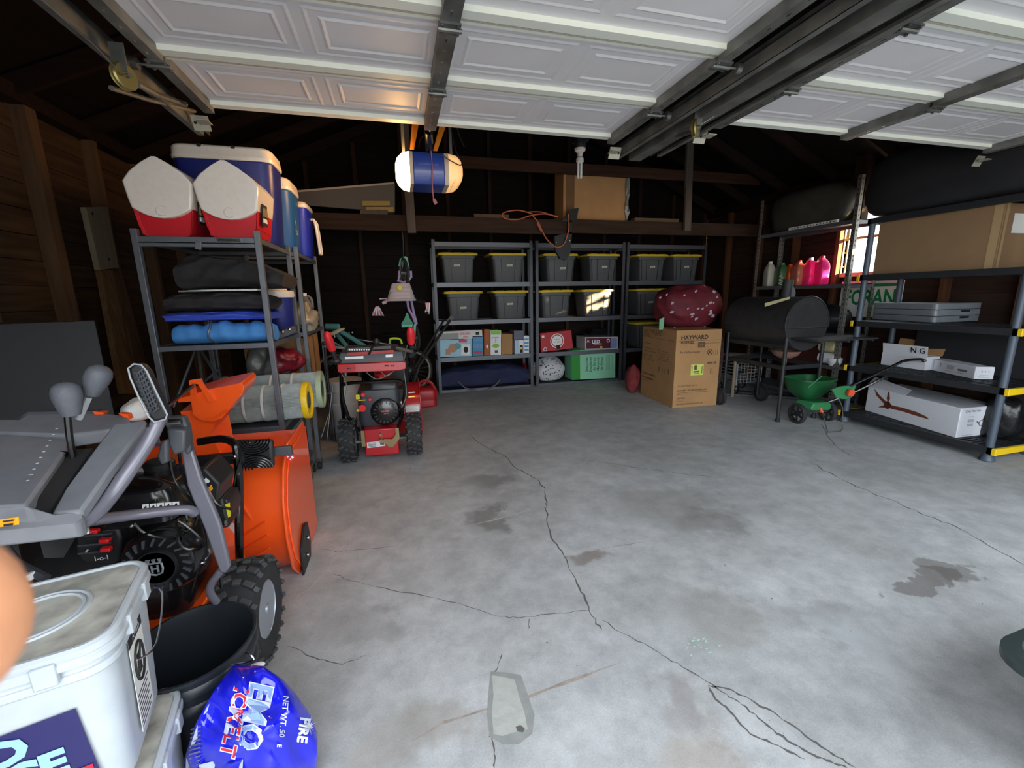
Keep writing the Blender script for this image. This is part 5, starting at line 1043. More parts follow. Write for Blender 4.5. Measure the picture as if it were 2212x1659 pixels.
# storage bins
binm = mat('dark grey tote', S(86, 88, 92), .5, var=.06, scale=20); byl = mat('yellow tote lid', S(226, 196, 40), .45)
bl = mat('masking tape label', S(206, 204, 184), .7)
def make_bin():
    T = thing('storage_bin', (0, 0, 0), 'x', 'storage bin', 'black storage bins with yellow lids'); D = .42
    b = M(); b.loft([[V3(x*s, y*s2, z) for x, y in rrect(.50, D, .04)] for s, s2, z in ((.80, .84, 0), (.82, .86, .01), (.93, .95, .33), (1.0, .98, .335), (1.0, .98, .385))]); part(T, 'tub', b, binm, local=True, ang=40)
    r = M()
    for x in (-.205, -.11, .11, .205):
        r.prism([V3(x*.86-.005, -D/2*.865, .02), V3(x*.86+.005, -D/2*.865, .02), V3(x+.004, -D/2*.955, .33), V3(x-.004, -D/2*.955, .33)], (0, -.005, 0))
    part(T, 'tub_ribs', r, blk, local=True, flat=True)
    l = M(); l.loft([[V3(x*s, y*s, z) for x, y in rrect(.58, D+.03, .05)] for s, z in ((.99, .383), (1.0, .388), (1.0, .405), (.97, .415), (.93, .415), (.92, .405), (.2, .405))])
    for x in (-.16, 0, .16): l.box((x, -D/2+.03, .412), (.11, .05, .014))
    part(T, 'lid', l, byl, local=True)
    return T
B0 = make_bin(); first = [True]
def place_bin(x, z, lab, lbl=(0, .2), rz=0, tape=True):
    loc = (x, U0+.245, z+.001); loc = Vector(loc)
    if first[0]: o = B0; o.location = loc; ORG[o.name] = loc; first[0] = False
    else:
        o = B0.copy(); COL.objects.link(o); o.location = loc; ORG[o.name] = loc
        for ch in [c for c in B0.children if c.name.split('.')[0] in ('tub', 'tub_ribs', 'lid')]: c = ch.copy(); COL.objects.link(c); c.parent = o
    o.rotation_euler = (0, 0, R(rz)); o['label'] = lab
    if tape:
        y0 = -.21*(.84+.12*lbl[1]/.33)-.0125; m = M(); m.prism([V3(lbl[0]-.045, y0-.001, lbl[1]-.016), V3(lbl[0]+.045, y0-.001, lbl[1]-.013), V3(lbl[0]+.045, y0-.001, lbl[1]+.018), V3(lbl[0]-.045, y0-.001, lbl[1]+.015)], (0, .003, 0)); m.mi = 1
        for k in range(2): m.bb(lbl[0]-.035, lbl[0]+.03-.02*k, y0-.0015, y0-.001, lbl[1]-.006+.009*k, lbl[1]-.004+.009*k)
        part(o, 'tape_label', m, [bl, ink], local=True, flat=True)
for a in ((.87, 1.61, 'leftmost yellow-lidded bin on the top row of the back shelves', (-.02, .24)), (1.61, 1.61, 'second bin from left on the top row, right half of the left unit', (.02, .24)),
          (2.44, 1.61, 'third bin on the top row, partly behind the hanging black bracket', (.03, .20)), (3.15, 1.61, 'fourth bin on the top row, right half of the middle unit', (.02, .22)),
          (4.02, 1.61, 'fifth bin on the top row, with two tape labels', (.0, .22)), (4.655, 1.61, 'rightmost bin on the top row of the back shelves', (.0, .22)),
          (.93, 1.07, 'leftmost bin on the second row of the back shelves', (-.01, .18)), (1.64, 1.07, 'second bin on the second row, right half of the left unit', (-.01, .22)),
          (2.37, 1.07, 'bin on the second row of the middle unit, left of the sunlit bin', (0, .22)), (3.07, 1.07, 'sunlit bin on the second row beside the right unit', (.1, .05)),
          (4.02, 1.07, 'second-row bin of the right unit, left of the red bag', (0, .2)), (4.655, 1.07, 'second-row bin of the right unit behind the red bag', (0, .2)),
          (4.03, .53, 'third-row bin of the right unit above the brown carton', (0, .2))):
    place_bin(a[0], a[1], a[2], a[3], tape='sunlit' not in a[2])
m = M(); 
# small boxes
def pbox(name, px, zb, mt, lab, cat='box', d=.26, Y=None, art=None, mats=None, dy=.0, grp='boxes on the third shelf row', bev=.003):
    Y = Y or U0+.03+dy; P = PL(px, Y); mz = min(p.z for p in P); P = [p+V3(0, 0, zb-mz) for p in P] if zb is not None else P
    c = sum(P, V3(0, 0, 0))/4; T = thing(name, (c.x, Y+d/2, min(p.z for p in P)), lab, cat, grp)
    m = M(); m.prism(P, (0, d, 0)); part(T, 'box_body', m, mt, bev=bev)
    if art:
        u, v = P[1]-P[0], P[0]-P[3]; o = P[3]; a = M(); f = lambda s, t: o+u*s+v*t+V3(0, -.002, 0)
        art(a, f, u, v); part(T, 'front_print', a, mats, flat=True)
    return T
def quad(a, f, x0, y0, x1, y1, mi, lift=0): a.mi = mi; a.add([f(x0, y0)+V3(0, -lift, 0), f(x1, y0)+V3(0, -lift, 0), f(x1, y1)+V3(0, -lift, 0), f(x0, y1)+V3(0, -lift, 0)], [(0, 1, 2, 3)])
def txt(a, f, t, s, x, y, u, v, mi, bold=0): a.mi = mi; a.text(t, s, f(x, y), u, v, off=.003, bold=bold)
pinkp = mat('print pink', S(204, 60, 100), .5); tan = mat('print tan', S(190, 140, 110), .6); tealp = mat('print teal', S(90, 160, 160), .5); bluep = mat('print blue', S(90, 150, 200), .5)
def art_b(a, f, u, v):
    quad(a, f, .04, .05, .96, .95, 0)
    a.mi = 1; a.ell(f(.42, .5), (.07, .002, .07), nu=10, nv=4); quad(a, f, .2, .15, .35, .45, 1, .003); a.mi = 2; a.ell(f(.55, .6), (.06, .003, .05), nu=9, nv=4); quad(a, f, .6, .8, .85, .97, 3, .003); quad(a, f, .68, .1, .96, .7, 4, .003); a.mi = 5; a.ell(f(.82, .4)+V3(0, -.004, 0), (.035, .002, .05), nu=8, nv=4)
pbox('carton', [(948, 729), (1019, 729), (1019, 767), (948, 769)], .53, mat('light blue carton', S(150, 200, 226), .5), 'light blue picture box at the left end of the third row', art=art_b, mats=[mat('sky print', S(160, 208, 232), .5), tan, tealp, pinkp, white, ink])
def art_s(a, f, u, v): quad(a, f, .03, .2, .45, .8, 1); txt(a, f, 'SPLASH', .045, .6, .68, u, v, 2, .001); txt(a, f, 'PAD', .04, .62, .34, u, v, 2, .001); quad(a, f, .85, .5, .93, .8, 3)
pbox('carton', [(948, 707), (1041, 703), (1042, 720), (948, 728.5)], .53+.24, mat('pale grey carton', S(214, 216, 218), .5), 'white SPLASH box lying on the light blue picture box', art=art_s, mats=[white, mat('print grey', S(150, 152, 154), .5), pinkp, ink], d=.2)
def art_c(a, f, u, v):
    quad(a, f, .1, .75, .9, .95, 1)
    for k in range(3): quad(a, f, .12+.28*k, .4, .34+.28*k, .6, 1, .001)
    quad(a, f, .15, .12, .9, .25, 2, .001)
pbox('carton', [(1020.5, 722), (1044, 722), (1044, 765), (1020.5, 766)], .53, mat('mid blue carton', S(70, 140, 190), .5), 'medium blue box between the picture box and the orange box', art=art_c, mats=[white, bluep, mat('print red', S(190, 50, 60), .5)])
def art_d(a, f, u, v): a.mi = 0; a.ell(f(.55, .35), (.018, .002, .03), nu=8, nv=4)
pbox('carton', [(1045.5, 708), (1058, 708), (1058, 764), (1045.5, 765)], .53, mat('orange brown carton', S(168, 92, 40), .6), 'tall thin orange-brown box on the third row', art=art_d, mats=[white])
def art_e(a, f, u, v): quad(a, f, .05, .83, .95, .99, 0); txt(a, f, 'sprinkler', .03, .45, .72, u, v, 1); a.mi = 0; a.ell(f(.5, .38), (.055, .002, .035), nu=12, nv=4); quad(a, f, .47, .5, .53, .68, 1, .001); quad(a, f, .4, .1, .7, .2, 2, .001)
pbox('carton', [(1059.5, 712), (1082.5, 712), (1082.5, 765), (1059.5, 766)], .53, white, 'white box with a lime green picture on the third row', art=art_e, mats=[mat('lime print', S(130, 200, 60), .5), ink, dgrey])
pbox('carton', [(1084, 720), (1107, 720), (1107, 764), (1084, 765)], .53, card, 'small plain brown carton on the third row of the left unit')
def art_h(a, f, u, v): quad(a, f, .5, .05, .95, .95, 1); quad(a, f, .56, .08, .92, .6, 2, .001); a.mi = 3; a.ell(f(.72, .4)+V3(0, -.004, 0), (.018, .002, .022), nu=8, nv=4)
pbox('carton', [(1112, 732), (1131, 732), (1131, 763), (1112, 764)], .53, mat('pale blue carton', S(178, 206, 232), .5), 'pale blue and white box with dark photo below the grey box', art=art_h, mats=[bluep, white, ink, yel])
pbox('carton', [(1110, 709), (1131, 709), (1131, 730), (1110, 730)], .53+.205, mat('slate carton', S(96, 98, 116), .5), 'slate grey box on top of the pale blue box')
def art_i(a, f, u, v):
    for k in range(4): quad(a, f, .1, .15+.2*k, .9, .25+.2*k, 0)
pbox('carton', [(1131.5, 722), (1143, 722), (1143, 760), (1131.5, 760)], .53, white, 'narrow white and blue box next to the shelf post', art=art_i, mats=[bluep])
def art_r(a, f, u, v):
    c = f(.52, .52); a.mi = 0; a.lathe([(.0, 0), (.115, 0), (.115, .001)], c, (0, -1, 0), 28); a.mi = 1; a.lathe([(.085, .0015), (.10, .0015)], c, (0, -1, 0), 28, True); txt(a, f, 'indoor', .032, .52, .6, u, v, 1); txt(a, f, 'toboggan', .032, .52, .47, u, v, 1); quad(a, f, .48, .08, .6, .3, 2, .004); quad(a, f, .04, .76, .12, .88, 0, .001); a.mi = 0; a.lathe([(.022, .001), (.03, .001)], f(.12, .14), (0, -1, 0), 16, True)
pbox('carton', [(1167, 717), (1234, 710), (1238, 749), (1170, 758)], .535, mat('crimson carton', S(182, 44, 54), .5), 'crimson box with round white emblem, tilted, on the middle unit', art=art_r, mats=[white, MATS['crimson carton'], ink])
def art_l(a, f, u, v): quad(a, f, .03, .08, .77, .92, 0); quad(a, f, .77, .08, .97, .92, 1); txt(a, f, 'LED', .08, .32, .62, u, v, 2, .002); txt(a, f, 'A!', .07, .1, .68, u, v, 2); quad(a, f, .25, .42, .5, .48, 2, .001); quad(a, f, .45, .12, .52, .25, 3, .001); a.mi = 2; a.lathe([(.018, .001), (.03, .001)], f(.7, .7), (0, -1, 0), 14, True)
pbox('carton', [(1264, 726), (1335, 725), (1335, 751), (1264, 753)], .53, mat('white grey carton', S(190, 188, 190), .5), 'white LED light box with maroon front on the middle unit', art=art_l, mats=[mat('print maroon', S(84, 26, 42), .4), mat('print violet', S(120, 130, 180), .5), white, yel], d=.36)
m = M()
for k in range(3): m.loft([[V3(3.12+.02*k+a*s, U0+.22+b*s, .76+.035*k+z) for a, b in rrect(.34-.02*k, .26, .03)] for s, z in ((.9, 0), (1, .022), (1.02, .025), (1.0, .026), (.88, .006))], False)
solo('plastic_tray', m, mat('black glossy tray', S(32, 36, 36), .3), 'dark plastic trays stacked on the white LED box', 'tray')
# bottom row
nv = mat('navy canvas', S(30, 38, 74), .8, var=.15, scale=10, bump=.4)
nb = fold('camping_bag', .55, 1.91, U0+.03, U0+.42, .045, .37, nv, 'long navy canvas bag with straps on the bottom shelf of the left unit', 'bag', 21, 2, .012)
m = M()
for pts in ([(990, 825), (1005, 838), (1028, 844)], [(1080, 820), (1070, 832), (1048, 844)], [(1028, 846), (1048, 846)]): m.tube([AY(a, b, U0-.01) for a, b in pts], .013, 6)
part(nb, 'strap', m, mat('grey strap', S(92, 90, 96), .8))
for k, (a, b) in enumerate((((980, 802), (1095, 793)), ((975, 810), (1095, 800)))): m = M(); m.cyl(AY(*a, U0+.12), AY(*b, U0+.14), .012, n=8); solo('tent_pole', m, steel if k else blk, ('grey pole' if k else 'black pole')+' lying on top of the navy canvas bag', 'pole', 'poles on the navy bag')
lump('red_ball', (1.93, U0+.35, .19), (.03, .14, .14), red, 'red round shape behind the post on the bottom shelf', 'ball', 3, .03)
wpat = mat('white patterned cloth', S(206, 208, 212), .7, bump=.4, scale=6)
bb2 = lump('comforter_bag', (2.31, U0+.25, .225), (.27, .22, .20), wpat, 'white bundle with small dark and red pictures on the bottom shelf', 'bundle', 9, .10)
m = M(); rr = random.Random(5)
for k in range(110):
    th = rr.uniform(-2.9, -.25); ph = rr.uniform(-.9, 1.2); d = Vector((math.cos(ph)*math.cos(th), math.cos(ph)*math.sin(th), math.sin(ph)))
    K_ = None; p = V3(2.31+d.x*.256, U0+.24+d.y*.226, .215+d.z*.195)
    best = min((v.co for v in bb2.data.vertices), key=lambda v: (v+bb2.location-p).length)+bb2.location
    n = (best-V3(2.31, U0+.24, .215)).normalized(); m.mi = 1 if k % 9 == 0 else 0; t = n.orthogonal().normalized(); w = n.cross(t); s = rr.uniform(.010, .019); best = best+n*.004
    m.add([best+t*s*rr.uniform(.6, 1.2), best+w*s, best-t*s*rr.uniform(.6, 1.3), best-w*s*.8], [(0, 1, 2, 3)])
part(bb2, 'printed_pattern', m, [mat('dark print', S(74, 78, 92), .7), mat('print red', S(190, 50, 60), .5)], flat=True)
def art_g(a, f, u, v):
    quad(a, f, 0, 0, .19, 1, 0); quad(a, f, .19, 0, 1, 1, 1)
    for k, t in enumerate(('Seau mes', 'Ensalamer', 'de Serge', 'Mansons', 'de Vinos')): a.mi = 2; a.text(t, .062, f(.34+.085*k, .5), v, -u, off=.003, bold=.0006)
    for k in range(5): quad(a, f, .79+.035*k, .25+.05*(k % 2), .80+.035*k, .8, 3, .001)
    quad(a, f, .9, .88, .95, .94, 2, .001)
pbox('carton', [(1234, 763), (1329, 759), (1329, 822), (1235, 827)], .045, mat('pale green carton', S(120, 186, 150), .6), 'large pale green box with sideways writing on the bottom shelf', art=art_g, mats=[mat('grass green print', S(40, 140, 50), .6), mat('mint print', S(136, 200, 164), .6), mat('dark green ink', S(24, 60, 48), .6), mat('faint green ink', S(100, 150, 130), .6)], d=.3, grp=None)
# ================================================================ HEATER CARTON, RED BAG
a, b, c = AZ(1383, 850, 0), AZ(1452, 882, 0), AZ(1547, 875, 0); H = .965
def qbox(name, A, B, C, h, mt, lab, cat, z=None, art=None, mats=None, grp=None, bev=.004, body='carton', skew=0):
    """box from three floor corners: left-far, near, right"""
    A, B, C = [Vector(p) for p in (A, B, C)]; D = A+(C-B); T = thing(name, (A+C)/2, lab, cat, grp); m = M(); m.prism([A, B, C, D], (0, 0, h)); part(T, body, m, mt, bev=bev)
    if art:
        a_ = M(); zv = V3(0, 0, h); fl = (A, B-A, zv); fr = (B, C-B, zv)
        def F(o, u, v):
            n = u.cross(v).normalized(); return lambda s, t, l=.002: o+u*s+v*t+n*l
        art(a_, F(*fl), F(*fr), B-A, C-B, zv); part(T, 'print', a_, mats, flat=True)
    return T
def q4(a, f, x0, y0, x1, y1, mi, l=.002): a.mi = mi; a.add([f(x0, y0, l), f(x1, y0, l), f(x1, y1, l), f(x0, y1, l)], [(0, 1, 2, 3)])
def art_hay(a, L, Rr, u, w, v):
    def tx(f, t, s, x, y, d, mi=0, bold=0, al='LEFT'): a.mi = mi; a.text(t, s, f(x, y), d, v, al, off=.001, bold=bold)
    tx(Rr, 'HAYWARD', .073, .10, .905, w, 1, .002); tx(Rr, 'H-SERIES', .045, .10, .845, w, 1, .001); tx(Rr, 'Pool & Spa Heater', .036, .10, .72, w, 1)
    q4(a, Rr, .05, .862, .97, .867, 0); q4(a, Rr, .3, .825, .97, .83, 0)
    q4(a, Rr, .48, .775, .64, .845, 0, .003); tx(Rr, '50', .04, .53, .81, w, 2)
    a.mi = 0; c = Rr(.76, .71); a.tube([c+w.normalized()*.034*math.cos(t)+V3(0, 0, .034*math.sin(t)) for t in [k*math.pi/8 for k in range(16)]], .004, 5, True); a.tube([c+w.normalized()*-.02+V3(0, 0, -.02), c+w.normalized()*.02+V3(0, 0, .02)], .006, 5); a.tube([c+w.normalized()*.02+V3(0, 0, -.02), c+w.normalized()*-.02+V3(0, 0, .02)], .006, 5)
    q4(a, Rr, .83, .67, .95, .675, 0)
    for x in (.85, .89, .93): q4(a, Rr, x-.006, .68, x+.006, .745, 0)
    for x in (.72, .78, .86): q4(a, Rr, x, .56, x+.06, .585, 0); 
    q4(a, Rr, .8, .43, .82, .50, 0); q4(a, Rr, .84, .42, .855, .46, 0)
    q4(a, Rr, .36, .42, .64, .56, 2, .003); q4(a, Rr, .43, .49, .49, .55, 0, .004); q4(a, Rr, .42, .435, .55, .445, 0, .004); q4(a, Rr, .42, .455, .55, .475, 0, .004); q4(a, Rr, .6, .44, .615, .54, 0, .004); q4(a, Rr, .38, .44, .39, .54, 0, .004)
    tx(Rr, 'DO NOT DROP OR TIP', .026, .09, .285, w, 0); tx(Rr, 'DANGER - DO NOT OVERLOAD', .028, .09, .225, w, 0, .0008); q4(a, Rr, .09, .195, .8, .199, 0); tx(Rr, 'Equipment heavy', .022, .09, .18, w); tx(Rr, 'CAUTION', .026, .08, .125, w, 0, .0008); tx(Rr, 'this side up', .02, .08, .09, w); tx(Rr, 'HAYWARD POOL PRODUCTS, INC.', .024, .08, .045, w, 0, .0006)
    tx(L, 'HAYWARD', .10, .04, .93, u, 0); tx(L, 'H-SERIES', .05, .04, .885, u, 0); q4(a, L, 0, .86, 1, .864, 0)
    for k, (y, x) in enumerate(((.77, .3), (.70, .35), (.66, .4), (.60, .3), (.57, .3), (.54, .35))): q4(a, L, .06, y, .06+x, y+.006, 0)
    for k in range(5): q4(a, L, .52, .70-.03*k, .85, .705-.03*k, 0)
    for k in range(4): q4(a, L, .56+.09*k, .42, .58+.09*k, .49, 0)
    tx(L, 'THIS SIDE UP WARNING', .034, .04, .335, u, 0, .0008); tx(L, 'FRAGILE EQUIPMENT', .034, .04, .275, u, 0, .0008); q4(a, L, .04, .23, .25, .236, 0)
qbox('heater_carton', a, b, c, H, card, 'large brown printed carton standing alone on the floor by the right shelf unit', 'box', art=art_hay, mats=[mat('faded print', S(104, 76, 56), .8), mat('dark carton print', S(58, 42, 38), .8), mat('green yellow sticker', S(208, 222, 110), .6)])
m = M(); T_b = (a+c)/2; m.tube([b+V3(.05, .1, H+.003), b+V3(.1, .6, H+.003)], .004, 5); 
sat = mat('red gift bag cloth', S(98, 18, 34), .7, var=.3, scale=8, bump=.8)
rb = lump('gift_bag', (3.76, 5.02, 1.21), (.45, .27, .285), sat, 'bulging dark red bag printed with pale shapes on the rear of the brown carton', 'bag', 31, .13, boxy=.25, f=3.6, fine=.5)
m = M(); rr = random.Random(8); cen = V3(3.80, 5.62, .74)
for k in range(22):
    px, py = rr.uniform(1425, 1562), rr.uniform(625, 715); rd = ray(px, py)
    best = None
    for v in rb.data.vertices:
        q = v.co+rb.location; t = (q-CP).dot(rd)/rd.length_squared; d = (CP+rd*t-q).length
        if d < .035 and (best is None or t < best[0]): best = (t, q)
    if not best: continue
    p = CP+rd*(best[0]); n = (CP-p).normalized(); t_ = n.orthogonal().normalized(); w_ = n.cross(t_); s = rr.uniform(.018, .036); p = best[1]+n*.015; ng = 6; ph = rr.uniform(0, 6)
    m.add([p+(t_*math.cos(ph+i)+w_*math.sin(ph+i)*.7)*s*rr.uniform(.5, 1) for i in range(ng)], [tuple(range(ng))])
part(rb, 'printed_shapes', m, mat('pale print', S(170, 150, 164), .7), flat=True)
m = M(); m.prism(PL([(1425, 690), (1435, 685), (1433, 712), (1424, 712)], 4.80), (0, .01, 0)); part(rb, 'green_ribbon', m, mat('mint ribbon', S(120, 180, 140), .5))
lump('brown_sack', (4.09, 5.02, .47), (.20, .2, .46), mat('mottled brown sack', S(96, 72, 66), .9, var=.4, scale=20, bump=.6), 'mottled brown sack between the carton and the smoker', 'sack', 12, .06, boxy=.6)
lump('red_bundle', (3.22, 5.45, .18), (.10, .12, .2), mat('dusty red cloth', S(120, 40, 44), .8, var=.3, scale=12, bump=.6), 'dusty red cloth bundle on the floor left of the brown carton', 'bundle', 14, .12)
# ================================================================ BARREL SMOKER
sm = mat('matte black smoker paint', S(46, 46, 48), .6, var=.25, scale=12, spec=.4, bump=.1); smh = mat('smoker steel tube', S(48, 50, 54), .5, .4, var=.2)
T = thing('barrel_smoker', (4.18, 4.05, 0), 'black barrel smoker grill on legs with chimney and front table', 'grill')
BX, BZ, BR, Y0, Y1 = 4.19, 1.06, .285, 3.62, 4.50
def arc(a0, a1, n, r, y, z=BZ): return [V3(BX+r*math.cos(R(a0+(a1-a0)*k/n)), y, z+r*math.sin(R(a0+(a1-a0)*k/n))) for k in range(n+1)]
m = M(); m.prism(arc(-8, 188, 24, BR, Y0), (0, Y1-Y0, 0)); LD = part(T, 'lid', m, sm, bev=.004)
m = M(); m.tube(arc(-8, 188, 24, BR+.002, Y0), .008, 6); m.tube([arc(-8, 188, 24, BR+.002, Y0)[0], arc(-8, 188, 24, BR+.002, Y0)[-1]], .008, 6); part(LD, 'rim', m, smh)
m = M()
for z in (.04, .10, .16, .215):
    w = math.sqrt(BR**2-z**2)*.92; m.bb(BX-w, BX+w, Y0-.006, Y0, BZ+z-.004, BZ+z+.004)
part(LD, 'end_ribs', m, sm)
m = M(); m.prism(arc(188, 352, 20, BR, Y0), (0, Y1-Y0, 0)); part(T, 'fire_box', m, sm, bev=.004)
m = M(); m.cyl((4.12, 3.86, 1.30), (4.14, 3.86, 1.53), .052, n=20); m.mi = 1; m.cyl((4.195, 3.858, 1.36), (4.197, 3.858, 1.53), .004, n=6); part(T, 'chimney', m, [sm, chrome])
m = M(); m.lathe([(0, 0), (.07, 0), (.07, .012), (0, .012)], (4.28, 3.95, 1.40), (.2, -1, .3), 20); part(T, 'chimney_cap', m, sm)
m = M(); m.prism([AY(1652, 655, 3.72), AY(1706, 641, 3.72), AY(1706, 646, 3.72), AY(1652, 663, 3.72)], (.02, .02, 0)); solo('wood_stick', m, wood('pale stick', S(166, 156, 120), 0, .15), 'pale wooden stick lying across the top of the smoker', 'stick')
m = M(); m.box(AY(1620, 718, 4.15), (.02, .07, .015)); part(T, 'temperature_tag', m, white)
LZ = .80
for x, y, wh in ((3.95, 3.63, 0), (4.45, 3.63, 0), (3.93, 4.44, 1), (4.45, 4.44, 1)):
    m = M(); m.cyl((x, y, .1 if wh else .012), (x, y, LZ+.12), .019, n=12); m.cyl((x, y, 0 if not wh else .1), (x, y, .03 if not wh else .12), .026, n=12); part(T, 'leg', m, smh)
for x in (3.87, 4.51):
    m = M(); m.lathe([(.085, -.022), (.108, -.02), (.112, 0), (.108, .02), (.085, .022), (.082, .0)], (x, 4.44, .112), (1, 0, 0), 28, True); W = part(T, 'wheel', m, rubber)
    m = M(); m.lathe([(.0, -.012), (.084, -.012), (.084, .012), (.0, .012)], (x, 4.44, .112), (1, 0, 0), 24)
    for k in range(6): a_ = k*math.pi/3; m.box((x-.014 if x < 4 else x+.014, 4.44+.045*math.cos(a_), .112+.045*math.sin(a_)), (.008, .05, .012), (math.degrees(a_), 0, 0))
    part(W, 'hub', m, dgrey)
for p in (((3.95, 3.63, .60), (4.45, 3.63, .60)), ((3.93, 4.44, .60), (4.45, 4.44, .60)), ((3.94, 3.63, .60), (3.94, 4.44, .60)), ((4.45, 3.63, .60), (4.45, 4.44, .60)), ((3.94, 3.63, .82), (3.94, 4.44, .82)), ((3.95, 4.44, .82), (4.45, 4.44, .82))):
    m = M(); c_ = (Vector(p[0])+Vector(p[1]))/2; d_ = Vector(p[1])-Vector(p[0]); m.box(c_, (abs(d_.x)+.02, abs(d_.y)+.02, .045)); part(T, 'crossbar', m, smh, bev=.003)
m = M(); m.bb(3.98, 4.78, 3.30, 3.61, .905, .925); 
for x in (4.05, 4.4, 4.72): m.bb(x-.012, x+.012, 3.31, 3.61, .885, .905)
part(T, 'front_table', m, sm, bev=.006)
# kettle-like ash bowls behind / below
bw = mat('rusty pink bowl', S(138, 104, 92), .6, var=.2, scale=8)
m = M(); m.lathe([(0, 0), (.06, .005), (.12, .04), (.15, .09), (.14, .09), (.10, .05), (0, .03)], (4.2, 3.85, .66), n=24); m.cyl((4.2, 3.85, .60), (4.2, 3.85, .67), .02, n=10); part(T, 'ash_bowl', m, bw)
m = M(); m.lathe([(0, 0), (.06, .005), (.12, .04), (.15, .09), (.14, .09), (.10, .05), (0, .03)], (4.35, 4.75, .50), n=24); m.cyl((4.35, 4.75, .0), (4.35, 4.75, .52), .02, n=10); solo('ash_bowl_stand', m, mat('beige bowl', S(150, 134, 116), .6), 'beige bowl on a stand seen under the far end of the smoker', 'bowl')
# wire basket
wm = mat('white coated wire', S(176, 178, 180), .5); T = thing('wire_basket', (4.6, 4.85, 0), 'white wire basket cart seen under the smoker', 'basket')
p0 = AY(1588, 787, 4.85); x0, x1, z0, z1 = p0.x, p0.x+.46, .12, p0.z
m = M()
for k in range(8): x = x0+.05+(x1-x0-.05)*k/7; m.tube([(x, 4.85, z1), (x, 4.85, z0+.04)], .003, 5)
for k in range(7): z = z0+.04+(z1-z0-.04)*k/6; m.tube([(x0+.05, 4.85, z), (x1, 4.85, z), (x1, 5.15, z), (x0+.05, 5.15, z)], .003, 5, True)
part(T, 'wire_mesh', m, wm)
for x in (x0, x0+.035): m = M(); m.bb(x-.009, x+.009, 4.835, 4.85, z0-.05, z1); part(T, 'upright', m, wm)
for y in (4.83, 5.15):
    for x in (x0+.02, x1-.03): m = M(); m.lathe([(.05, -.01), (.065, -.01), (.065, .01), (.05, .01)], (x, y, .066), (0, 1, 0), 20, True); m.cyl((x, y, .066), (x, y, .13), .006, n=6); part(T, 'wheel', m, blk)
# floor clutter behind the smoker
for k, (p, q, mt) in enumerate((((4.5, 4.95, .02), (4.95, 4.3, .03), steel), ((4.55, 5.0, .03), (5.0, 4.4, .03), blk), ((4.2, 4.9, .02), (4.75, 4.5, .02), galvd))):
    m = M(); m.cyl(p, q, .013, n=8); solo('pipe', m, mt, ('grey', 'black', 'dull')[k]+' pipe lying on the floor behind the smoker', 'pipe', 'pipes on the floor behind the smoker')
# ================================================================ SPREADER
gn = mat('spreader green', S(24, 88, 48), .4, var=.05, scale=10); gn2 = mat('light spreader green', S(54, 128, 80), .4); ogn = mat('orange dial', S(226, 84, 52), .4)
T = thing('lawn_spreader', (4.1, 3.35, 0), 'green push spreader with black wheels and orange dial, right of the smoker leg', 'lawn spreader')
wc1, wc2 = AZ(1722, 893, .108), AZ(1787, 888, .108)
axv = (wc2-wc1).normalized(); rmid = (wc1+wc2)/2
for c_ in (wc1, wc2):
    m = M(); m.lathe([(.085, -.024), (.105, -.024), (.112, -.012), (.112, .012), (.105, .024), (.085, .024)], c_, axv, 28, True); W = part(T, 'wheel', m, rubber)
    m = M(); m.lathe([(0, -.012), (.03, -.014), (.03, .014), (0, .012)], c_, axv, 14); u_ = V3(0, 0, 1); w_ = axv.cross(u_)
    for k in range(6): a_ = k*math.pi/3; m.tube([c_, c_+(u_*math.cos(a_)+w_*math.sin(a_))*.088], .010, 6)
    part(W, 'spokes', m, blk)
m = M(); m.cyl(wc1, wc2, .008, n=8); part(T, 'axle', m, galv)
hp = rmid+V3(-.03, .06, 0)
tl = lambda z, w, d, sx=0: [V3(hp.x+x+sx, hp.y+y, z) for x, y in rrect(w, d, min(w, d)*.3)]
m = M(); m.loft([tl(.235, .10, .10), tl(.27, .2, .16), tl(.33, .34, .26), tl(.40, .40, .32), tl(.47, .44, .36), tl(.475, .47, .385), tl(.485, .47, .385), tl(.48, .43, .345), tl(.40, .36, .29), tl(.33, .28, .22), tl(.28, .1, .1)]); part(T, 'hopper', m, gn, ang=50)
m = M(); m.prism([V3(hp.x+x, hp.y-.18, z) for x, z in ((-.13, .17), (.12, .15), (.14, .21), (.10, .245), (-.10, .25), (-.14, .20))], (0, .2, 0)); part(T, 'deflector', m, gn2, bev=.012)
m = M(); m.tube([AY(1790, 848, 3.32), AY(1840, 832, 3.2), AY(1930, 790, 3.05), AY(1955, 779, 3.0), AY(1990, 776, 2.95), AY(1998, 782, 2.93)], .013, 8, smooth=3); m.tube([AY(1785, 870, 3.5), AY(1850, 845, 3.38), AY(1940, 800, 3.2), AY(1975, 787, 3.1), AY(1998, 779, 2.95)], .013, 8, smooth=3); part(T, 'handle_tube', m, blkg)
m = M(); m.prism(PL([(1798, 842), (1815, 835), (1850, 832), (1842, 858), (1828, 863), (1808, 860)], 3.2), (0, .02, 0)); part(T, 'control_plate', m, gn2, bev=.006)
m = M(); m.lathe([(.0, .03), (.036, .028), (.04, .0), (.0, 0)], AY(1835, 848, 3.19), (0, -1, 0), 12); m.box(AY(1835, 848, 3.155), (.02, .01, .06), (0, 20, 0)); part(T, 'dial', m, ogn)
m = M(); m.tube([AY(1774, 882, 3.22), AY(1780, 905, 3.1), AZ(1788, 934, .006), AZ(1815, 932, .006), AZ(1821, 925, .01), AY(1820, 880, 3.2), AY(1812, 862, 3.21)], .005, 6); m.mi = 1; m.cyl(AY(1772, 882, 3.2), AY(1776, 892, 3.18), .014, n=8); part(T, 'wire_stand', m, [galvd, ogn])
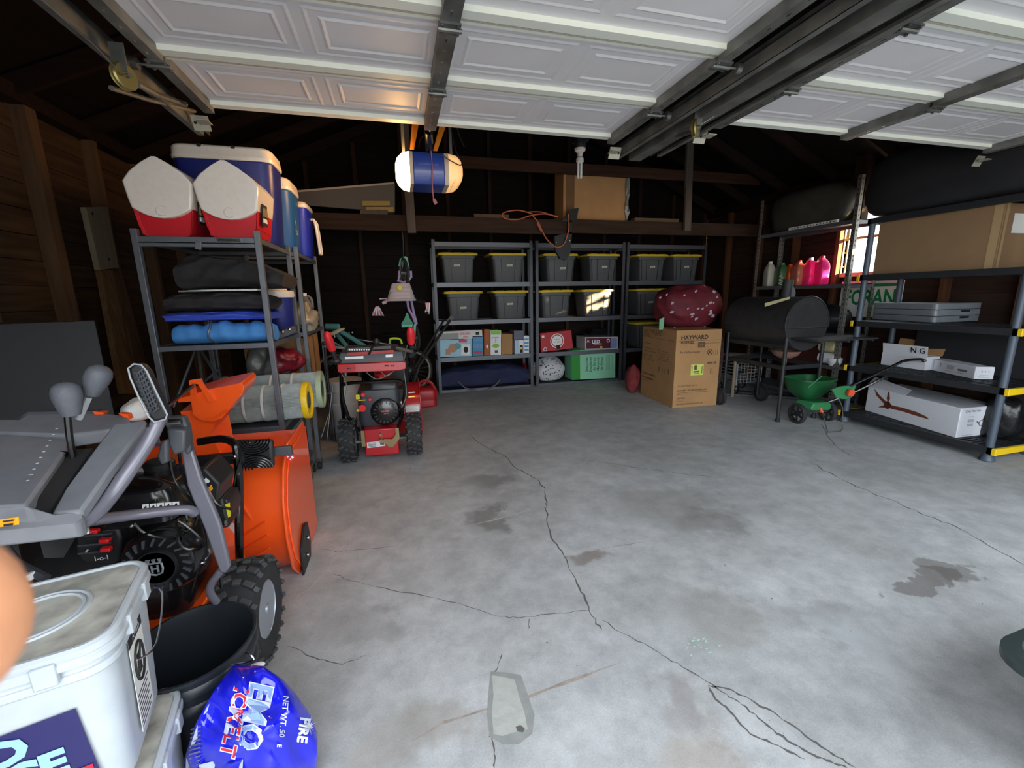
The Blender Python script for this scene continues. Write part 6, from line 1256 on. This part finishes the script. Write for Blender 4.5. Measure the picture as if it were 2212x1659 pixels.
m = M(); m.tube([AY(1745, 838, 3.35), AY(1775, 812, 3.35)], .006, 6); part(T, 'agitator', m, gn2)
# ================================================================ SLOTTED METAL SHELF
T = thing('slotted_shelf', (5.2, 4.55, 0), 'tall grey slotted-angle metal shelf by the window', 'shelving unit'); ga_ = mat('slotted angle steel', S(140, 140, 136), .45, .5, var=.15)
SX0, SX1, SY0, SY1 = 4.98, 5.40, 3.86, 5.22
for x, y, sx, sy in ((SX0, SY0, 1, 1), (SX0, SY1, 1, -1), (SX1, SY0, -1, 1), (SX1, SY1, -1, -1)):
    m = M(); zt = 2.64; xa, xb = sorted((x, x+sx*.045)); ya, yb = sorted((y, y+sy*.003)); m.bb(xa, xb, ya, yb, 0, zt); xa, xb = sorted((x, x+sx*.003)); ya, yb = sorted((y, y+sy*.045)); m.bb(xa, xb, ya, yb, 0, zt); m.mi = 1
    for k in range(48):
        z = .05+k*.054; m.bb(min(x, x+sx*.003)-.0006, max(x, x+sx*.003)+.0006, y+sy*.023-.005, y+sy*.023+.005, z, z+.02); m.bb(x+sx*.023-.005, x+sx*.023+.005, min(y, y+sy*.003)-.0006, max(y, y+sy*.003)+.0006, z, z+.02)
    part(T, 'post', m, [ga_, ink], flat=True)
for z in (2.18, 1.48, .90, .52, .12):
    m = M(); m.bb(SX0+.004, SX1-.004, SY0+.004, SY1-.004, z-.008, z); m.bb(SX0+.003, SX0+.008, SY0, SY1, z-.045, z); m.bb(SX1-.008, SX1-.003, SY0, SY1, z-.045, z); m.bb(SX0, SX1, SY0+.004, SY0+.008, z-.045, z); part(T, 'shelf', m, steel, flat=True)
m = M(); m.bb(5.0, 5.03, 4.1, 4.75, 2.182, 2.215); m.mi = 1
for k in range(14): m.bb(4.9985, 5.0, 4.13+k*.043, 4.145+k*.043, 2.192, 2.205)
solo('slotted_angle', m, [white, ink], 'pale spare slotted strip lying on top of the metal shelf', 'metal strip')
tp = mat('dusty grey tarp', S(62, 60, 56), .7, var=.3, scale=5, bump=.6, trans=.0)
lump('tarp_bundle', (5.2, 4.62, 2.42), (.19, .56, .28), tp, 'dusty grey tarp bundle on top of the metal shelf by the window', 'tarp', 44, .08, boxy=.5)
# jugs, lit by the window
def tmat(n, c, r=.25, tr=.35): return mat(n, c, r, trans=tr, sub=0)
pk = tmat('pink windshield fluid', S(255, 60, 170)); pe = tmat('peach fluid', S(250, 150, 120)); wt = tmat('milky jug', S(230, 226, 210)); ol = mat('oil amber', S(180, 140, 50), .3); gd = mat('dark green jug', S(60, 100, 60), .4); orj = mat('orange sprayer', S(220, 80, 30), .4)
def JX(px, X): p = AX(px, 614, X); return (X, p.y, 1.482)
G = 'jugs on the slotted shelf'
J = jug(JX(1770, 5.14), .20, .11, .34, pk, red, 'bright pink jug with red cap at the right end of the jug row', rz=70, grp=G)
jug(JX(1746, 5.14), .20, .11, .33, pk, white, 'pink jug with white cap, second from the right in the jug row', rz=70, grp=G)
jug(JX(1722, 5.13), .18, .12, .31, pe, red, 'peach jug with red cap between the pink and orange ones', rz=70, grp=G)
jug(JX(1703, 5.16), .14, .10, .27, orj, orj, 'orange jug leaning between the peach and green ones', rz=70, grp=G)
jug(JX(1686, 5.12), .17, .13, .30, gd, gn2, 'dark green sprayer jug in the middle of the row', rz=70, grp=G, hl=gn2)
jug(JX(1660, 5.10), .15, .11, .33, wt, white, 'milky white jug with amber label at the left end of the jug row', rz=70, grp=G, lbl=ol, hl=white)
sp = M(); q = Vector(JX(1686, 5.03)); sp.tube([q+V3(.01*math.cos(t*1.6), .03*math.sin(t*1.6), .14-.012*t) for t in [k*.4 for k in range(28)]], .004, 5); solo('coiled_hose', sp, white, 'white coiled hose hanging down the green sprayer jug', 'hose')
m = M(); m.lathe([(.03, 0), (.05, .02), (.05, .09), (.06, .10)], (5.1, 4.9, .902), n=20); m.cyl((5.1, 4.9, 1.0), (5.1, 4.9, 1.12), .008, n=6); solo('glue_tub', m, mat('beige tub', S(150, 140, 128), .6), 'beige tub with a stick on the shelf behind the smoker', 'tub')
lump('black_bag', (5.19, 4.25, 1.07), (.19, .3, .17), blk, 'black bag on the slotted shelf behind the smoker lid', 'bag', 61, .08)
m = M(); m.bb(5.02, 5.38, 4.05, 4.65, .525, .72); solo('dark_crate', m, mat('dark red carton', S(70, 28, 22), .7), 'dark red carton low on the slotted shelf', 'box', bev=.005)
yb_ = mat('yellow printed paper', S(214, 206, 160), .5, var=.2, scale=18)
for k, (y, z, lab) in enumerate(((3.98, .60, 'lower pale yellow paper roll on the slotted shelf'), (3.99, .74, 'upper pale yellow paper roll on the slotted shelf'))):
    m = M(); m.tube([(5.03, y-.07, z), (5.03, y+.12, z)], .068, 20); solo('paper_roll', m, yb_ if k else white, lab, 'paper roll', 'paper rolls')
m = M(); m.lathe([(.05, 0), (.075, .04), (.08, .09), (.072, .09), (.05, .02)], (4.90, 3.77, .52), n=22); m.v = [Vector((p.x+.13, p.y+.16, p.z+.0)) for p in m.v]; solo('white_bowl', m, white, 'white plastic bowl at the end of the slotted shelf', 'bowl')
# ================================================================ SIGN
T = thing('yard_sign', (5.43, 4.0, 1.05), 'white yard sign with green letters leaning on the right wall below the window', 'sign')
sx = RW-.10; ya, yb2 = AX(1820, 605, sx).y, AX(1952, 620, sx).y; zt = AX(1880, 607, sx).z
m = M(); m.bb(sx, sx+.006, yb2, ya, zt-.42, zt); part(T, 'sign_board', m, paper)
m = M(); m.mi = 0; m.text('FORAN', .25, (sx-.002, (ya+yb2)/2, zt-.20), (0, -1, 0), (0, 0, 1), sx=.70, off=.002, bold=.006); m.bb(sx-.003, sx, yb2+.03, ya-.03, zt-.065, zt-.03); part(T, 'green_lettering', m, mat('sign green', S(20, 130, 76), .5), flat=True)
m = M(); m.bb(sx, sx+.03, yb2-.1, ya+.05, zt-.46, zt-.42); part(T, 'ledge', m, stud)
# ================================================================ BLACK PLASTIC SHELF UNIT, RIGHT
bp_ = mat('black shelf plastic', S(36, 38, 42), .5, var=.12, scale=10); bpg = mat('blue grey shelf post', S(74, 84, 98), .45)
QX0, QX1, QY0, QY1 = 4.60, 5.16, 2.20, 3.45
T = thing('plastic_shelf', (4.88, 2.82, 0), 'black plastic shelving unit with yellow end clips along the right wall', 'shelving unit')
for x in (QX0+.03, QX1-.03):
    for y in (QY0+.03, QY1-.03): m = M(); m.cyl((x, y, .03), (x, y, 2.1), .027, n=14); m.lathe([(.045, 0), (.05, .01), (.04, .04), (.03, .06)], (x, y, 0), n=14); part(T, 'post', m, bpg)
LV = (.12, .62, 1.09, 1.555, 2.10)
for z in LV:
    m = M(); t = .055
    m.bb(QX0, QX0+.03, QY0, QY1, z-t, z); m.bb(QX1-.03, QX1, QY0, QY1, z-t, z); m.bb(QX0, QX1, QY0, QY0+.03, z-t, z); m.bb(QX0, QX1, QY1-.03, QY1, z-t, z)
    n = 30
    for k in range(n): y = QY0+.04+(QY1-QY0-.08)*k/(n-1); m.bb(QX0+.02, QX1-.02, y-.009, y+.009, z-.02, z)
    for x in (QX0+.19, QX0+.37): m.bb(x-.012, x+.012, QY0, QY1, z-.03, z)
    part(T, 'shelf', m, bp_, flat=True)
    for y in (QY0, QY1):
        if z < 2: m = M(); m.bb(QX0+.0, QX1, y-.028 if y == QY0 else y, y if y == QY0 else y+.028, z-.055, z-.002); m.bb(QX0-.006, QX0+.02, y-.03 if y == QY0 else y-.0, y+.0 if y == QY0 else y+.03, z-.058, z+.001); part(T, 'yellow_end_rail', m, yel, bev=.004)
def art_fan(a, L, Rr, u, w, v):
    br = 0; f = L
    a.mi = 0
    for P_ in ([(.08, .98), (.15, .78), (.26, .56), (.27, .47), (.22, .50), (.12, .72)], [(.255, .98), (.27, .97), (.29, .72), (.27, .55), (.25, .72)], [(.27, .55), (.33, .50), (.45, .52), (.60, .50), (.70, .44), (.74, .36), (.60, .36), (.45, .38), (.33, .36), (.26, .40)], [(.23, .42), (.25, .34), (.16, .27), (.20, .36)]):
        a.add([f(x, y) for x, y in P_], [tuple(range(len(P_)))])
    a.mi = 0; a.lathe([(0, 0), (.04, 0)], f(.27, .46), u.cross(v).normalized()*1, 16, False)
    def tx(t, s, x, y, bold=0): a.mi = 1; a.text(t, s, Rr(x, y), w, v, 'LEFT', off=.001, bold=bold)
    tx('Cyla Mae Fan', .032, .12, .88); 
    q4(a, Rr, .22, .50, .38, .60, 2); q4(a, Rr, .22, .36, .38, .45, 2); q4(a, Rr, .12, .05, .42, .07, 2); q4(a, Rr, .22, .68, .36, .70, 2)
    c_ = Rr(.58, .44, .004); wn = w.normalized(); a.mi = 1; a.tube([c_+wn*.025*math.cos(t)+V3(0, 0, .025*math.sin(t)) for t in [k*math.pi/7 for k in range(14)]], .003, 5, True)
    a.mi = 0; a.add([Rr(.6, .54), Rr(.66, .78), Rr(.72, .78), Rr(.66, .54)], [(0, 1, 2, 3)]); a.add([Rr(.6, .36), Rr(.68, .18), Rr(.74, .2), Rr(.65, .37)], [(0, 1, 2, 3)]); a.add([Rr(.53, .46), Rr(.47, .52), Rr(.46, .48), Rr(.52, .42)], [(0, 1, 2, 3)])
bxw = mat('white carton', S(222, 224, 232), .6, var=.03, scale=4); fprint = [mat('walnut print', S(118, 62, 44), .6), mat('grey print', S(110, 114, 124), .6), mat('pale grey print', S(176, 180, 190), .6)]
z = LV[0]+.001; A, B, C = AZ(1868, 886, z), AZ(2064, 946, z), AZ(2147, 937, z); hfan = AX(2074, 882, B.x).z-z
qbox('fan_carton', A, B, C, hfan, bxw, 'long white carton printed with a brown ceiling fan on the bottom black shelf', 'box', art=art_fan, mats=fprint)
m = M(); m.prism([A+V3(.0, .02, hfan+.001), A+(B-A)*.45+V3(0, 0, hfan+.001), A+(B-A)*.45+V3(.08, 0, hfan+.04), A+V3(.12, .03, hfan+.09)], (0, 0, .003)); solo('carton_flap', m, bxw, 'raised white flap on the fan carton', 'carton flap')
def art_w(a, L, Rr, u, w, v):
    for x0_, x1_, y0_, y1_ in ((.15, .17, .1, .9), (.3, .33, .45, .8), (.45, .6, .4, .75), (.68, .86, .4, .6)): q4(a, L, x0_, y0_, x1_, y1_, 2)
    q4(a, L, .4, .22, .62, .26, 2); q4(a, L, .66, .25, .84, .28, 1); q4(a, L, .68, .42, .86, .58, 1, .003)
    for x in (.35, .52, .7): a.mi = 1; a.add([Rr(x-.05, .58), Rr(x+.05, .58), Rr(x, .70)], [(0, 1, 2)])
    q4(a, Rr, .25, .3, .75, .34, 2); q4(a, Rr, .2, .14, .8, .22, 2)
z = LV[1]+.004; A, B, C = AZ(2000, 797, z), AZ(2103, 819, z), AZ(2145, 820, z); hh = AX(2107, 792, B.x).z-z
qbox('white_carton', A, B, C, hh, bxw, 'small closed white carton nearest the front on the second black shelf', 'box', art=art_w, mats=fprint)
A2, B2, C2 = V3(4.95, 3.36, z), V3(4.93, 2.95, z), V3(5.10, 2.95, z)
def art_n(a, L, Rr, u, w, v): a.mi = 1; a.text('N G', .07, L(.85, .62), u, v, off=.002, bold=.001)
ob_ = thing('open_carton', (A2+C2)/2, 'open white carton with raised flaps at the far side of the second black shelf', 'box')
D2 = A2+(C2-B2); h2_ = .13; m = M()
for P_, Q_ in ((A2, B2), (B2, C2), (C2, D2), (D2, A2)): n_ = (Q_-P_).cross(V3(0, 0, 1)).normalized()*.004; m.prism([P_, Q_, Q_+V3(0, 0, h2_), P_+V3(0, 0, h2_)], n_)
m.prism([A2, B2, C2, D2], (0, 0, .004)); part(ob_, 'walls', m, bxw)
m = M(); m.prism([A2+V3(0, 0, h2_), B2+V3(0, 0, h2_), B2+V3(-.01, 0, h2_+.10), A2+V3(-.02, 0, h2_+.10)], (.004, 0, 0)); m.mi = 1; a0 = A2+V3(-.016, 0, h2_+.05); u_ = (B2-A2); m.text('N G', .075, A2+u_*.82+V3(-.018, 0, h2_+.055), u_, V3(-.1, 0, 1), off=.004, bold=.001); part(ob_, 'front_flap', m, [bxw, ink])
m = M(); m.prism([D2+V3(0, 0, h2_), C2+V3(0, -.02, h2_), C2+V3(.05, -.02, h2_+.13), D2+V3(.05, 0, h2_+.14)], (.004, 0, 0)); part(ob_, 'rear_flap', m, card, label='tan inside of the raised rear flap')
# grey folding tables
tg = mat('grey folding table', S(126, 132, 140), .4, var=.06, scale=10, coat=.15)
z = LV[2]+.001; A, B, C = AZ(1880, 689, z), AZ(2018, 697, z), AZ(2118, 693, z); D_ = A+(C-B); hT = AX(2018, 655, B.x).z-z
for k in range(3):
    zz = k*(hT+.0)/3; L_ = []
    def rc(P4, r, zv):
        out_ = []
        for i in range(4):
            p, pr_, nx = P4[i], P4[i-1], P4[(i+1) % 4]; a_ = p+(pr_-p).normalized()*r; b_ = p+(nx-p).normalized()*r
            for t in (0, .25, .5, .75, 1): out_.append(a_*(1-t)**2+p*2*t*(1-t)+b_*t*t+V3(0, 0, zv))
        return out_
    m = M(); e = hT/3-.004; m.loft([rc([A, B, C, D_], .05, zz+.0), rc([A, B, C, D_], .055, zz+e*.5), rc([A, B, C, D_], .05, zz+e)])
    Tt = thing('folding_table', (A+C)/2+V3(0, 0, zz), ('bottom', 'middle', 'top')[k]+' grey folded table of the stack on the third black shelf', 'folding table', 'grey folding tables in a stack'); part(Tt, 'table_top', m, tg, bev=.003)
    m = M(); c_ = B+(C-B)*.62; u_ = (C-B).normalized(); n_ = V3(0, 0, 1).cross(u_).normalized()*-1; n_ = -n_ if n_.y > 0 else n_
    if k < 2: m.box(c_+V3(0, 0, zz+e*.75)+n_*.0, (.12, .012, .022), Matrix.Rotation(math.atan2(u_.y, u_.x), 3, 'Z')); part(Tt, 'handle', m, blk, bev=.006)
# big brown carton
z = LV[3]+.001; A, B, C = AZ(1893, 585, z) if False else V3(4.64, 3.36, z), V3(4.62, 2.36, z), V3(5.14, 2.36, z)
B = AX(2148, 572, 4.67); B.z = z; A = V3(4.67, 3.38, z); C = B+V3(.45, .0, 0)
cartd = mat('big brown carton', S(138, 110, 80), .85, var=.06, scale=5)
def art_bc(a, L, Rr, u, w, v): q4(a, L, .93, 0, .99, 1, 0); q4(a, Rr, .25, .55, .7, .85, 1); q4(a, Rr, .03, 0, .10, 1, 0)
qbox('long_carton', A, B, C, .50, cartd, 'long brown taped carton on the fourth black shelf beside the window', 'box', art=art_bc, mats=[mat('clear packing tape', S(176, 150, 112), .25), paper])
def bagf(d): return 1
lump('black_duffel', (4.9, 2.78, 2.40), (.33, .84, .33), mat('black duffel cloth', S(24, 25, 30), .8, var=.2, scale=8, bump=.4), 'huge black duffel bag on top of the black shelving unit', 'bag', 71, .05, boxy=.7)
gl_ = mat('black garbage bag', S(20, 21, 24), .3, bump=1, scale=9)
m = M(); m.bb(5.128, 5.15, 2.30, 3.2, .622, 1.02); solo('dark_panel', m, mat('plain dark panel', S(26, 27, 32), .8), 'tall plain dark panel put in to darken the rear of the second black shelf', 'panel', bev=.01)  # slab added to blacken the shelf rear, which is only dark there
T = lump('garbage_bag', (5.02, 2.38, .28), (.11, .12, .18), gl_, 'small black garbage bag beside the fan carton', 'bag', 73, .2, boxy=.6)
# bin corner at bottom right
T = thing('wheelbarrow', (2.0, .72, 0), 'nose of a dark green-black wheelbarrow tray at the bottom right edge', 'wheelbarrow')
tbm = mat('dark green black plastic', S(44, 54, 56), .4, var=.15, scale=20, bump=.1)
def wt_(x0, x1, w, z, r): return [V3((x0+x1)/2+a+.03, .47+.02*((x0+x1)/2+a-1.5)+b*(1-.20*max(0, (1.9-(x0+x1)/2-a))/.5), z) for a, b in rrect(x1-x0, w*.92, r, 6)]
m = M(); m.loft([wt_(1.72, 2.2, .26, .20, .06), wt_(1.62, 2.3, .36, .30, .07), wt_(1.50, 2.42, .44, .40, .09), wt_(1.48, 2.44, .47, .405, .1), wt_(1.48, 2.44, .47, .425, .1), wt_(1.53, 2.39, .40, .428, .09), wt_(1.65, 2.28, .33, .32, .07), wt_(1.74, 2.18, .24, .23, .06)]); part(T, 'tray', m, tbm, ang=50)
m = M(); m.lathe([(.10, -.03), (.17, -.035), (.185, 0), (.17, .035), (.10, .03)], (1.90, .50, .185), (0, 1, 0), 28); part(T, 'wheel', m, rubber)
for y in (.36, .64): m = M(); m.tube([(1.85, .50, .19), (2.0, y, .19), (2.9, y+.05, .48)], .016, 8); part(T, 'handle', m, blk); m = M(); m.tube([(2.2, y, .21), (2.3, y, .01), (2.42, y, .01), (2.5, y, .31)], .014, 8); part(T, 'leg', m, blk)
# ================================================================ OPENER, LAMP, ATTIC
T = thing('garage_opener', (.28, 3.45, 2.19), 'blue garage door opener with a glowing lamp cover on its left end', 'garage door opener')
ob = mat('opener blue', S(40, 66, 150), .35, coat=.3)
y0, y1 = 3.30, 3.58; zc = 2.305; xl, xm0, xm1, xr = .045, .165, .385, .525
def sec(x, hz, dy=0): return [V3(x, y, z) for y, z in ((y0+dy, zc-hz*.55), (y0+dy+.03, zc-hz), (y1-dy, zc-hz), (y1-dy, zc+hz), (y0+dy+.02, zc+hz), (y0+dy, zc+hz*.7))]
m = M(); m.loft([sec(xm0, .106), sec(xm1, .106)]); part(T, 'motor_housing', m, ob, bev=.006)
m = M(); m.text('CHAMBERLAIN', .020, ((xm0+xm1)/2, y0-.001, zc+.02), (1, 0, 0), (0, 0, 1), off=.001); m.bb(xm0+.003, xm1-.003, y0-.001, y0+.001, zc-.064, zc-.060); part(T, 'lettering', m, mat('faint opener print', S(96, 120, 190), .4))
lamp = mat('glowing lamp cover', S(255, 220, 150), .4, emit=(1, .52, .16, 1), es=13); lamp2 = mat('dimly lit lamp cover', S(255, 214, 160), .35, emit=(1, .50, .16, 1), es=.14)
m = M(); m.loft([sec(xl, .035, .07), sec(xl+.015, .068, .03), sec(xl+.05, .095, .01), sec(xm0-.025, .104, 0)]); part(T, 'left_lamp_cover', m, lamp, ang=60)
for a, b in ((xm0-.025, xm0), (xm1, xm1+.03)): m = M(); m.loft([sec(a, .105), sec(b, .105)]); part(T, 'end_frame', m, mat('opener grey frame', S(200, 180, 160), .5))
m = M(); m.loft([sec(xm1+.03, .104), sec(xr-.05, .095, .01), sec(xr-.015, .068, .03), sec(xr, .035, .07)]); part(T, 'right_lamp_cover', m, lamp2, ang=60)
m = M(); m.bb(.262, .302, 2.2, 3.36, 2.53, 2.565); m.bb(.262, .302, 3.33, 3.36, 2.42, 2.53); part(T, 'rail', m, blk)
m = M(); m.cyl((.275, 2.98, 2.50), (.29, 3.3, 2.42), .018, n=10); m.cyl((.27, 3.1, 2.47), (.28, 3.2, 2.445), .028, n=12); m.mi = 1; m.cyl((.255, 3.0, 2.50), (.27, 3.15, 2.46), .004, n=6); part(T, 'trolley', m, [blkg, chrome])
os_ = mat('orange strap', S(240, 140, 30), .5)
for (a, b) in (((901, 240), (890, 322)), ((966, 240), (940, 326))):
    p, q = AY(*a, 3.42), AY(*b, 3.36); m = M(); m.prism([p+V3(-.028, 0, .5), p+V3(.028, 0, .5), p+V3(.028, 0, 0), q+V3(.014, 0, 0), q+V3(-.014, 0, 0), p+V3(-.028, 0, 0)], (0, .005, 0)); part(T, 'orange_strap', m, os_)
for x in (.10, .44): m = M(); m.bb(x, x+.02, 3.42, 3.425, 2.42, 3.6); part(T, 'hanger_strap', m, galvd)
m = M(); m.tube([AY(931, 326, 3.28), AY(934, 360, 3.27), AY(934, 400, 3.27), AY(936, 425, 3.27), AY(938, 432, 3.27)], .0035, 6); m.prism(PL([(935, 428), (940, 429), (945, 438), (940, 442), (936, 436)], 3.265), (0, .01, 0)); part(T, 'pull_cord', m, mat('dusty pink cord', S(170, 96, 104), .6))
m = M(); m.tube([AY(955, 335, 3.26), AY(970, 345, 3.26), AY(993, 357, 3.27), AY(997, 350, 3.3), AY(985, 325, 3.35), AY(975, 280, 3.4)], .004, 6, smooth=3); m.tube([AY(905, 320, 3.4), AY(908, 300, 3.4), AY(925, 288, 3.4), AY(940, 270, 3.4)], .003, 6, smooth=3); m.tube([AY(985, 270, 3.45), AY(995, 300, 3.45), AY(1003, 317, 3.45)], .004, 6); part(T, 'loose_wires', m, blk)
m = M(); m.tube([AY(900, 375, 3.31), AY(882, 408, 3.33)], .0015, 5); m.tube([AY(984, 388, 3.31), AY(972, 412, 3.33)], .0015, 5); part(T, 'antenna_wire', m, mat('amber wire', S(200, 170, 110), .4))
# CFL
p = AY(1253, 318, 3.9)
T = thing('light_bulb', (p.x, p.y, p.z-.2), 'unlit white compact fluorescent bulb hanging from a ceiling socket', 'light bulb')
m = M(); m.lathe([(.05, .04), (.05, .0), (.045, -.012)], p, n=20); m.bb(p.x-.06, p.x+.06, p.y-.06, p.y+.06, p.z+.04, p.z+.09); m.bb(p.x-.02, p.x+.02, p.y-.02, p.y+.02, p.z+.09, roofz(p.x)); part(T, 'socket', m, blk)
m = M(); m.lathe([(.05, -.012), (.048, -.03), (.026, -.045), (.022, -.08), (.034, -.095), (.034, -.125), (.02, -.13)], p, n=20); part(T, 'bulb_base', m, cwh)
m = M()
for a_ in range(4): d = V3(math.cos(a_*math.pi/2+.4), math.sin(a_*math.pi/2+.4), 0)*.018; m.tube([p+d+V3(0, 0, -.125), p+d+V3(0, 0, -.26)], .010, 8)
part(T, 'bulb_tubes', m, white)
# attic things
TZ = 2.382
m = M(); x0, x1 = AY(1215, 420, 5.75).x, AY(1352, 420, 5.75).x; m.bb(x0, x1, 5.72, 6.05, TZ, 3.06); T = thing('cardboard_box', ((x0+x1)/2, 5.88, TZ), 'tall brown cardboard box with loose plastic film standing on the tie beam', 'box'); part(T, 'carton', m, mat('attic carton', S(190, 144, 98), .85, var=.08, scale=5), bev=.006)
m = M(); m.bb(x0+.04, x0+.16, 5.716, 5.72, TZ, 3.06); part(T, 'darker_panel', m, cardd)
m = M(); m.grid([[V3(x1-.03+.05*i/4+.012*math.sin(j*1.7+i), 5.70-.02*math.sin(i+j*2.2), TZ+.68*j/9) for i in range(5)] for j in range(10)]); m.grid([[V3(x1-.03+.05*i/4+.012*math.sin(j*1.7+i), 5.695-.02*math.sin(i+j*2.2), TZ+.68*j/9) for i in range(5)] for j in range(10)]); part(T, 'plastic_film', m, mat('clear film', S(170, 168, 164), .12, trans=.5, bump=.5, scale=30))
m = M(); m.prism([AY(642, 413, 5.70), AY(850, 395, 5.70), AY(853, 398, 5.70), AY(853, 458, 5.66), AY(642, 442, 5.66)], (0, .03, 0)); m.mi = 1; m.prism([AY(642, 411, 5.69), AY(852, 393, 5.69), AY(852, 397, 5.69), AY(642, 415, 5.69)], (0, .05, 0)); solo('panel_board', m, [mat('grey panel face', S(112, 106, 100), .8), mat('pale panel edge', S(206, 190, 172), .7)], 'wide grey panel with pale edge lying on the tie beam above the coolers', 'board')
lt = wood('yellow lumber end', S(176, 150, 90), 0, .15)
for k, (a_, b_, c_, d_) in enumerate(((783, 434, 842, 444), (791, 447, 850, 457), (778, 453, 838, 464))):
    P_ = PL([(a_, b_), (c_, b_), (c_, d_), (a_, d_)], 5.60-.015*k); m = M(); m.prism(P_, (0, .3, 0)); solo('lumber_offcut', m, lt if k < 2 else grw, ('top', 'middle', 'bottom greyer')[k]+' short lumber offcut of the pile on the tie beam', 'lumber', 'lumber offcuts on the tie beam')
m = M(); m.bb(1.0, 1.45, 5.62, 5.7, TZ, TZ+.05); solo('scrap_board', m, wood('scrap board', S(110, 90, 70), 0, .2), 'short flat board on the tie beam left of the orange cord', 'board')
m = M(); m.bb(3.25, 3.95, 5.60, 5.72, TZ+.01, TZ+.06); solo('scrap_board', m, wood('scrap board', S(110, 90, 70), 0, .2), 'rough flat board on the tie beam right of the tall box', 'board')
oc = mat('orange cord', S(196, 104, 72), .5)
CY = 5.5
T = thing('extension_cord', AY(1160, 480, CY), 'orange extension cord looped over the tie beam and hanging in a bight', 'cord')
m = M()
m.tube([AY(a_, b_, CY) for a_, b_ in ((1150, 462), (1120, 454), (1092, 458), (1085, 465), (1095, 473), (1120, 474), (1145, 466), (1175, 462), (1205, 468))], .008, 8, smooth=4)
m.tube([AY(a_, b_, CY-.01) for a_, b_ in ((1150, 465), (1162, 480), (1168, 492), (1180, 515), (1195, 530), (1206, 534), (1218, 527), (1225, 510), (1229, 490), (1228, 462))], .008, 8, smooth=4)
m.tube([AY(a_, b_, CY) for a_, b_ in ((1140, 458), (1170, 458), (1200, 468))], .007, 8, smooth=4); part(T, 'cord', m, oc)
m = M(); m.tube([AY(1162, 482, CY-.012), AY(1170, 500, CY-.012)], [.02, .014], 8); part(T, 'plug', m, oc)
m = M(); m.prism(PL([(1213, 478), (1232, 452), (1250, 449), (1246, 476), (1236, 480)], 5.52), (0, .02, 0)); m.prism(PL([(1198, 510), (1236, 500), (1232, 548), (1222, 562), (1210, 558), (1200, 540)], 5.52), (0, .05, 0)); m.prism(PL([(1226, 476), (1236, 476), (1236, 505), (1226, 505)], 5.52), (0, .02, 0)); m.mi = 1; m.ell(AY(1202, 523, 5.51), (.008, .008, .008), nu=8, nv=5); m.ell(AY(1231, 520, 5.51), (.008, .008, .008), nu=8, nv=5)
solo('tv_bracket', m, [blk, chrome], 'black swivel bracket hanging from the tie beam in front of the bins', 'bracket')
